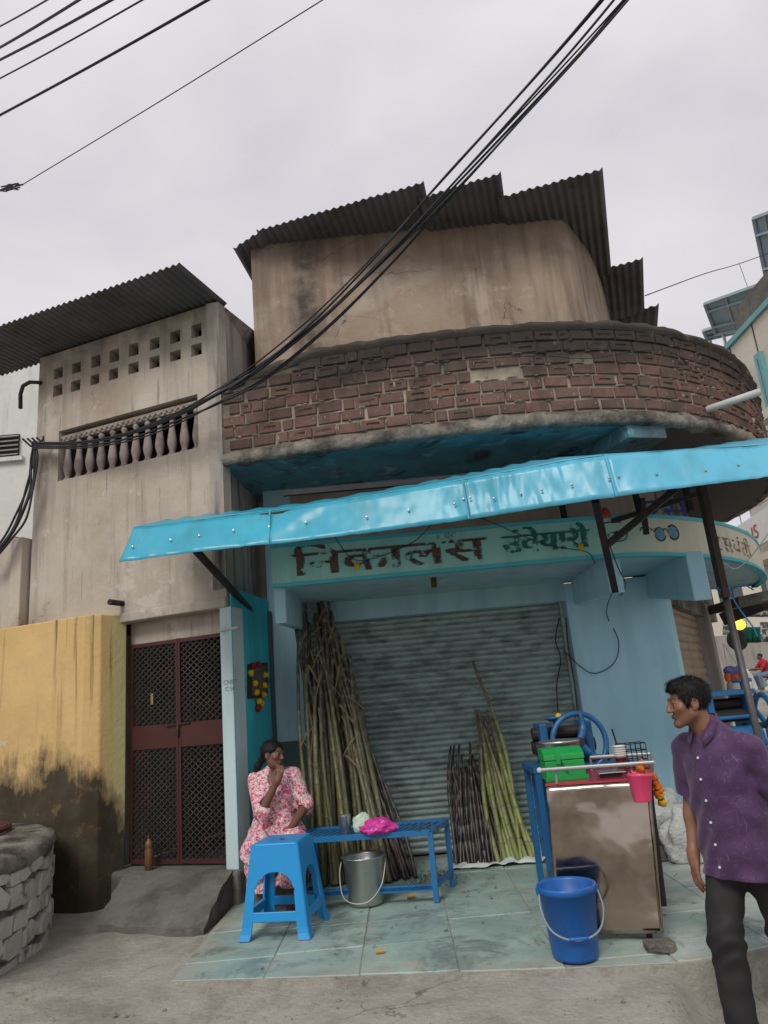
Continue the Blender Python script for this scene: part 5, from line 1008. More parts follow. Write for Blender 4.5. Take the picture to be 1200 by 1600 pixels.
for i in range(-8,9):
    x = i*0.07; y = math.sqrt(max(0.0, 0.60**2-x*x)); c.tube([tuple(gc+[x,-y,0.0]), tuple(gc+[x,y,0.0])], 0.007, 5); c.tube([tuple(gc+[-y,x,0.012]), tuple(gc+[y,x,0.012])], 0.007, 5)
c.build('grate', m_rust, WL)
# ---- litter: cane scraps on the paving
m_scrap = mat('cane_scrap', (0.42,0.27,0.08), rough=0.7, space='O'); 
for (px, py, L, a, lb) in ((642,1400,0.06,0.1,'short cut piece of yellow cane on the paving near the bench leg'),(594,1486,0.05,0.05,'chip of yellow cane on the paving in front of the bench')):
    q = onZ(px, py, 0.016); c = MB(); c.tube([tuple(q-[L*.5*math.cos(a),L*.5*math.sin(a),0]), tuple(q+[L*.5*math.cos(a),L*.5*math.sin(a),0])], 0.014, 8); tag(c.build('cane_piece', m_scrap), lb, 'cane')
c = MB(); lr = random.Random(2)
for i in range(330):
    if i < 150: x, y, z = lr.gauss(0.12,0.12), lr.gauss(6.62,0.16), 0.006
    elif i < 230: q = onZ(lr.uniform(640,690), lr.uniform(1288,1299), 0.50); x, y, z = q[0], q[1], 0.503
    else: x, y, z = lr.uniform(-1.3,2.4), lr.uniform(4.7,7.2), 0.006
    a = lr.uniform(0,6.28); L = lr.uniform(.004,.018)*(2.0 if lr.random() < .12 else 1); w_ = lr.uniform(.0015,.006); dx, dy = math.cos(a), math.sin(a)
    c.add([(x-dx*L-dy*w_,y-dy*L+dx*w_,z),(x+dx*L-dy*w_,y+dy*L+dx*w_,z+lr.uniform(0,.012)),(x+dx*L+dy*w_,y+dy*L-dx*w_,z+lr.uniform(0,.012)),(x-dx*L+dy*w_,y-dy*L-dx*w_,z)], [(0,1,2,3)])
tag(c.build('leaf_litter', mat('dry_leaf_scraps', (0.06,0.065,0.03), (0.10,0.08,0.04), 30, 0.9, bump=0)), 'scattered dark leaf scraps on paving and bench', 'litter', kind='stuff')
# grit and small stones on the street
c = MB(); gr = random.Random(6)
for i in range(1500):
    if i < 500: x, y = gr.uniform(1.15,2.3), gr.uniform(3.2,4.6)
    else: x, y = gr.uniform(-2.9,1.5), gr.uniform(3.3,4.75)
    if y > np.interp(x, front[:,0], front[:,1])-0.01 and x > -1.52: continue
    z = zs(x, y); r_ = gr.uniform(.002,.006) if gr.random() < .9 else gr.uniform(.007,.018); a = gr.uniform(0,6); v8 = []
    for k in range(5): an = a+k*1.257; v8.append((x+r_*math.cos(an)*gr.uniform(.7,1.2), y+r_*math.sin(an)*gr.uniform(.7,1.2), z+0.002))
    c.add(v8+[(x,y,z+r_*0.9)], [(k, (k+1) % 5, 5) for k in range(5)])
tag(c.build('street_grit', mat('grit_stone', (0.26,0.22,0.17), (0.14,0.12,0.10), 25, 0.95, bump=0)), 'loose grit and small stones on the street', 'grit', kind='stuff')
# ================================================================== people (implicit surfaces, one continuous skin each)
class Field:
    def __init__(s, lo, hi, h):
        s.lo = np.array(lo, float); s.h = h; s.n = np.ceil((np.array(hi)-s.lo)/h).astype(int)+1
        s.V = np.full(s.n, 0.5, np.float32); s.ax = [(s.lo[i]+h*np.arange(s.n[i])).astype(np.float32) for i in range(3)]
    def sub(s, lo, hi):
        a = np.clip(np.floor((np.array(lo)-s.lo)/s.h).astype(int), 0, s.n-1); b = np.clip(np.ceil((np.array(hi)-s.lo)/s.h).astype(int)+1, 1, s.n)
        sl = tuple(slice(a[i], max(b[i], a[i]+1)) for i in range(3)); X, Y, Z = np.meshgrid(*[s.ax[i][sl[i]] for i in range(3)], indexing='ij', sparse=True); return sl, X, Y, Z
    def comb(s, sl, d, k, op):
        v = s.V[sl]
        if op == 'u':
            if k > 0: h = np.clip(0.5+0.5*(v-d)/k, 0, 1); s.V[sl] = v*(1-h)+d*h-k*h*(1-h)
            else: s.V[sl] = np.minimum(v, d)
        elif op == 's':
            if k > 0: h = np.clip(0.5-0.5*(v+d)/k, 0, 1); s.V[sl] = v*(1-h)-d*h+k*h*(1-h)
            else: s.V[sl] = np.maximum(v, -d)
    def cone(s, a, b, ra, rb, k=0.02, op='u', sc=(1,1,1)):
        a = np.array(a, float); b = np.array(b, float); sc = np.array(sc, float); m = (max(ra, rb)+k+0.03)*np.maximum(sc, 1.0); sl, X, Y, Z = s.sub(np.minimum(a,b)-m, np.maximum(a,b)+m)
        A = a/sc; D = b/sc-A; L = max(float(D@D), 1e-9); px, py, pz = X/sc[0]-A[0], Y/sc[1]-A[1], Z/sc[2]-A[2]; t = np.clip((px*D[0]+py*D[1]+pz*D[2])/L, 0, 1)
        d = np.sqrt((px-t*D[0])**2+(py-t*D[1])**2+(pz-t*D[2])**2)-(ra+t*(rb-ra)); s.comb(sl, d*float(sc.min()), k, op); return s
    def chain(s, pts, rs, k=0.02, op='u', sc=(1,1,1)):
        for i in range(len(pts)-1): s.cone(pts[i], pts[i+1], rs[i], rs[i+1], k, op, sc)
        return s
    def ell(s, c, r, k=0.02, op='u', M=None):
        c = np.array(c, float); r = np.array(r, float); m = max(r)+k+0.03; sl, X, Y, Z = s.sub(c-m, c+m); x, y, z = X-c[0], Y-c[1], Z-c[2]
        if M is not None: x, y, z = (M[0,0]*x+M[1,0]*y+M[2,0]*z, M[0,1]*x+M[1,1]*y+M[2,1]*z, M[0,2]*x+M[1,2]*y+M[2,2]*z)
        k0 = np.sqrt((x/r[0])**2+(y/r[1])**2+(z/r[2])**2); k1 = np.sqrt((x/r[0]**2)**2+(y/r[1]**2)**2+(z/r[2]**2)**2)+1e-6
        s.comb(sl, (k0*(k0-1)/k1).astype(np.float32), k, op); return s
    def cut(s, p, n, lo=None, hi=None, soft=0.0):
        """keep only the side n points away from"""
        n = np.array(n, float)/np.linalg.norm(n); sl, X, Y, Z = s.sub(s.lo if lo is None else lo, (s.lo+s.n*s.h) if hi is None else hi)
        s.V[sl] = np.maximum(s.V[sl], (X-p[0])*n[0]+(Y-p[1])*n[1]+(Z-p[2])*n[2]); return s
    def disp(s, f):
        X, Y, Z = np.meshgrid(*s.ax, indexing='ij', sparse=True); m = np.abs(s.V) < 0.06; I = np.nonzero(m); s.V[m] += f(s.ax[0][I[0]], s.ax[1][I[1]], s.ax[2][I[2]]).astype(np.float32); return s
    def mesh(s, name, colf=None):
        V = s.V; S = V < 0; n = np.array(V.shape)-1
        cnt = sum(S[i:i+n[0], j:j+n[1], k:k+n[2]].astype(np.int8) for i in (0,1) for j in (0,1) for k in (0,1)); act = (cnt > 0) & (cnt < 8); I = np.argwhere(act); idx = -np.ones(act.shape, np.int32); idx[act] = np.arange(len(I))
        acc = np.zeros((len(I),3)); w = np.zeros(len(I)); cor = [(i,j,k) for i in (0,1) for j in (0,1) for k in (0,1)]
        for a in range(8):
            for b in range(a+1, 8):
                if sum(x != y for x, y in zip(cor[a], cor[b])) != 1: continue
                va = V[I[:,0]+cor[a][0], I[:,1]+cor[a][1], I[:,2]+cor[a][2]]; vb = V[I[:,0]+cor[b][0], I[:,1]+cor[b][1], I[:,2]+cor[b][2]]; m = (va < 0) != (vb < 0)
                t = np.where(m, va/np.where(np.abs(va-vb) < 1e-9, 1, va-vb), 0); acc += m[:,None]*(np.array(cor[a])+t[:,None]*(np.array(cor[b])-np.array(cor[a]))); w += m
        P = s.lo+s.h*(I+acc/w[:,None]); F = []
        for ax in range(3):
            o1, o2 = (ax+1) % 3, (ax+2) % 3; sa = [slice(None)]*3; sb = [slice(None)]*3; sa[ax] = slice(0,-1); sb[ax] = slice(1,None); A = S[tuple(sa)]; Bq = S[tuple(sb)]; E_ = np.argwhere(A != Bq)
            ok = (E_[:,o1] > 0) & (E_[:,o1] < n[o1]) & (E_[:,o2] > 0) & (E_[:,o2] < n[o2]); E_ = E_[ok]; inside = A[E_[:,0],E_[:,1],E_[:,2]]
            def q(d1, d2): C_ = E_.copy(); C_[:,o1] += d1; C_[:,o2] += d2; return idx[C_[:,0],C_[:,1],C_[:,2]]
            Q = np.stack([q(-1,-1), q(0,-1), q(0,0), q(-1,0)], 1); Q[~inside] = Q[~inside][:,::-1]; F.append(Q)
        F = np.concatenate(F); F = F[(F >= 0).all(1)]
        me = bpy.data.meshes.new(name); me.vertices.add(len(P)); me.vertices.foreach_set('co', P.astype(np.float32).ravel()); me.loops.add(F.size); me.loops.foreach_set('vertex_index', F.astype(np.int32).ravel())
        me.polygons.add(len(F)); me.polygons.foreach_set('loop_start', np.arange(0, F.size, 4, dtype=np.int32)); me.polygons.foreach_set('loop_total', np.full(len(F), 4, np.int32)); me.update(calc_edges=True); me.validate()
        me.polygons.foreach_set('use_smooth', [True]*len(me.polygons))
        if colf is not None:
            ca = me.color_attributes.new('tone', 'FLOAT_COLOR', 'POINT'); ca.data.foreach_set('color', np.concatenate([colf(P), np.ones((len(P),1))], 1).astype(np.float32).ravel())
        return me
def rotz(a): c, s = math.cos(a), math.sin(a); return np.array([[c,-s,0],[s,c,0],[0,0,1.0]])
def rotx(a): c, s = math.cos(a), math.sin(a); return np.array([[1,0,0],[0,c,-s],[0,s,c.real]])
def roty(a): c, s = math.cos(a), math.sin(a); return np.array([[c,0,s],[0,1,0],[-s,0,c]])
class Head:
    """head frame: x right, y forward, z up; M columns are its axes in the person's frame"""
    def __init__(s, c, yaw, pitch=0, roll=0, sc=1.0): s.c = np.array(c, float); s.M = rotz(yaw) @ rotx(pitch) @ roty(roll); s.s = sc
    def w(s, x, y, z): return s.c+s.M @ (np.array([x, y, z])*s.s)
    def loc(s, P): return (P-s.c) @ s.M/s.s
    def build(s, f, male=True):
        k = s.s; e = lambda c, r, kk=0.015, op='u': f.ell(s.w(*c), np.array(r)*k, kk, op, s.M); cn = lambda a, b, ra, rb, kk=0.012, op='u': f.cone(s.w(*a), s.w(*b), ra*k, rb*k, kk, op)
        e((0,-0.018,0.028),(0.072,0.092,0.084)); e((0,0.022,-0.03),(0.056,0.062,0.078),0.03); jw = 0.048 if male else 0.042
        for q in (-1,1): cn((q*jw,0.0,-0.055),(q*0.016,0.066,-0.098),0.020,0.016,0.028); e((q*0.040,0.056,-0.018),(0.022,0.018,0.018),0.022)
        e((0,0.072,-0.098),(0.020,0.016,0.014),0.02); cn((-0.034,0.079,0.022),(0.034,0.079,0.022),0.010,0.010,0.016)
        for q in (-1,1): e((q*0.031,0.094,0.001),(0.018,0.013,0.010),0.010,'s'); e((q*0.031,0.0745,0.0085),(0.0155,0.0125,0.0065),0.004); e((q*0.031,0.0735,-0.0075),(0.0145,0.0115,0.0050),0.004)
        cn((0,0.082,0.014),(0,0.103,-0.026),0.008,0.0125,0.012); e((0,0.100,-0.030),(0.012,0.011,0.009),0.008)
        for q in (-1,1): e((q*0.013,0.094,-0.032),(0.008,0.010,0.007),0.006)
        e((0,0.086,-0.056),(0.023,0.011,0.0055),0.006); e((0,0.084,-0.066),(0.020,0.011,0.006),0.006); e((0,0.098,-0.0605),(0.024,0.010,0.0018),0.003,'s')
        for q in (-1,1): e((q*0.073,-0.012,-0.005),(0.010,0.020,0.031),0.008); e((q*0.083,-0.008,-0.002),(0.006,0.010,0.016),0.005,'s'); e((q*0.071,-0.004,-0.030),(0.007,0.009,0.010),0.006)
    def tone(s, P, male=True):
        L = s.loc(P); n = len(P); t = np.ones((n,3)); x, y, z = L[:,0], L[:,1], L[:,2]; g = lambda v, w: np.exp(-(v/w)**2)
        lip = g((z+0.0605)/0.011,1)*g(x/0.026,1)*(y > 0.07); t *= 1-lip[:,None]*np.array([0.35,0.50,0.45])
        ey = sum(g((x-q*0.033)/0.022,1)*g((z-(0.024 if male else 0.026)-0.004*np.cos((x-q*0.033)*60))/(0.0065 if male else 0.004),1) for q in (-1,1))*(y > 0.05); t *= 1-np.clip(ey,0,1)[:,None]*0.85
        so = sum(g((x-q*0.031)/0.019,1)*g((z-0.0)/0.010,1) for q in (-1,1))*(y > 0.055); t *= 1-np.clip(so,0,1)[:,None]*0.35
        if male:
            b = np.clip((-0.035-z)/0.02,0,1)*(z > -0.14)*np.clip((y+0.02)/0.03,0,1); mu = g((z+0.045)/0.008,1)*g(x/0.03,1)*(y > 0.06); t *= 1-np.clip(b*0.28+mu*0.5,0,0.6)[:,None]
        return t
    def eyes(s, parent, gaze=(0,1,0)):
        for q in (-1,1):
            b = bmesh.new(); bmesh.ops.create_uvsphere(b, u_segments=20, v_segments=14, radius=0.0108*s.s); me = bpy.data.meshes.new('eye'); b.to_mesh(me); b.free(); ca = me.color_attributes.new('tone','FLOAT_COLOR','POINT'); g = s.M @ np.array(gaze); g /= np.linalg.norm(g)
            for i, v in enumerate(me.vertices): d = Vector(v.co).normalized().dot(Vector(g)); ca.data[i].color = (0.03,0.02,0.015,1) if d > 0.70 else (0.6,0.52,0.46,1)
            me.materials.append(m_eye); me.polygons.foreach_set('use_smooth', [True]*len(me.polygons)); o = bpy.data.objects.new('eye', me); COL.objects.link(o); o.parent = parent; o.location = s.w(q*0.031,0.0745,0.0005)
def hand(f, wrist, d, palm_n, thumb_side, curl=0.35, size=1.0, spread=0.1):
    """palm and five fingers; d = direction of the hand, palm_n = way the palm faces"""
    w = np.array(wrist, float); d = np.array(d, float); d /= np.linalg.norm(d); n = np.array(palm_n, float); n -= d*(n@d); n /= np.linalg.norm(n); s = np.cross(d, n)*thumb_side; z = size
    M = np.stack([s, d, n], 1); f.ell(w+d*0.045*z+n*0.002, np.array([0.037,0.050,0.016])*z, 0.016, 'u', M); f.cone(w-d*0.02, w+d*0.03*z, 0.026*z, 0.024*z, 0.02)
    for i, (off, L) in enumerate(((0.028,0.068),(0.0095,0.078),(-0.0095,0.072),(-0.027,0.056))):
        b = w+d*(0.083-0.004*abs(i-1))*z+s*off*z; dd = d*math.cos(curl*0.5)+n*math.sin(curl*0.5)+s*spread*off*10*0.3; dd /= np.linalg.norm(dd); p1 = b+dd*L*0.45*z; c2 = curl*1.6; d2 = d*math.cos(c2)+n*math.sin(c2); p2 = p1+d2*L*0.32*z; c3 = curl*2.3; d3 = d*math.cos(c3)+n*math.sin(c3); p3 = p2+d3*L*0.25*z
        f.chain([b-d*0.02*z, b, p1, p2, p3], [0.0095*z,0.0095*z,0.0088*z,0.008*z,0.007*z], 0.004)
    t0 = w+d*0.02*z+s*0.022*z+n*0.006; t1 = t0+(d*0.6+s*0.75+n*0.35)*0.036*z; t2 = t1+(d*0.85+s*0.3+n*0.3)*0.034*z; t3 = t2+(d*0.9+s*0.05+n*0.35)*0.024*z; f.chain([t0,t1,t2,t3], [0.014*z,0.0115*z,0.0100*z,0.0085*z], 0.008)
def tone_mat(name, c, rough=0.5, sub=0.0, noisec=0.25):
    m, t, p = new_mat(name); at = _n(t, 'ShaderNodeAttribute'); at.attribute_name = 'tone'; v = coords(t, 'O'); b = mixc(t, mmath(t, 'MULTIPLY', noise_fac(t, v, 35, 0.35, 0.7), noisec), c, tuple(x*0.6 for x in c))
    t.links.new(mixc(t, 1.0, b, at.outputs['Color'], 'MULTIPLY'), p.inputs['Base Color']); p.inputs['Roughness'].default_value = rough; p.inputs['Specular IOR Level'].default_value = 0.4
    if sub: p.inputs['Subsurface Weight'].default_value = sub; p.inputs['Subsurface Radius'].default_value = (0.01,0.004,0.002)
    add_bump(t, p, v, 160, 0.08, 0.003); return m
m_skin = tone_mat('brown_skin', (0.225,0.105,0.062), 0.48, 0.1); m_skin2 = tone_mat('deep_brown_skin', (0.15,0.072,0.045), 0.5, 0.1); m_eye = tone_mat('eye_surface', (0.36,0.32,0.29), 0.3, 0, 0)
m_hair = mat('black_hair', (0.006,0.0055,0.0055), (0.010,0.009,0.009), 40, 0.6, bump=0.5, bs=120, space='O', bd=0.004, spec=0.22)
def fabric_shirt():
    m, t, p = new_mat('purple_printed_cotton'); v = coords(t, 'O'); c = mixc(t, noise_fac(t, v, 16, 0.35, 0.65, detail=8), (0.066,0.022,0.086), (0.040,0.014,0.056))
    wv = _n(t, 'ShaderNodeTexNoise'); wv.inputs['Scale'].default_value = 5; t.links.new(v, wv.inputs['Vector']); ad = _n(t, 'ShaderNodeVectorMath', operation='MULTIPLY_ADD'); ad.inputs[1].default_value = (0.06,0.06,0.06); t.links.new(wv.outputs['Color'], ad.inputs[0]); t.links.new(v, ad.inputs[2])
    for sc, th, st in ((8,0.007,0.75),(13,0.008,0.6),(19,0.010,0.5),(31,0.014,0.35)):
        vo = _n(t, 'ShaderNodeTexVoronoi', feature='DISTANCE_TO_EDGE'); vo.inputs['Scale'].default_value = sc; t.links.new(ad.outputs[0], vo.inputs['Vector']); ln = ramp(t, vo.outputs['Distance'], th, 0.0); ln = mmath(t, 'MULTIPLY', ln, noise_fac(t, v, 12+sc*0.9, 0.52, 0.58)); c = mixc(t, mmath(t, 'MULTIPLY', ln, st), c, (0.27,0.19,0.31))
    t.links.new(c, p.inputs['Base Color']); p.inputs['Roughness'].default_value = 0.75; p.inputs['Sheen Weight'].default_value = 0.15; add_bump(t, p, v, 240, 0.15, 0.002); return m
def fabric_gown():
    m, t, p = new_mat('pink_floral_cotton'); v = coords(t, 'O'); wv = _n(t, 'ShaderNodeTexNoise'); wv.inputs['Scale'].default_value = 22; wv.inputs['Detail'].default_value = 3; t.links.new(v, wv.inputs['Vector']); ad = _n(t, 'ShaderNodeVectorMath', operation='MULTIPLY_ADD'); ad.inputs[1].default_value = (0.05,0.05,0.05); t.links.new(wv.outputs['Color'], ad.inputs[0]); t.links.new(v, ad.inputs[2])
    c = mixc(t, noise_fac(t, v, 5, 0.4, 0.6), (0.66,0.56,0.48), (0.64,0.48,0.45))
    for sc, lo, hi, col in ((66,0.50,0.42,(0.46,0.20,0.34)),(34,0.45,0.38,(0.55,0.035,0.15)),(50,0.34,0.28,(0.28,0.30,0.18)),(41,0.28,0.22,(0.60,0.12,0.20))):
        vo = _n(t, 'ShaderNodeTexVoronoi'); vo.inputs['Scale'].default_value = sc; t.links.new(ad.outputs[0], vo.inputs['Vector']); c = mixc(t, ramp(t, vo.outputs['Distance'], lo, hi), c, col)
    t.links.new(c, p.inputs['Base Color']); p.inputs['Roughness'].default_value = 0.8; add_bump(t, p, v, 220, 0.15, 0.002); return m
m_shirt = fabric_shirt(); m_gown = fabric_gown(); m_trous = mat('black_trousers', (0.016,0.016,0.017), (0.024,0.023,0.023), 6, 0.7, bump=0.2, bs=200, space='O')
def folds(P, amp): return lambda x, y, z: amp*(np.sin(31*x+17*z+9*y+2*np.sin(11*z+5*x))*0.5+np.sin(55*z-22*x+14*y+1.5*np.sin(19*x))*0.3+np.sin(23*y+41*x*0.6-13*z)*0.3)

def strands(me, hd, n, L, lift, parent, crown=(0,-0.05,0.13)):
    q = random.Random(3); b = MB(); c0 = Vector(hd.w(*crown)); N_ = len(me.vertices)
    for _ in range(n):
        v = me.vertices[q.randrange(N_)]; nr = v.normal; d = v.co-c0; tg = d-nr*d.dot(nr)
        if tg.length < 1e-5: continue
        tg = (tg.normalized()+Vector((q.gauss(0,.25),q.gauss(0,.25),q.gauss(0,.25)))); tg = (tg-nr*tg.dot(nr)).normalized(); l = L*q.uniform(.5,1.2); s_ = nr.cross(tg)*0.0016
        p0 = v.co-nr*0.002; p1 = v.co+tg*l*0.5+nr*(lift*l*0.5); p2 = v.co+tg*l+nr*lift*l*q.uniform(.1,.9)
        b.add([p0+s_, p0-s_, p1-s_+nr*0.001, p1+s_+nr*0.001, p2], [(0,1,2,3),(3,2,4)])
    o = b.build('hair_strands', m_hair, parent, world=False); o['kind'] = 'stuff'; return o
# ---- the walking man
def build_man():
    A = empty('person', (1.60,3.85,-0.22), 'man in a purple patterned short sleeved shirt and black trousers walking left in the foreground', 'person', rz=R(123))
    hd = Head((0.03,0.15,1.545), R(-37), R(-3), 0, 1.0); shR, shL = np.array([0.172,0.05,1.315]), np.array([-0.180,0.03,1.315]); elR, wrR = np.array([0.225,0.0,1.035]), np.array([0.21,0.09,0.795]); elL, wrL = np.array([-0.25,-0.07,1.04]), np.array([-0.26,0.02,0.80])
    hips = [np.array([0.085,0.0,0.85]), np.array([-0.085,-0.01,0.85])]; kn = [np.array([0.09,0.12,0.46]), np.array([-0.09,-0.10,0.46])]; an = [np.array([0.09,0.12,0.08]), np.array([-0.095,-0.38,0.15])]
    f = Field((-0.42,-0.62,-0.02), (0.40,0.40,1.70), 0.005); hd.build(f, True)
    f.cone((0.02,0.115,1.475),(0,0.05,1.35),0.056,0.066,0.025); f.cone((0,0.03,1.22),(0,0.0,0.92),0.135,0.13,0.04,'u',(1,0.68,1)); f.cone(shL,shR,0.05,0.05,0.05)
    for sh, el, wr, ts in ((shR,elR,wrR,-1),(shL,elL,wrL,1)): f.chain([sh,el,wr],[0.052,0.041,0.027],0.02); f.ell(el+(wr-el)*0.25,(0.043,0.043,0.06),0.03)
    hand(f, wrR, (-0.05,0.16,-1), (-0.45,-0.85,0), -1, 0.30, 1.05); hand(f, wrL, (0.02,0.1,-1), (0.9,0.2,0), 1, 0.35)
    for h, k, a in zip(hips, kn, an): f.chain([h,k,a],[0.08,0.055,0.040],0.03); fd = np.array([0,1,0]) if a[1] > 0 else np.array([0,0.85,-0.5]); f.cone(a-[0,0.02,0.035], a+fd*0.15-[0,0,0.045], 0.036, 0.030, 0.02)
    me = f.mesh('body', lambda P: hd.tone(P, True)); link('body', me, m_skin, A, world=False); hd.eyes(A, (-0.1,1,0.02))
    # hair
    g = Field(hd.c-0.16, hd.c+0.16, 0.0045); g.ell(hd.w(0,-0.020,0.040),(0.083,0.102,0.092),0.01,'u',hd.M); g.ell(hd.w(0,0.045,0.085),(0.058,0.044,0.030),0.03,'u',hd.M)
    for q in (-1,1): g.ell(hd.w(q*0.068,0.022,0.015),(0.012,0.016,0.030),0.012,'u',hd.M)
    pn = hd.M @ np.array([0,0.82,-0.58]); g.cut(hd.w(0,0.052,0.040), hd.M @ np.array([0,0.93,-0.36])); g.cut(hd.w(0,-0.045,-0.052), hd.M @ np.array([0,-0.10,-1.0])); g.ell(hd.w(0,0.075,-0.03),(0.10,0.062,0.075),0.012,'s',hd.M)
    for q in (-1,1): g.ell(hd.w(q*0.080,-0.010,-0.022),(0.022,0.026,0.042),0.008,'s',hd.M)
    g.ell(hd.w(0,0.054,0.078),(0.060,0.032,0.026),0.012,'u',hd.M)
    hm = g.mesh('hair'); link('hair', hm, m_hair, A, world=False); strands(hm, hd, 1700, 0.026, 0.5, A)
    # shirt
    g = Field((-0.42,-0.30,0.64), (0.42,0.32,1.48), 0.006); g.cone((0,0.045,1.24),(0,0.01,0.70),0.168,0.205,0.03,'u',(1,0.72,1)); g.cone((-0.14,0.035,1.325),(0.14,0.045,1.325),0.058,0.058,0.06); g.cone((0,0.045,1.35),(0.008,0.075,1.425),0.088,0.064,0.05); g.ell((0,0.085,1.19),(0.13,0.08,0.14),0.05)
    g2 = Field((-0.42,-0.30,0.64), (0.42,0.32,1.48), 0.006)
    for sh, el in ((shR,elR),(shL,elL)): e2 = sh+(el-sh)*0.92; g2.cone(sh, e2, 0.064, 0.072, 0.0); g2.cut(sh+(el-sh)*0.84, el-sh, (0.0,-0.3,0.64) if sh[0] > 0 else (-0.42,-0.3,0.64), (0.42,0.32,1.48) if sh[0] > 0 else (0.0,0.32,1.48))
    g.comb((slice(None),)*3, g2.V, 0.03, 'u')
    g.disp(folds(None, 0.0065)); g.disp(lambda x, y, z: 0.006*np.sin(38*z+22*np.abs(x)+6*np.sin(9*x))*np.clip((1.25-z)*3,0,1))
    g.disp(lambda x, y, z: -0.005*np.exp(-((x-0.012)/0.010)**2)*(y > 0.03))
    g.cut((0,0,0.715),(0,0.05,-1)); g.cone((0.01,0.12,1.50),(0.004,0.155,1.36),0.046,0.012,0.01,'s'); link('shirt', g.mesh('shirt'), m_shirt, A, world=False)
    b = MB(); P = []                     # collar
    for i in range(33):
        a = R(-158+316*i/32); c_, s_ = math.sin(a), -math.cos(a); fr = max(0, (abs(i-16)/16-0.6)/0.4); r0, r1 = 0.064, 0.078+0.020*fr; zb = 1.435-0.035*max(0,s_)-0.02*fr
        P.append([(c_*0.060+0.010, 0.080+s_*0.062, zb+0.028-0.25*s_*0.06), (c_*0.068+0.010, 0.080+s_*0.070, zb+0.032-0.25*s_*0.06), (c_*r1+0.008, 0.078+s_*(r1+0.008), zb-0.018-0.03*fr)])
    b.grid(P); b.build('collar', m_shirt, A, world=False, smooth=True, solid=0.004)
    m_btn = mat('white_button', (0.7,0.68,0.65), rough=0.3, bump=0, space='O'); dg = None
    co = np.array([v.co[:] for v in bpy.data.meshes['shirt'].vertices])
    for z in (1.28,1.18,1.08,0.98,0.88,0.78):
        m = (np.abs(co[:,0]-0.012) < 0.012) & (np.abs(co[:,2]-z) < 0.012); y = co[m,1].max() if m.any() else 0.14
        c = MB(); c.lathe([(0,-0.0025),(0.0065,-0.0025),(0.0065,0.002),(0,0.002)], (0,0,0), 10); c.v = [(p[0]+0.012, -p[2]+y+0.003, p[1]+z) for p in c.v]; c.build('button', m_btn, A, world=False)
    # trousers
    g = Field((-0.32,-0.60,0.05), (0.32,0.36,0.95), 0.0065); g.cone((0,0.0,0.92),(0,0.0,0.84),0.15,0.155,0.03,'u',(1,0.62,1))
    for h, k, a in zip(hips, kn, an): g.chain([h,k,a],[0.094,0.078,0.072],0.045)
    g.disp(folds(None, 0.006)); g.disp(lambda x, y, z: 0.0035*np.sin(48*z+45*x-38*y+3*np.sin(14*z+9*x))*(0.3+np.exp(-((z-0.46)/0.12)**2))); g.cut((0,0,0.09),(0,0,-1)); link('trousers', g.mesh('trousers'), m_trous, A, world=False); return A
build_man()
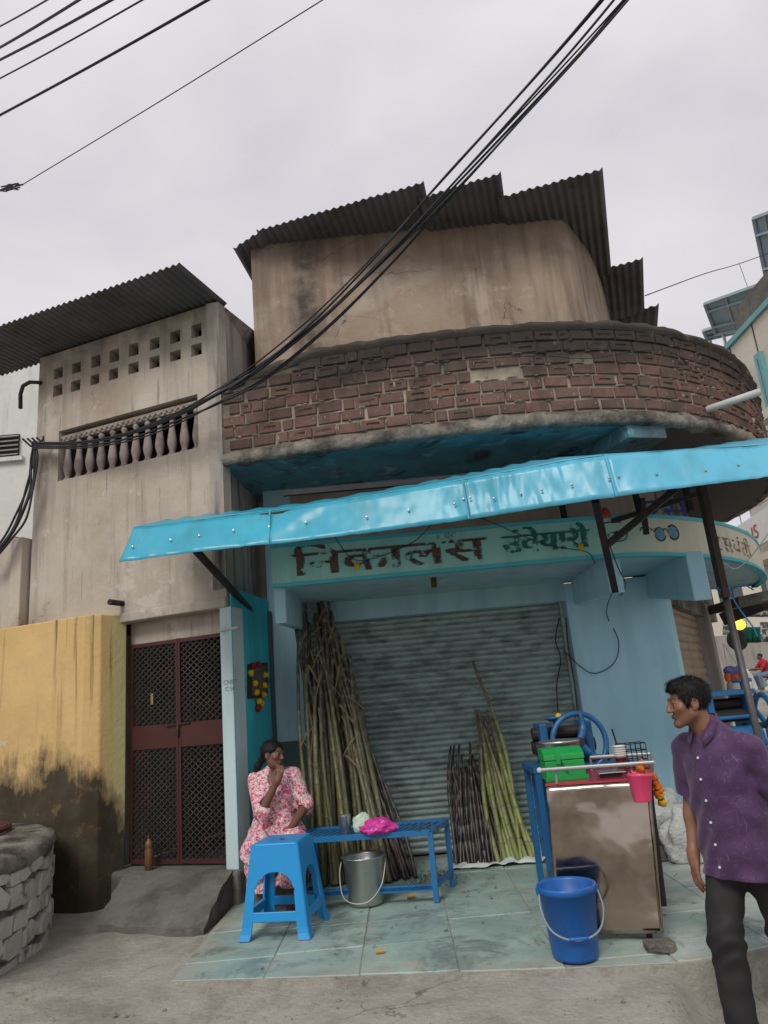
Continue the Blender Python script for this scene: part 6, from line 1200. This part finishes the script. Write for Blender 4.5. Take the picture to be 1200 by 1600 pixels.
# ---- the seated woman
def build_woman():
    A = empty('person', (-1.12,6.34,0.0), 'woman in a pink floral gown sitting by the teal wall, hand raised to her mouth', 'person', rz=R(186))
    hd = Head((0.0,0.06,1.125), R(58), R(-4), R(-4), 0.97); shR, shL = np.array([0.160,0.0,0.925]), np.array([-0.165,-0.01,0.935]); elR, wrR = np.array([0.10,0.21,0.705]), np.array([-0.045,0.245,0.945]); elL, wrL = np.array([-0.245,0.07,0.70]), np.array([-0.11,0.285,0.545])
    hips = [np.array([0.10,0.02,0.47]), np.array([-0.10,0.02,0.47])]; kn = [np.array([0.13,0.40,0.47]), np.array([-0.155,0.40,0.46])]; an = [np.array([0.10,0.40,0.085]), np.array([-0.10,0.34,0.085])]
    f = Field((-0.36,-0.24,-0.01), (0.36,0.64,1.27), 0.005); hd.build(f, False); f.cone((0,0.03,1.06),(0,0.0,0.94),0.050,0.058,0.025); f.cone((0,0.0,0.85),(0,0,0.5),0.125,0.14,0.04,'u',(1,0.75,1)); f.cone(shL,shR,0.045,0.045,0.05)
    for sh, el, wr in ((shR,elR,wrR),(shL,elL,wrL)): f.chain([sh,el,wr],[0.048,0.040,0.026],0.02)
    hand(f, wrR, (-0.25,-0.35,0.9), (-0.3,-0.9,-0.2), 1, 0.75, 0.92); hand(f, wrL, (0.45,0.75,-0.45), (0.3,-0.3,-0.9), 1, 0.4, 0.92)
    for h, k, a in zip(hips, kn, an): f.chain([h,k,a],[0.085,0.055,0.036],0.03); f.cone(a-[0,0.03,0.045], a+[0,0.16,-0.055], 0.034, 0.026, 0.02)
    link('body', f.mesh('body', lambda P: hd.tone(P, False)), m_skin2, A, world=False); hd.eyes(A, (0.1,1,0))
    g = Field(hd.c-0.24, hd.c+0.20, 0.005); g.ell(hd.w(0,-0.024,0.036),(0.078,0.099,0.086),0.01,'u',hd.M); g.cut(hd.w(0,0.060,0.035), hd.M @ np.array([0,0.86,-0.5])); g.ell(hd.w(0,0.09,-0.02),(0.085,0.075,0.085),0.012,'s',hd.M)
    for q in (-1,1): g.ell(hd.w(q*0.082,-0.006,-0.018),(0.022,0.026,0.040),0.008,'s',hd.M); g.cone(hd.w(q*0.052,0.045,0.045), hd.w(q*0.070,-0.02,0.03), 0.014, 0.016, 0.012)
    g.cut(hd.w(0,-0.03,-0.055), hd.M @ np.array([0,0,-1.0])); g.ell(hd.w(0,-0.110,-0.035),(0.034,0.034,0.036),0.02,'u',hd.M); g.chain([hd.w(0,-0.12,-0.05), hd.w(0.01,-0.15,-0.10), hd.w(0.02,-0.16,-0.18)],[0.026,0.030,0.018],0.01)
    hm = g.mesh('hair'); link('hair', hm, m_hair, A, world=False); strands(hm, hd, 700, 0.03, 0.10, A, (0,0.11,0.06))
    g = Field((-0.40,-0.30,0.10), (0.40,0.62,1.06), 0.0065); g.cone((0,0.01,0.86),(0,0.01,0.50),0.158,0.19,0.04,'u',(1,0.78,1)); g.cone((-0.13,-0.005,0.945),(0.13,-0.005,0.935),0.055,0.055,0.06); g.cone((0,0,0.94),(0,0.005,1.00),0.08,0.065,0.04)
    for q in (-1,1): g.ell((q*0.07,0.105,0.80),(0.075,0.065,0.075),0.04)
    for sh, el in ((shR,elR),(shL,elL)): g.cone(sh, el, 0.070, 0.072, 0.04)
    for h, k, a in zip(hips, kn, an): g.chain([h,k],[0.125,0.112],0.07); g.cone(k, a+[0,0.0,0.05], 0.105, 0.10, 0.05)
    g.cone((0,0.06,0.45),(0,0.34,0.44),0.09,0.05,0.09); g.disp(folds(None, 0.010)); g.disp(lambda x, y, z: 0.010*np.sin(44*z+30*x+5*np.sin(13*y))*np.clip((0.75-z)*4,0,1))
    g.ell((0.0,0.15,0.99),(0.055,0.10,0.14),0.015,'s'); g.cut((0,0,0.17),(0,0,-1))
    for el, wr in ((elR,wrR),(elL,wrL)): d = (wr-el)/np.linalg.norm(wr-el); g.cone(el+d*0.05, wr, 0.045, 0.06, 0.0, 's')
    link('gown', g.mesh('gown'), m_gown, A, world=False)
    for q in (1,): lathe_obj('earring', [(0,0),(0.006,-0.01),(0,-0.02)], tuple(hd.w(0.074,-0.004,-0.04)), mat('gold_earring', (0.5,0.33,0.08), rough=0.3, metal=0.9, bump=0, space='O'), A, 8); A.children[-1].location = (0,0,0)
    c = MB(); q = wrR-(wrR-elR)*0.15; d, s_, u_ = frame_of(wrR-elR); c.tube([Vector(q)+(s_*math.cos(t)+u_*math.sin(t))*0.031 for t in [i*0.524 for i in range(12)]], 0.0035, 6, closed=True); c.build('bangle', mat('red_bangle', (0.3,0.03,0.04), rough=0.3, bump=0, space='O'), A, world=False)
    c = MB(); p0 = hd.w(0.01,0.088,-0.055); c.tube([tuple(p0), tuple(p0+hd.M @ np.array([0.02,0.06,-0.045]))], 0.006, 8); c.build('twig', mat('dark_twig', (0.03,0.022,0.018), rough=0.7, space='O'), A, world=False)
    return A
build_woman()
c = MB(); c.box((-1.36,6.18,-0.02),(-0.90,6.52,0.36)); tag(c.build('seat_block', m_darkconc, bevel=0.02), 'dark stone block the woman sits on beside the teal wall', 'block')
# ================================================================== background
m_cream = mat('cream_cladding', (0.62,0.57,0.47), (0.55,0.50,0.42), 1, 0.7, bump=0.1, bs=10, streak=(0.6,0.85), streak_c=(0.35,0.31,0.26)); m_trim = mat('teal_trim', (0.16,0.38,0.40), rough=0.5); m_glass = mat('dark_window_glass', (0.05,0.07,0.08), rough=0.15, bump=0, spec=0.6)
RB = empty('cream_building', (10,17,0), 'cream clad building with teal roof edge and teal window frames across the side street', 'building')
c = MB(); c.box((8.6,9.5,0),(16,16.4,9.0)); c.build('wall', m_cream, RB)
c = MB(); c.box((8.52,9.45,8.93),(8.75,16.45,9.06)); c.build('roof_trim', m_trim, RB)
for y in (12.3,13.4,14.5,15.6): c = MB(); c.box((8.585,y-.012,6.9),(8.599,y+.012,8.93)); c.build('panel_joint', m_iron, RB)
for (a, b_) in (((1168,588),(1186,680)),((1190,560),(1215,660))):
    p, q = onX(a[0],a[1],8.6), onX(b_[0],b_[1],8.6); y0, y1 = sorted((p[1],q[1])); z0, z1 = sorted((p[2],q[2])); c = MB(); c.box((8.50,y0-.12,z0-.12),(8.62,y1+.12,z1+.12)); W_ = c.build('window_frame', m_trim, RB); c = MB(); c.box((8.49,y0,z0),(8.51,y1,z1)); c.build('window_pane', m_glass, RB)
c = MB(); c.box((8.2,9.4,6.55),(8.62,14.6,6.75)); c.build('sun_shade', m_cream, RB)
c = MB()
for i in range(4): y = 14.8+i*0.5; c.tube([(8.3,y,3.9),(8.3,y,5.0)], 0.015, 5)
for z in (4.2,4.6,5.0): c.tube([(8.3,14.6,z),(8.3,16.4,z)], 0.02, 6)
c.build('railing', m_steel, RB); c = MB(); c.box((8.1,14.6,3.75),(8.62,16.4,3.9)); c.build('balcony', m_cream, RB)
SG = empty('shop_sign', tuple(onX(1170,845,8.05)), 'white sign board with red lettering across the side street', 'sign'); q = [onX(1128,838,8.05), onX(1210,784,8.05), onX(1210,838,8.05), onX(1150,874,8.05)]
zt, zb = 5.15, 4.45; ys0, ys1 = 14.0, 20.5; c = MB(); s_top = [q[0],q[1],q[2],q[3]]; c.prism([tuple(x) for x in s_top], (0.08,0,0)); c.build('board', m_white, SG, fix=True)
m_red = mat('red_lettering', (0.45,0.02,0.04), rough=0.6, bump=0); pa, pb = onX(1152,862,8.04), onX(1186,838,8.04); ev_ = (pb-pa)/np.linalg.norm(pb-pa); me_w = 1.0
tm = text_mesh('MENS', 1.0); xs_ = [v.co.x for v in tm.vertices]; Ls = np.linalg.norm(pb-pa)/max(xs_)
place_text('MENS', 1.0, lambda x, y, k: (8.035, pa[1]+(pb[1]-pa[1])*x/max(xs_), pa[2]+(pb[2]-pa[2])*x/max(xs_)+y*0.42), m_red, 'lettering', SG)
m_solar = mat('solar_panel_back', (0.30,0.38,0.42), (0.25,0.33,0.37), 2, 0.5, bump=0.05); m_alu = mat('aluminium_frame', (0.55,0.56,0.57), rough=0.4, metal=0.7, bump=0)
def solar(px, Ys, label):
    P = [Vector(onY(x, y, Y_)) for (x, y), Y_ in zip(px, Ys)]; S = empty('solar_array', P[0], label, 'solar panel', 'solar panels on the roof across the street'); c = MB(); n = (P[1]-P[0]).cross(P[3]-P[0]).normalized(); c.prism(P, n*0.05); c.build('panel', m_solar, S, fix=True)
    for a, b_ in ((0,1),(1,2),(2,3),(3,0)): c = MB(); c.bar(P[a]-n*0.03, P[b_]-n*0.03, 0.08, 0.08); c.build('frame_rail', m_solar, S)
    for f in (0.28,0.62): c = MB(); c.bar(P[0].lerp(P[1],f)-n*0.03, P[3].lerp(P[2],f)-n*0.03, 0.05, 0.05); c.build('cross_rail', m_alu, S)
    for f in (0.25,0.75): c = MB(); c.bar(P[0].lerp(P[3],f)-n*0.05, P[1].lerp(P[2],f)-n*0.05, 0.07, 0.06); c.build('purlin', m_solar, S)
    c = MB(); a = P[3].lerp(P[2],0.1); c.bar(a, (a.x,a.y,a.z-2.2), 0.07); c.build('post', m_alu, S)
solar([(1101,474),(1225,430),(1235,500),(1119,522)], [19.5,17.5,18.5,20.5], 'tilted blue grey solar array just above the cream roof')
solar([(1178,341),(1240,318),(1255,440),(1200,445)], [16.0,15.0,16.0,17.0], 'grey solar array high at the right edge of the picture')
solar([(1098,516),(1150,500),(1155,518),(1104,530)], [23,22.5,23,23.5], 'small far solar array seen behind the larger one')
c = MB(); c.box((9.2,12.5,9.01),(15,16.2,10.2)); tag(c.build('roof_room', m_darkconc), 'dark roof room under the solar panels', 'building')
c = MB(); P = [[(7,30.5-0.4*0,0.2),(7,30.5,3.05),(7,30.8,3.05)],[(45,30,0.2),(45,30,3.05),(45,30.3,3.05)]]; c.prism([(7,30.6,0),(45,30,0),(45,30.4,0),(7,31,0)], (0,0,3.0)); tag(c.build('compound_wall', m_grey, fix=True), 'long grey plastered wall behind the scooter', 'wall')
FB = empty('far_building', (20,40,0), 'pale far building behind the grey wall at the end of the side street', 'building'); c = MB(); c.box((5,36,0),(45,46,7.5)); c.build('wall', m_cream, FB)
for i in range(6): c = MB(); c.box((12+i*2.2,35.95,4.2),(13.2+i*2.2,36.02,5.8)); c.build('window', m_glass, FB)
WBk = empty('white_building', (-9,10,0), 'white plastered neighbour building behind the left house', 'building'); m_wb = mat('white_plaster', (0.60,0.61,0.58), (0.52,0.53,0.50), 1.5, 0.85, bump=0.25, bs=10, streak=(0.55,0.85), streak_c=(0.30,0.30,0.28)); 
c = MB(); c.box((-16,10,0),(-4.6,16,7.5)); c.build('wall', m_wb, WBk); wa, wb_ = onY(-25,684,10), onY(30,714,10); c = MB(); c.box((wa[0],9.965,wb_[2]),(wb_[0],9.99,wa[2])); WN = c.build('window', m_dark, WBk)
for i in range(5): z = wb_[2]+(wa[2]-wb_[2])*(i+0.5)/5; c = MB(); c.obox(((wa[0]+wb_[0])/2,9.95,z), ((wb_[0]-wa[0])/2,0,0), (0,0.03,0.02), (0,-0.004,0.006)); c.build('louvre', m_grey, WN)
c = MB(); c.box((wa[0]-.08,9.93,wb_[2]-.07),(wb_[0]+.08,10,wb_[2]-.005)); c.build('sill', m_wb, WBk)
# ---- clutter at the far end of the shop's side
m_bulb = bpy.data.materials.new('lit_bulb'); m_bulb.use_nodes = True; pb_ = m_bulb.node_tree.nodes['Principled BSDF']; pb_.inputs['Base Color'].default_value = (0.8,0.6,0.1,1); pb_.inputs['Emission Color'].default_value = (1,0.72,0.06,1); pb_.inputs['Emission Strength'].default_value = 1.6
LB = empty('hanging_lamp', tuple(onY(1155,965,11)), 'lit yellow bulb hanging over the side street stall', 'lamp'); q = onY(1155,976,11); lathe_obj('bulb', [(0.0,-0.08),(0.04,-0.072),(0.08,-0.045),(0.095,-0.01),(0.085,0.03),(0.05,0.07),(0.03,0.09),(0,0.09)], tuple(q), m_bulb, LB, 16); lathe_obj('holder', [(0.04,0.08),(0.04,0.16),(0,0.16)], tuple(q), m_iron, LB, 10); c = MB(); c.tube([tuple(q+[0,0,.15]), tuple(q+[0,0,0.6])], 0.01, 5); c.build('cord', m_wire, LB)
def hung(name, px, Y_, m, label, cat, th=0.03, fr=0.06):
    (x0,y0),(x1,y1) = px; b = MB(); P = []
    for i in range(13):
        u_ = i/12; a = onY(x0+(x1-x0)*u_, y0, Y_); d = onY(x0+(x1-x0)*u_, y1, Y_); P.append([tuple(a+(d-a)*v_+np.array([0,fr*math.sin(u_*19)*(0.3+v_),0])) for v_ in (0,.33,.66,1)])
    b.grid(P); return tag(b.build(name, m, smooth=True, solid=th), label, cat)
hung('cloth', ((1166,980),(1187,1004)), 12.5, mat('green_cloth', (0.01,0.14,0.085), rough=0.8), 'dark green cloth hanging beside the yellow bulb', 'cloth')
hung('banner', ((1130,968),(1166,992)), 14, mat('white_print', (0.6,0.6,0.58), (0.2,0.2,0.2), 3, 0.6, bump=0, dirt=(0.5,0.54), dirt_c=(0.06,0.06,0.06), dirt_s=5), 'white printed banner with black scrawl left of the bulb', 'banner', fr=0.01)
hung('banner', ((1188,972),(1225,1003)), 14, bpy.data.materials['white_print'], 'white printed banner with black scrawl right of the green cloth', 'banner', fr=0.01)
hung('banner', ((1150,950),(1200,964)), 15, bpy.data.materials['white_print'], 'narrow printed banner above the yellow bulb', 'banner', fr=0.01)
c = MB(); p0, p1 = onY(1128,968,10.5), onY(1230,930,10.2); c.bar(tuple(p0), tuple(p1), 0.10, 0.18); tag(c.build('stall_beam', m_iron), 'dark beam across the side street stall', 'beam')
c = MB(); p0, p1 = onY(1128,948,9.6), onY(1230,925,9.6)
c.obox(((p0+p1)/2), (p1-p0)/2, (0,0.5,0), (0,0,0.06)); tag(c.build('stall_roof', m_darkconc), 'dark low roof over the side street stall', 'roof')
q = onY(1152,1000,13); c = MB(); c.lathe([(0.0,-.02),(0.17,-.02),(0.19,0),(0.17,0.02),(0,0.02)], (0,0,0), 20); c.v = [(x+q[0], z+q[1], y+q[2]) for x, y, z in c.v]; tag(c.build('round_fan', m_iron), 'dark round fan hanging under the bulb', 'fan')
HD = empty('hanging_decoration', tuple(onY(1148,1050,8.6)), 'hanging bunch of blue and red tassels beside the column', 'decoration'); m_vio = mat('violet_cloth', (0.16,0.16,0.42), rough=0.8); m_rd = mat('red_cloth', (0.55,0.06,0.04), rough=0.8)
for i, px in enumerate((1138,1143,1148,1153)): lump('pompom', tuple(onY(px,1048,8.6)), 0.05, m_vio, i, 0.3, 8, HD, sub=3, flat=False, fold=0.4)
for i, px in enumerate((1137,1143,1150,1156)): lump('tassel', tuple(onY(px,1058,8.6)), 0.045, m_rd if i % 2 else m_or, i+4, 0.3, 8, HD, sub=3, flat=False, sx=(0.8,0.8,1.6))
for px in (1136,1156): c = MB(); c.tube([tuple(onY(1130,1005,8.7)), tuple(onY(px,1046,8.6))], 0.006, 4); c.build('string', m_white, HD)
lump('bag', tuple(onY(1148,1082,8.6)), 0.11, mat('grey_white_bag', (0.5,0.5,0.5), rough=0.5), 9, 0.25, 6, HD, sub=3, flat=False, sx=(0.8,0.7,1.3))
# second press
P2 = empty('cane_press', (2.95,6.1,0), 'blue sugarcane press behind the walking man, near the prop pole', 'machine'); o2 = onY(1112,1178,6.1); e2 = onY(1168,1100,6.1); x0_, x1_, z0_, z1_ = o2[0], o2[0]+0.37, 0.84, 1.28
for x in (x0_,x1_-.05): c = MB(); c.box((x,5.98,z0_),(x+.05,6.3,z1_)); c.build('side_plate', m_bluepaint2, P2, bevel=0.01)
c = MB(); c.box((x0_-.02,5.96,z1_-.002),(x1_+.02,6.32,z1_+.035)); c.build('top_plate', m_bluepaint2, P2, bevel=0.005)
for (y, z, r_) in ((6.05,z1_-.16,0.05),(6.2,z1_-.16,0.05),(6.12,z1_-.07,0.045)): c = MB(); c.tube([(x0_,y,z),(x1_,y,z)], r_, 12); c.build('roller', m_iron, P2)
c = MB(); P = [[(x, 5.95-0.09*math.sin(a), z0_+0.20-0.17*(1-math.cos(a))*0.9) for a in [i*math.pi/12 for i in range(7)]] for x in (x0_+.02,x1_-.02)]; c.grid(P); c.build('juice_tray', m_bluepaint2, P2, smooth=True, solid=0.008)
c = MB(); c.tube([(x0_+.05,5.95,z1_-.17),(x1_-.05,5.95,z1_-.17)], 0.016, 8); c.build('tie_rod', m_bluepaint2, P2)
for x, y in ((x0_,5.98),(x1_,5.98),(x0_,6.4),(x1_,6.4)): c = MB(); c.bar((x,y,0),(x,y,z0_),0.045); c.build('leg', m_bluepaint2, P2)
c = MB(); c.box((x0_-.05,5.93,z0_-.03),(x1_+.05,6.45,z0_)); c.build('deck', m_bluepaint2, P2)
c = MB(); wc = Vector((x1_+0.13,6.12,1.02)); c.tube([wc+Vector((0.03*math.cos(a),0.24*math.cos(a),0.24*math.sin(a))) for a in [2*math.pi*i/36 for i in range(36)]], 0.022, 8, closed=True); c.build('flywheel', m_bluepaint2, P2, smooth=True)
for k in range(3): a = R(30+120*k); c = MB(); c.tube([wc, wc+Vector((0.03*math.cos(a),0.24*math.cos(a),0.24*math.sin(a)))], 0.02, 8); c.build('spoke', m_bluepaint2, P2)
c = MB(); c.tube([wc+Vector((0.02,0,0)), wc-Vector((0.2,0,0))], 0.025, 10); c.build('axle', m_iron, P2)
for x in (x0_+0.0,x1_-0.03): c = MB(); c.tube([(x+.02,6.1,z1_+.03),(x+.02,6.1,z1_+.10)], 0.02, 8); c.build('screw', m_bluepaint2, P2); lathe_obj('hand_wheel', [(0,0.09),(0.075,0.09),(0.08,0.105),(0.075,0.12),(0,0.12)], (x+.02,6.1,z1_), m_bluepaint2, P2, 16)
# ---- scooter and rider
def build_rider():
    bx, by = 13.75, 28.0; bz = zs(bx, by); S = empty('scooter', (bx,by,bz), 'white scooter ridden to the left along the grey wall', 'scooter'); m_tyre = mat('tyre_rubber', (0.02,0.02,0.02), rough=0.8, bump=0); m_sc = mat('white_scooter_paint', (0.65,0.65,0.63), rough=0.3, bump=0)
    for x in (-0.62,0.62):
        c = MB(); c.tube([(bx+x+0.20*math.cos(a),by,bz+0.22+0.20*math.sin(a)) for a in [i*math.pi/10 for i in range(20)]], 0.05, 8, closed=True); W_ = c.build('wheel', m_tyre, S, smooth=True); c = MB(); c.tube([(bx+x,by-.04,bz+.22),(bx+x,by+.04,bz+.22)], 0.14, 14); c.build('rim', m_steel, W_)
    f = Field((-0.5,-0.28,0.15),(1.0,0.28,1.2),0.02); f.ell((0.5,0,0.55),(0.45,0.16,0.22),0.05); f.cone((-0.1,0,0.28),(0.3,0,0.30),0.1,0.12,0.08); link('rear_body', f.mesh('rear_body'), m_sc, S, world=False)
    f = Field((-0.9,-0.32,0.15),(0.1,0.32,1.25),0.02); f.cone((-0.38,0,0.35),(-0.50,0,0.95),0.10,0.10,0.05,'u',(1,1.8,1)); f.ell((-0.52,0,1.0),(0.11,0.14,0.10),0.04); f.cone((-0.62,0,0.30),(-0.52,0,0.6),0.10,0.07,0.04); link('front_shield', f.mesh('front_shield'), m_sc, S, world=False)
    f = Field((-0.1,-0.25,0.6),(1.0,0.25,0.95),0.02); f.ell((0.4,0,0.76),(0.42,0.13,0.06),0.02); link('seat', f.mesh('seat'), m_tyre, S, world=False)
    c = MB(); c.tube([(bx-.5,by-.3,bz+1.05),(bx-.55,by,bz+1.05),(bx-.5,by+.3,bz+1.05)], 0.02, 8); c.build('handlebar', m_tyre, S)
    A = empty('person', (bx,by,bz), 'rider in a red shirt and blue jeans on the white scooter', 'person'); f = Field((-0.7,-0.35,0.2),(0.6,0.35,1.75),0.016); hd = Head((0.05,0,1.52),R(90),0,0,1.0); hd.build(f, True); f.cone((0.08,0,1.42),(0.13,0,1.3),0.05,0.06,0.03); f.cone((0.15,0,1.25),(0.22,0,0.85),0.13,0.13,0.04)
    for q in (-1,1): f.chain([(0.13,q*.19,1.28),(-0.08,q*.24,1.05),(-0.42,q*.27,1.08)],[0.05,0.042,0.032],0.03); f.ell((-0.47,q*.28,1.08),(0.06,0.04,0.03),0.02); f.chain([(0.22,q*.1,0.85),(-0.2,q*.16,0.80),(-0.15,q*.15,0.38)],[0.09,0.07,0.05],0.04); f.cone((-0.15,q*.15,0.36),(-0.33,q*.15,0.36),0.045,0.035,0.02)
    link('body', f.mesh('body', lambda P: hd.tone(P, True)), m_skin2, A, world=False)
    f = Field((-0.3,-0.4,0.75),(0.6,0.4,1.45),0.016); f.cone((0.15,0,1.25),(0.23,0,0.85),0.16,0.17,0.05)
    for q in (-1,1): f.cone((0.13,q*.18,1.30),(-0.02,q*.23,1.12),0.08,0.075,0.05)
    f.cone((0.1,0,1.35),(0.1,0,1.40),0.09,0.07,0.03); f.disp(folds(None,0.008)); link('shirt', f.mesh('shirt'), mat('red_shirt', (0.42,0.02,0.04), rough=0.8, space='O'), A, world=False)
    f = Field((-0.4,-0.35,0.3),(0.5,0.35,1.0),0.016)
    for q in (-1,1): f.chain([(0.22,q*.1,0.87),(-0.2,q*.16,0.82),(-0.15,q*.15,0.42)],[0.12,0.09,0.075],0.05)
    link('jeans', f.mesh('jeans'), mat('blue_jeans', (0.16,0.22,0.30), rough=0.8, space='O'), A, world=False)
    f = Field(hd.c-0.15, hd.c+0.15, 0.012); f.ell(hd.w(0,-0.022,0.036),(0.08,0.10,0.09),0.01,'u',hd.M); f.cut(hd.w(0,0.052,0.040), hd.M @ np.array([0,0.93,-0.36])); f.cut(hd.w(0,-0.03,-0.05), hd.M @ np.array([0,0,-1.0])); link('hair', f.mesh('hair'), m_hair, A, world=False)
build_rider()
# ================================================================== cables
def cable(name, pts, r, label, group=None, per=10, m=None): c = MB(); c.tube(crom([tuple(p) for p in pts], per), r, 6); return tag(c.build(name, m or m_wire, smooth=True), label, 'cable', group)
def lwp(px, py, off): return onP(px, py, lw(0,off,0), (LN[0],LN[1],0))
cr_ = random.Random(4)
base = [(50,694,'L',0.10),(130,692,'L',0.16),(210,676,'L',0.20),(280,648,'L',0.24),(335,618,'L',0.30),(400,580,6.0),(500,500,5.75),(600,403,5.5),(700,296,5.2),(800,188,4.9),(900,78,4.6),(975,-8,4.35),(1060,-110,4.1)]
for k in range(8):
    ph = cr_.uniform(0,6); amp = cr_.uniform(5,12); off = (k-3.5)*4.2; pts = []
    for i, b_ in enumerate(base):
        t = i/(len(base)-1); sp_ = math.sin(t*3+ph)*amp*(0.4+t)+off*(0.35+0.9*t if i > 1 else 0.3)+(8*math.sin(t*5+k) if 0.3 < t < 0.7 and k % 3 == 0 else 0); dx, dy = sp_*0.65, sp_*0.75
        pts.append(lwp(b_[0]+dx*0.3, b_[1]+dy, b_[3]+0.01*k) if b_[2] == 'L' else onY(b_[0]+dx, b_[1]+dy, b_[2]+0.015*k))
    cable('overhead_cable', pts, 0.008 if k % 2 else 0.011, 'black cable in the thick bundle sweeping up across the brick parapet', 'cables of the sweeping bundle')
for k in range(6):
    d = (k-2.5)*2.6+cr_.uniform(-2,2); e_ = [cr_.uniform(-3,3) for _ in range(6)]; pts = [lwp(54+d*0.3,692+d*0.5,0.11+.008*k), lwp(52+d+e_[0],720,0.11+.01*k), lwp(46+d+e_[1],762,0.12+.01*k), lwp(30+d*1.2+e_[2],810,0.16+.01*k), lwp(12+d*1.2+e_[3],842,0.2+.01*k), lwp(-20+d,880,0.25)]
    cable('drop_cable', pts, 0.013, 'black cable dropping from the bundle at the left corner of the house', 'dropping cables at the left corner')
c = MB(); q = lwp(52,693,0.12)
for k in range(4): c.tube([tuple(q+np.array([-0.10+0.05*k,-0.03,0.05])), tuple(q+np.array([0.05*k,-0.05,-0.05])), tuple(q+np.array([0.12,-0.03,0.0+.02*k]))], 0.012, 5)
tag(c.build('cable_hook', m_wire), 'knotted iron hook holding the cable bundle at the house corner', 'hook')
for i, (a, b_, r_) in enumerate((((-60,72),(150,-45),0.009),((-60,108),(200,-48),0.014),((-60,124),(260,-48),0.014),((-60,154),(310,-50),0.009),((-60,212),(430,-60),0.014))):
    A_, B_ = onY(a[0],a[1],7.5), onY(b_[0],b_[1],5.0); mdl = (A_+B_)/2-np.array([0,0,0.03]); cable('overhead_wire', [A_, mdl, B_], r_, 'wire crossing the sky in the upper left corner, %s from the corner' % ('first','second','third','fourth','fifth')[i], 'wires in the upper left corner')
A_, B_ = onY(36,288,8.0), onY(560,-35,5.5); cable('overhead_wire', [A_, (A_+B_)/2-np.array([0,0,0.02]), B_], 0.006, 'thin single wire running from the knot at the left edge up to the top', 'wires in the upper left corner')
c = MB(); q = onY(16,293,8.0)
for k in range(6): c.tube([tuple(q+np.array([cr_.uniform(-.14,.14),0,cr_.uniform(-.06,.06)])) for _ in range(4)], 0.01, 5)
c.tube([tuple(onY(-40,308,8.0)), tuple(onY(36,288,8.0))], 0.012, 5); tag(c.build('wire_knot', m_wire), 'tangled knot of wire at the left edge below the sky wires', 'wire')
cable('overhead_wire', [onY(1008,462,9.0), onY(1100,428,11), onY(1155,412,12.5), onY(1230,385,14)], 0.008, 'thin wire from the stepped roof to the solar panels at the right')
cable('hanging_wire', [onY(1155,412,12.5), onY(1168,448,13.5)], 0.006, 'short thin wire dropping from the wire at the right')
cable('facade_wire', [onY(*p, Y_) for p, Y_ in (((345,616),6.25),((420,604),6.2),((476,597),6.15),((600,574),6.08),((735,562),6.06),((845,556),6.06),((920,560),6.1),((1043,548),6.45),((1100,600),6.8))], 0.004, 'thin wire strung along the brick parapet')
cable('pier_wire', [onY(*p, Y_) for p, Y_ in (((952,850),5.7),((965,885),6.0),((977,912),6.3),((970,930),6.6),((958,925),6.05),((948,960),7.3),((966,1000),7.37),((960,1035),7.37),((930,1052),7.37),((905,1040),7.38),((880,1015),7.38))], 0.005, 'loose black wire looping down the pale blue pier')
cable('shutter_wire', [onY(*p, 7.5) for p in ((874,965),(868,1000),(876,1030),(870,1070),(872,1115))], 0.006, 'black wire hanging down the right side of the shutter')
cable('shutter_wire', [onY(*p, 7.48) for p in ((884,965),(888,1010),(898,1070),(903,1120))], 0.005, 'second black wire along the shutter guide rail')
cable('side_wire', [onY(*p, Y_) for p, Y_ in (((1130,880),5.6),((1150,888),6.0),((1175,868),6.5),((1210,820),7))], 0.005, 'grey wire looping from the prop pole to the right edge', m=m_steel)
for i, (x0, x1, dz) in enumerate(((532,520,0),(690,560,0))): pass
cable('awning_string', [onY(520,836,5.3), onY(560,876,5.9), onY(640,850,5.9), onY(676,818,5.2)], 0.004, 'thin string drooping across the left sign lettering')
cable('awning_string', [onY(745,806,5.15), onY(850,850,5.9), onY(915,862,5.95), onY(930,880,6.0)], 0.004, 'thin string drooping across the right sign lettering')
for (px, py, lb) in ((558,884,'left'),(908,854,'right')): tag(lump('lemon_charm', tuple(onY(px,py,5.92)), 0.028, m_ye, px, 0.2, 5, sub=3, flat=False, sx=(0.8,0.8,1.2)), 'small yellow lemon charm hanging before the %s lettering' % lb, 'charm')
tag(lump('red_flower', tuple(onY(945,803,6.05)), 0.05, m_rd, 3, 0.4, 8, sub=3, flat=False, fold=0.4), 'red flower lying on the canopy behind the strut', 'flower')
c = MB(); q = onY(677,902,6.4); c.bar(tuple(q+[0,0,.02]), tuple(q-[0,0,0.09]), 0.05, 0.05); tag(c.build('rusty_hook', mat('flaking_rust', (0.10,0.05,0.035), rough=0.9)), 'rusty stub of iron under the canopy below the lettering', 'hook')
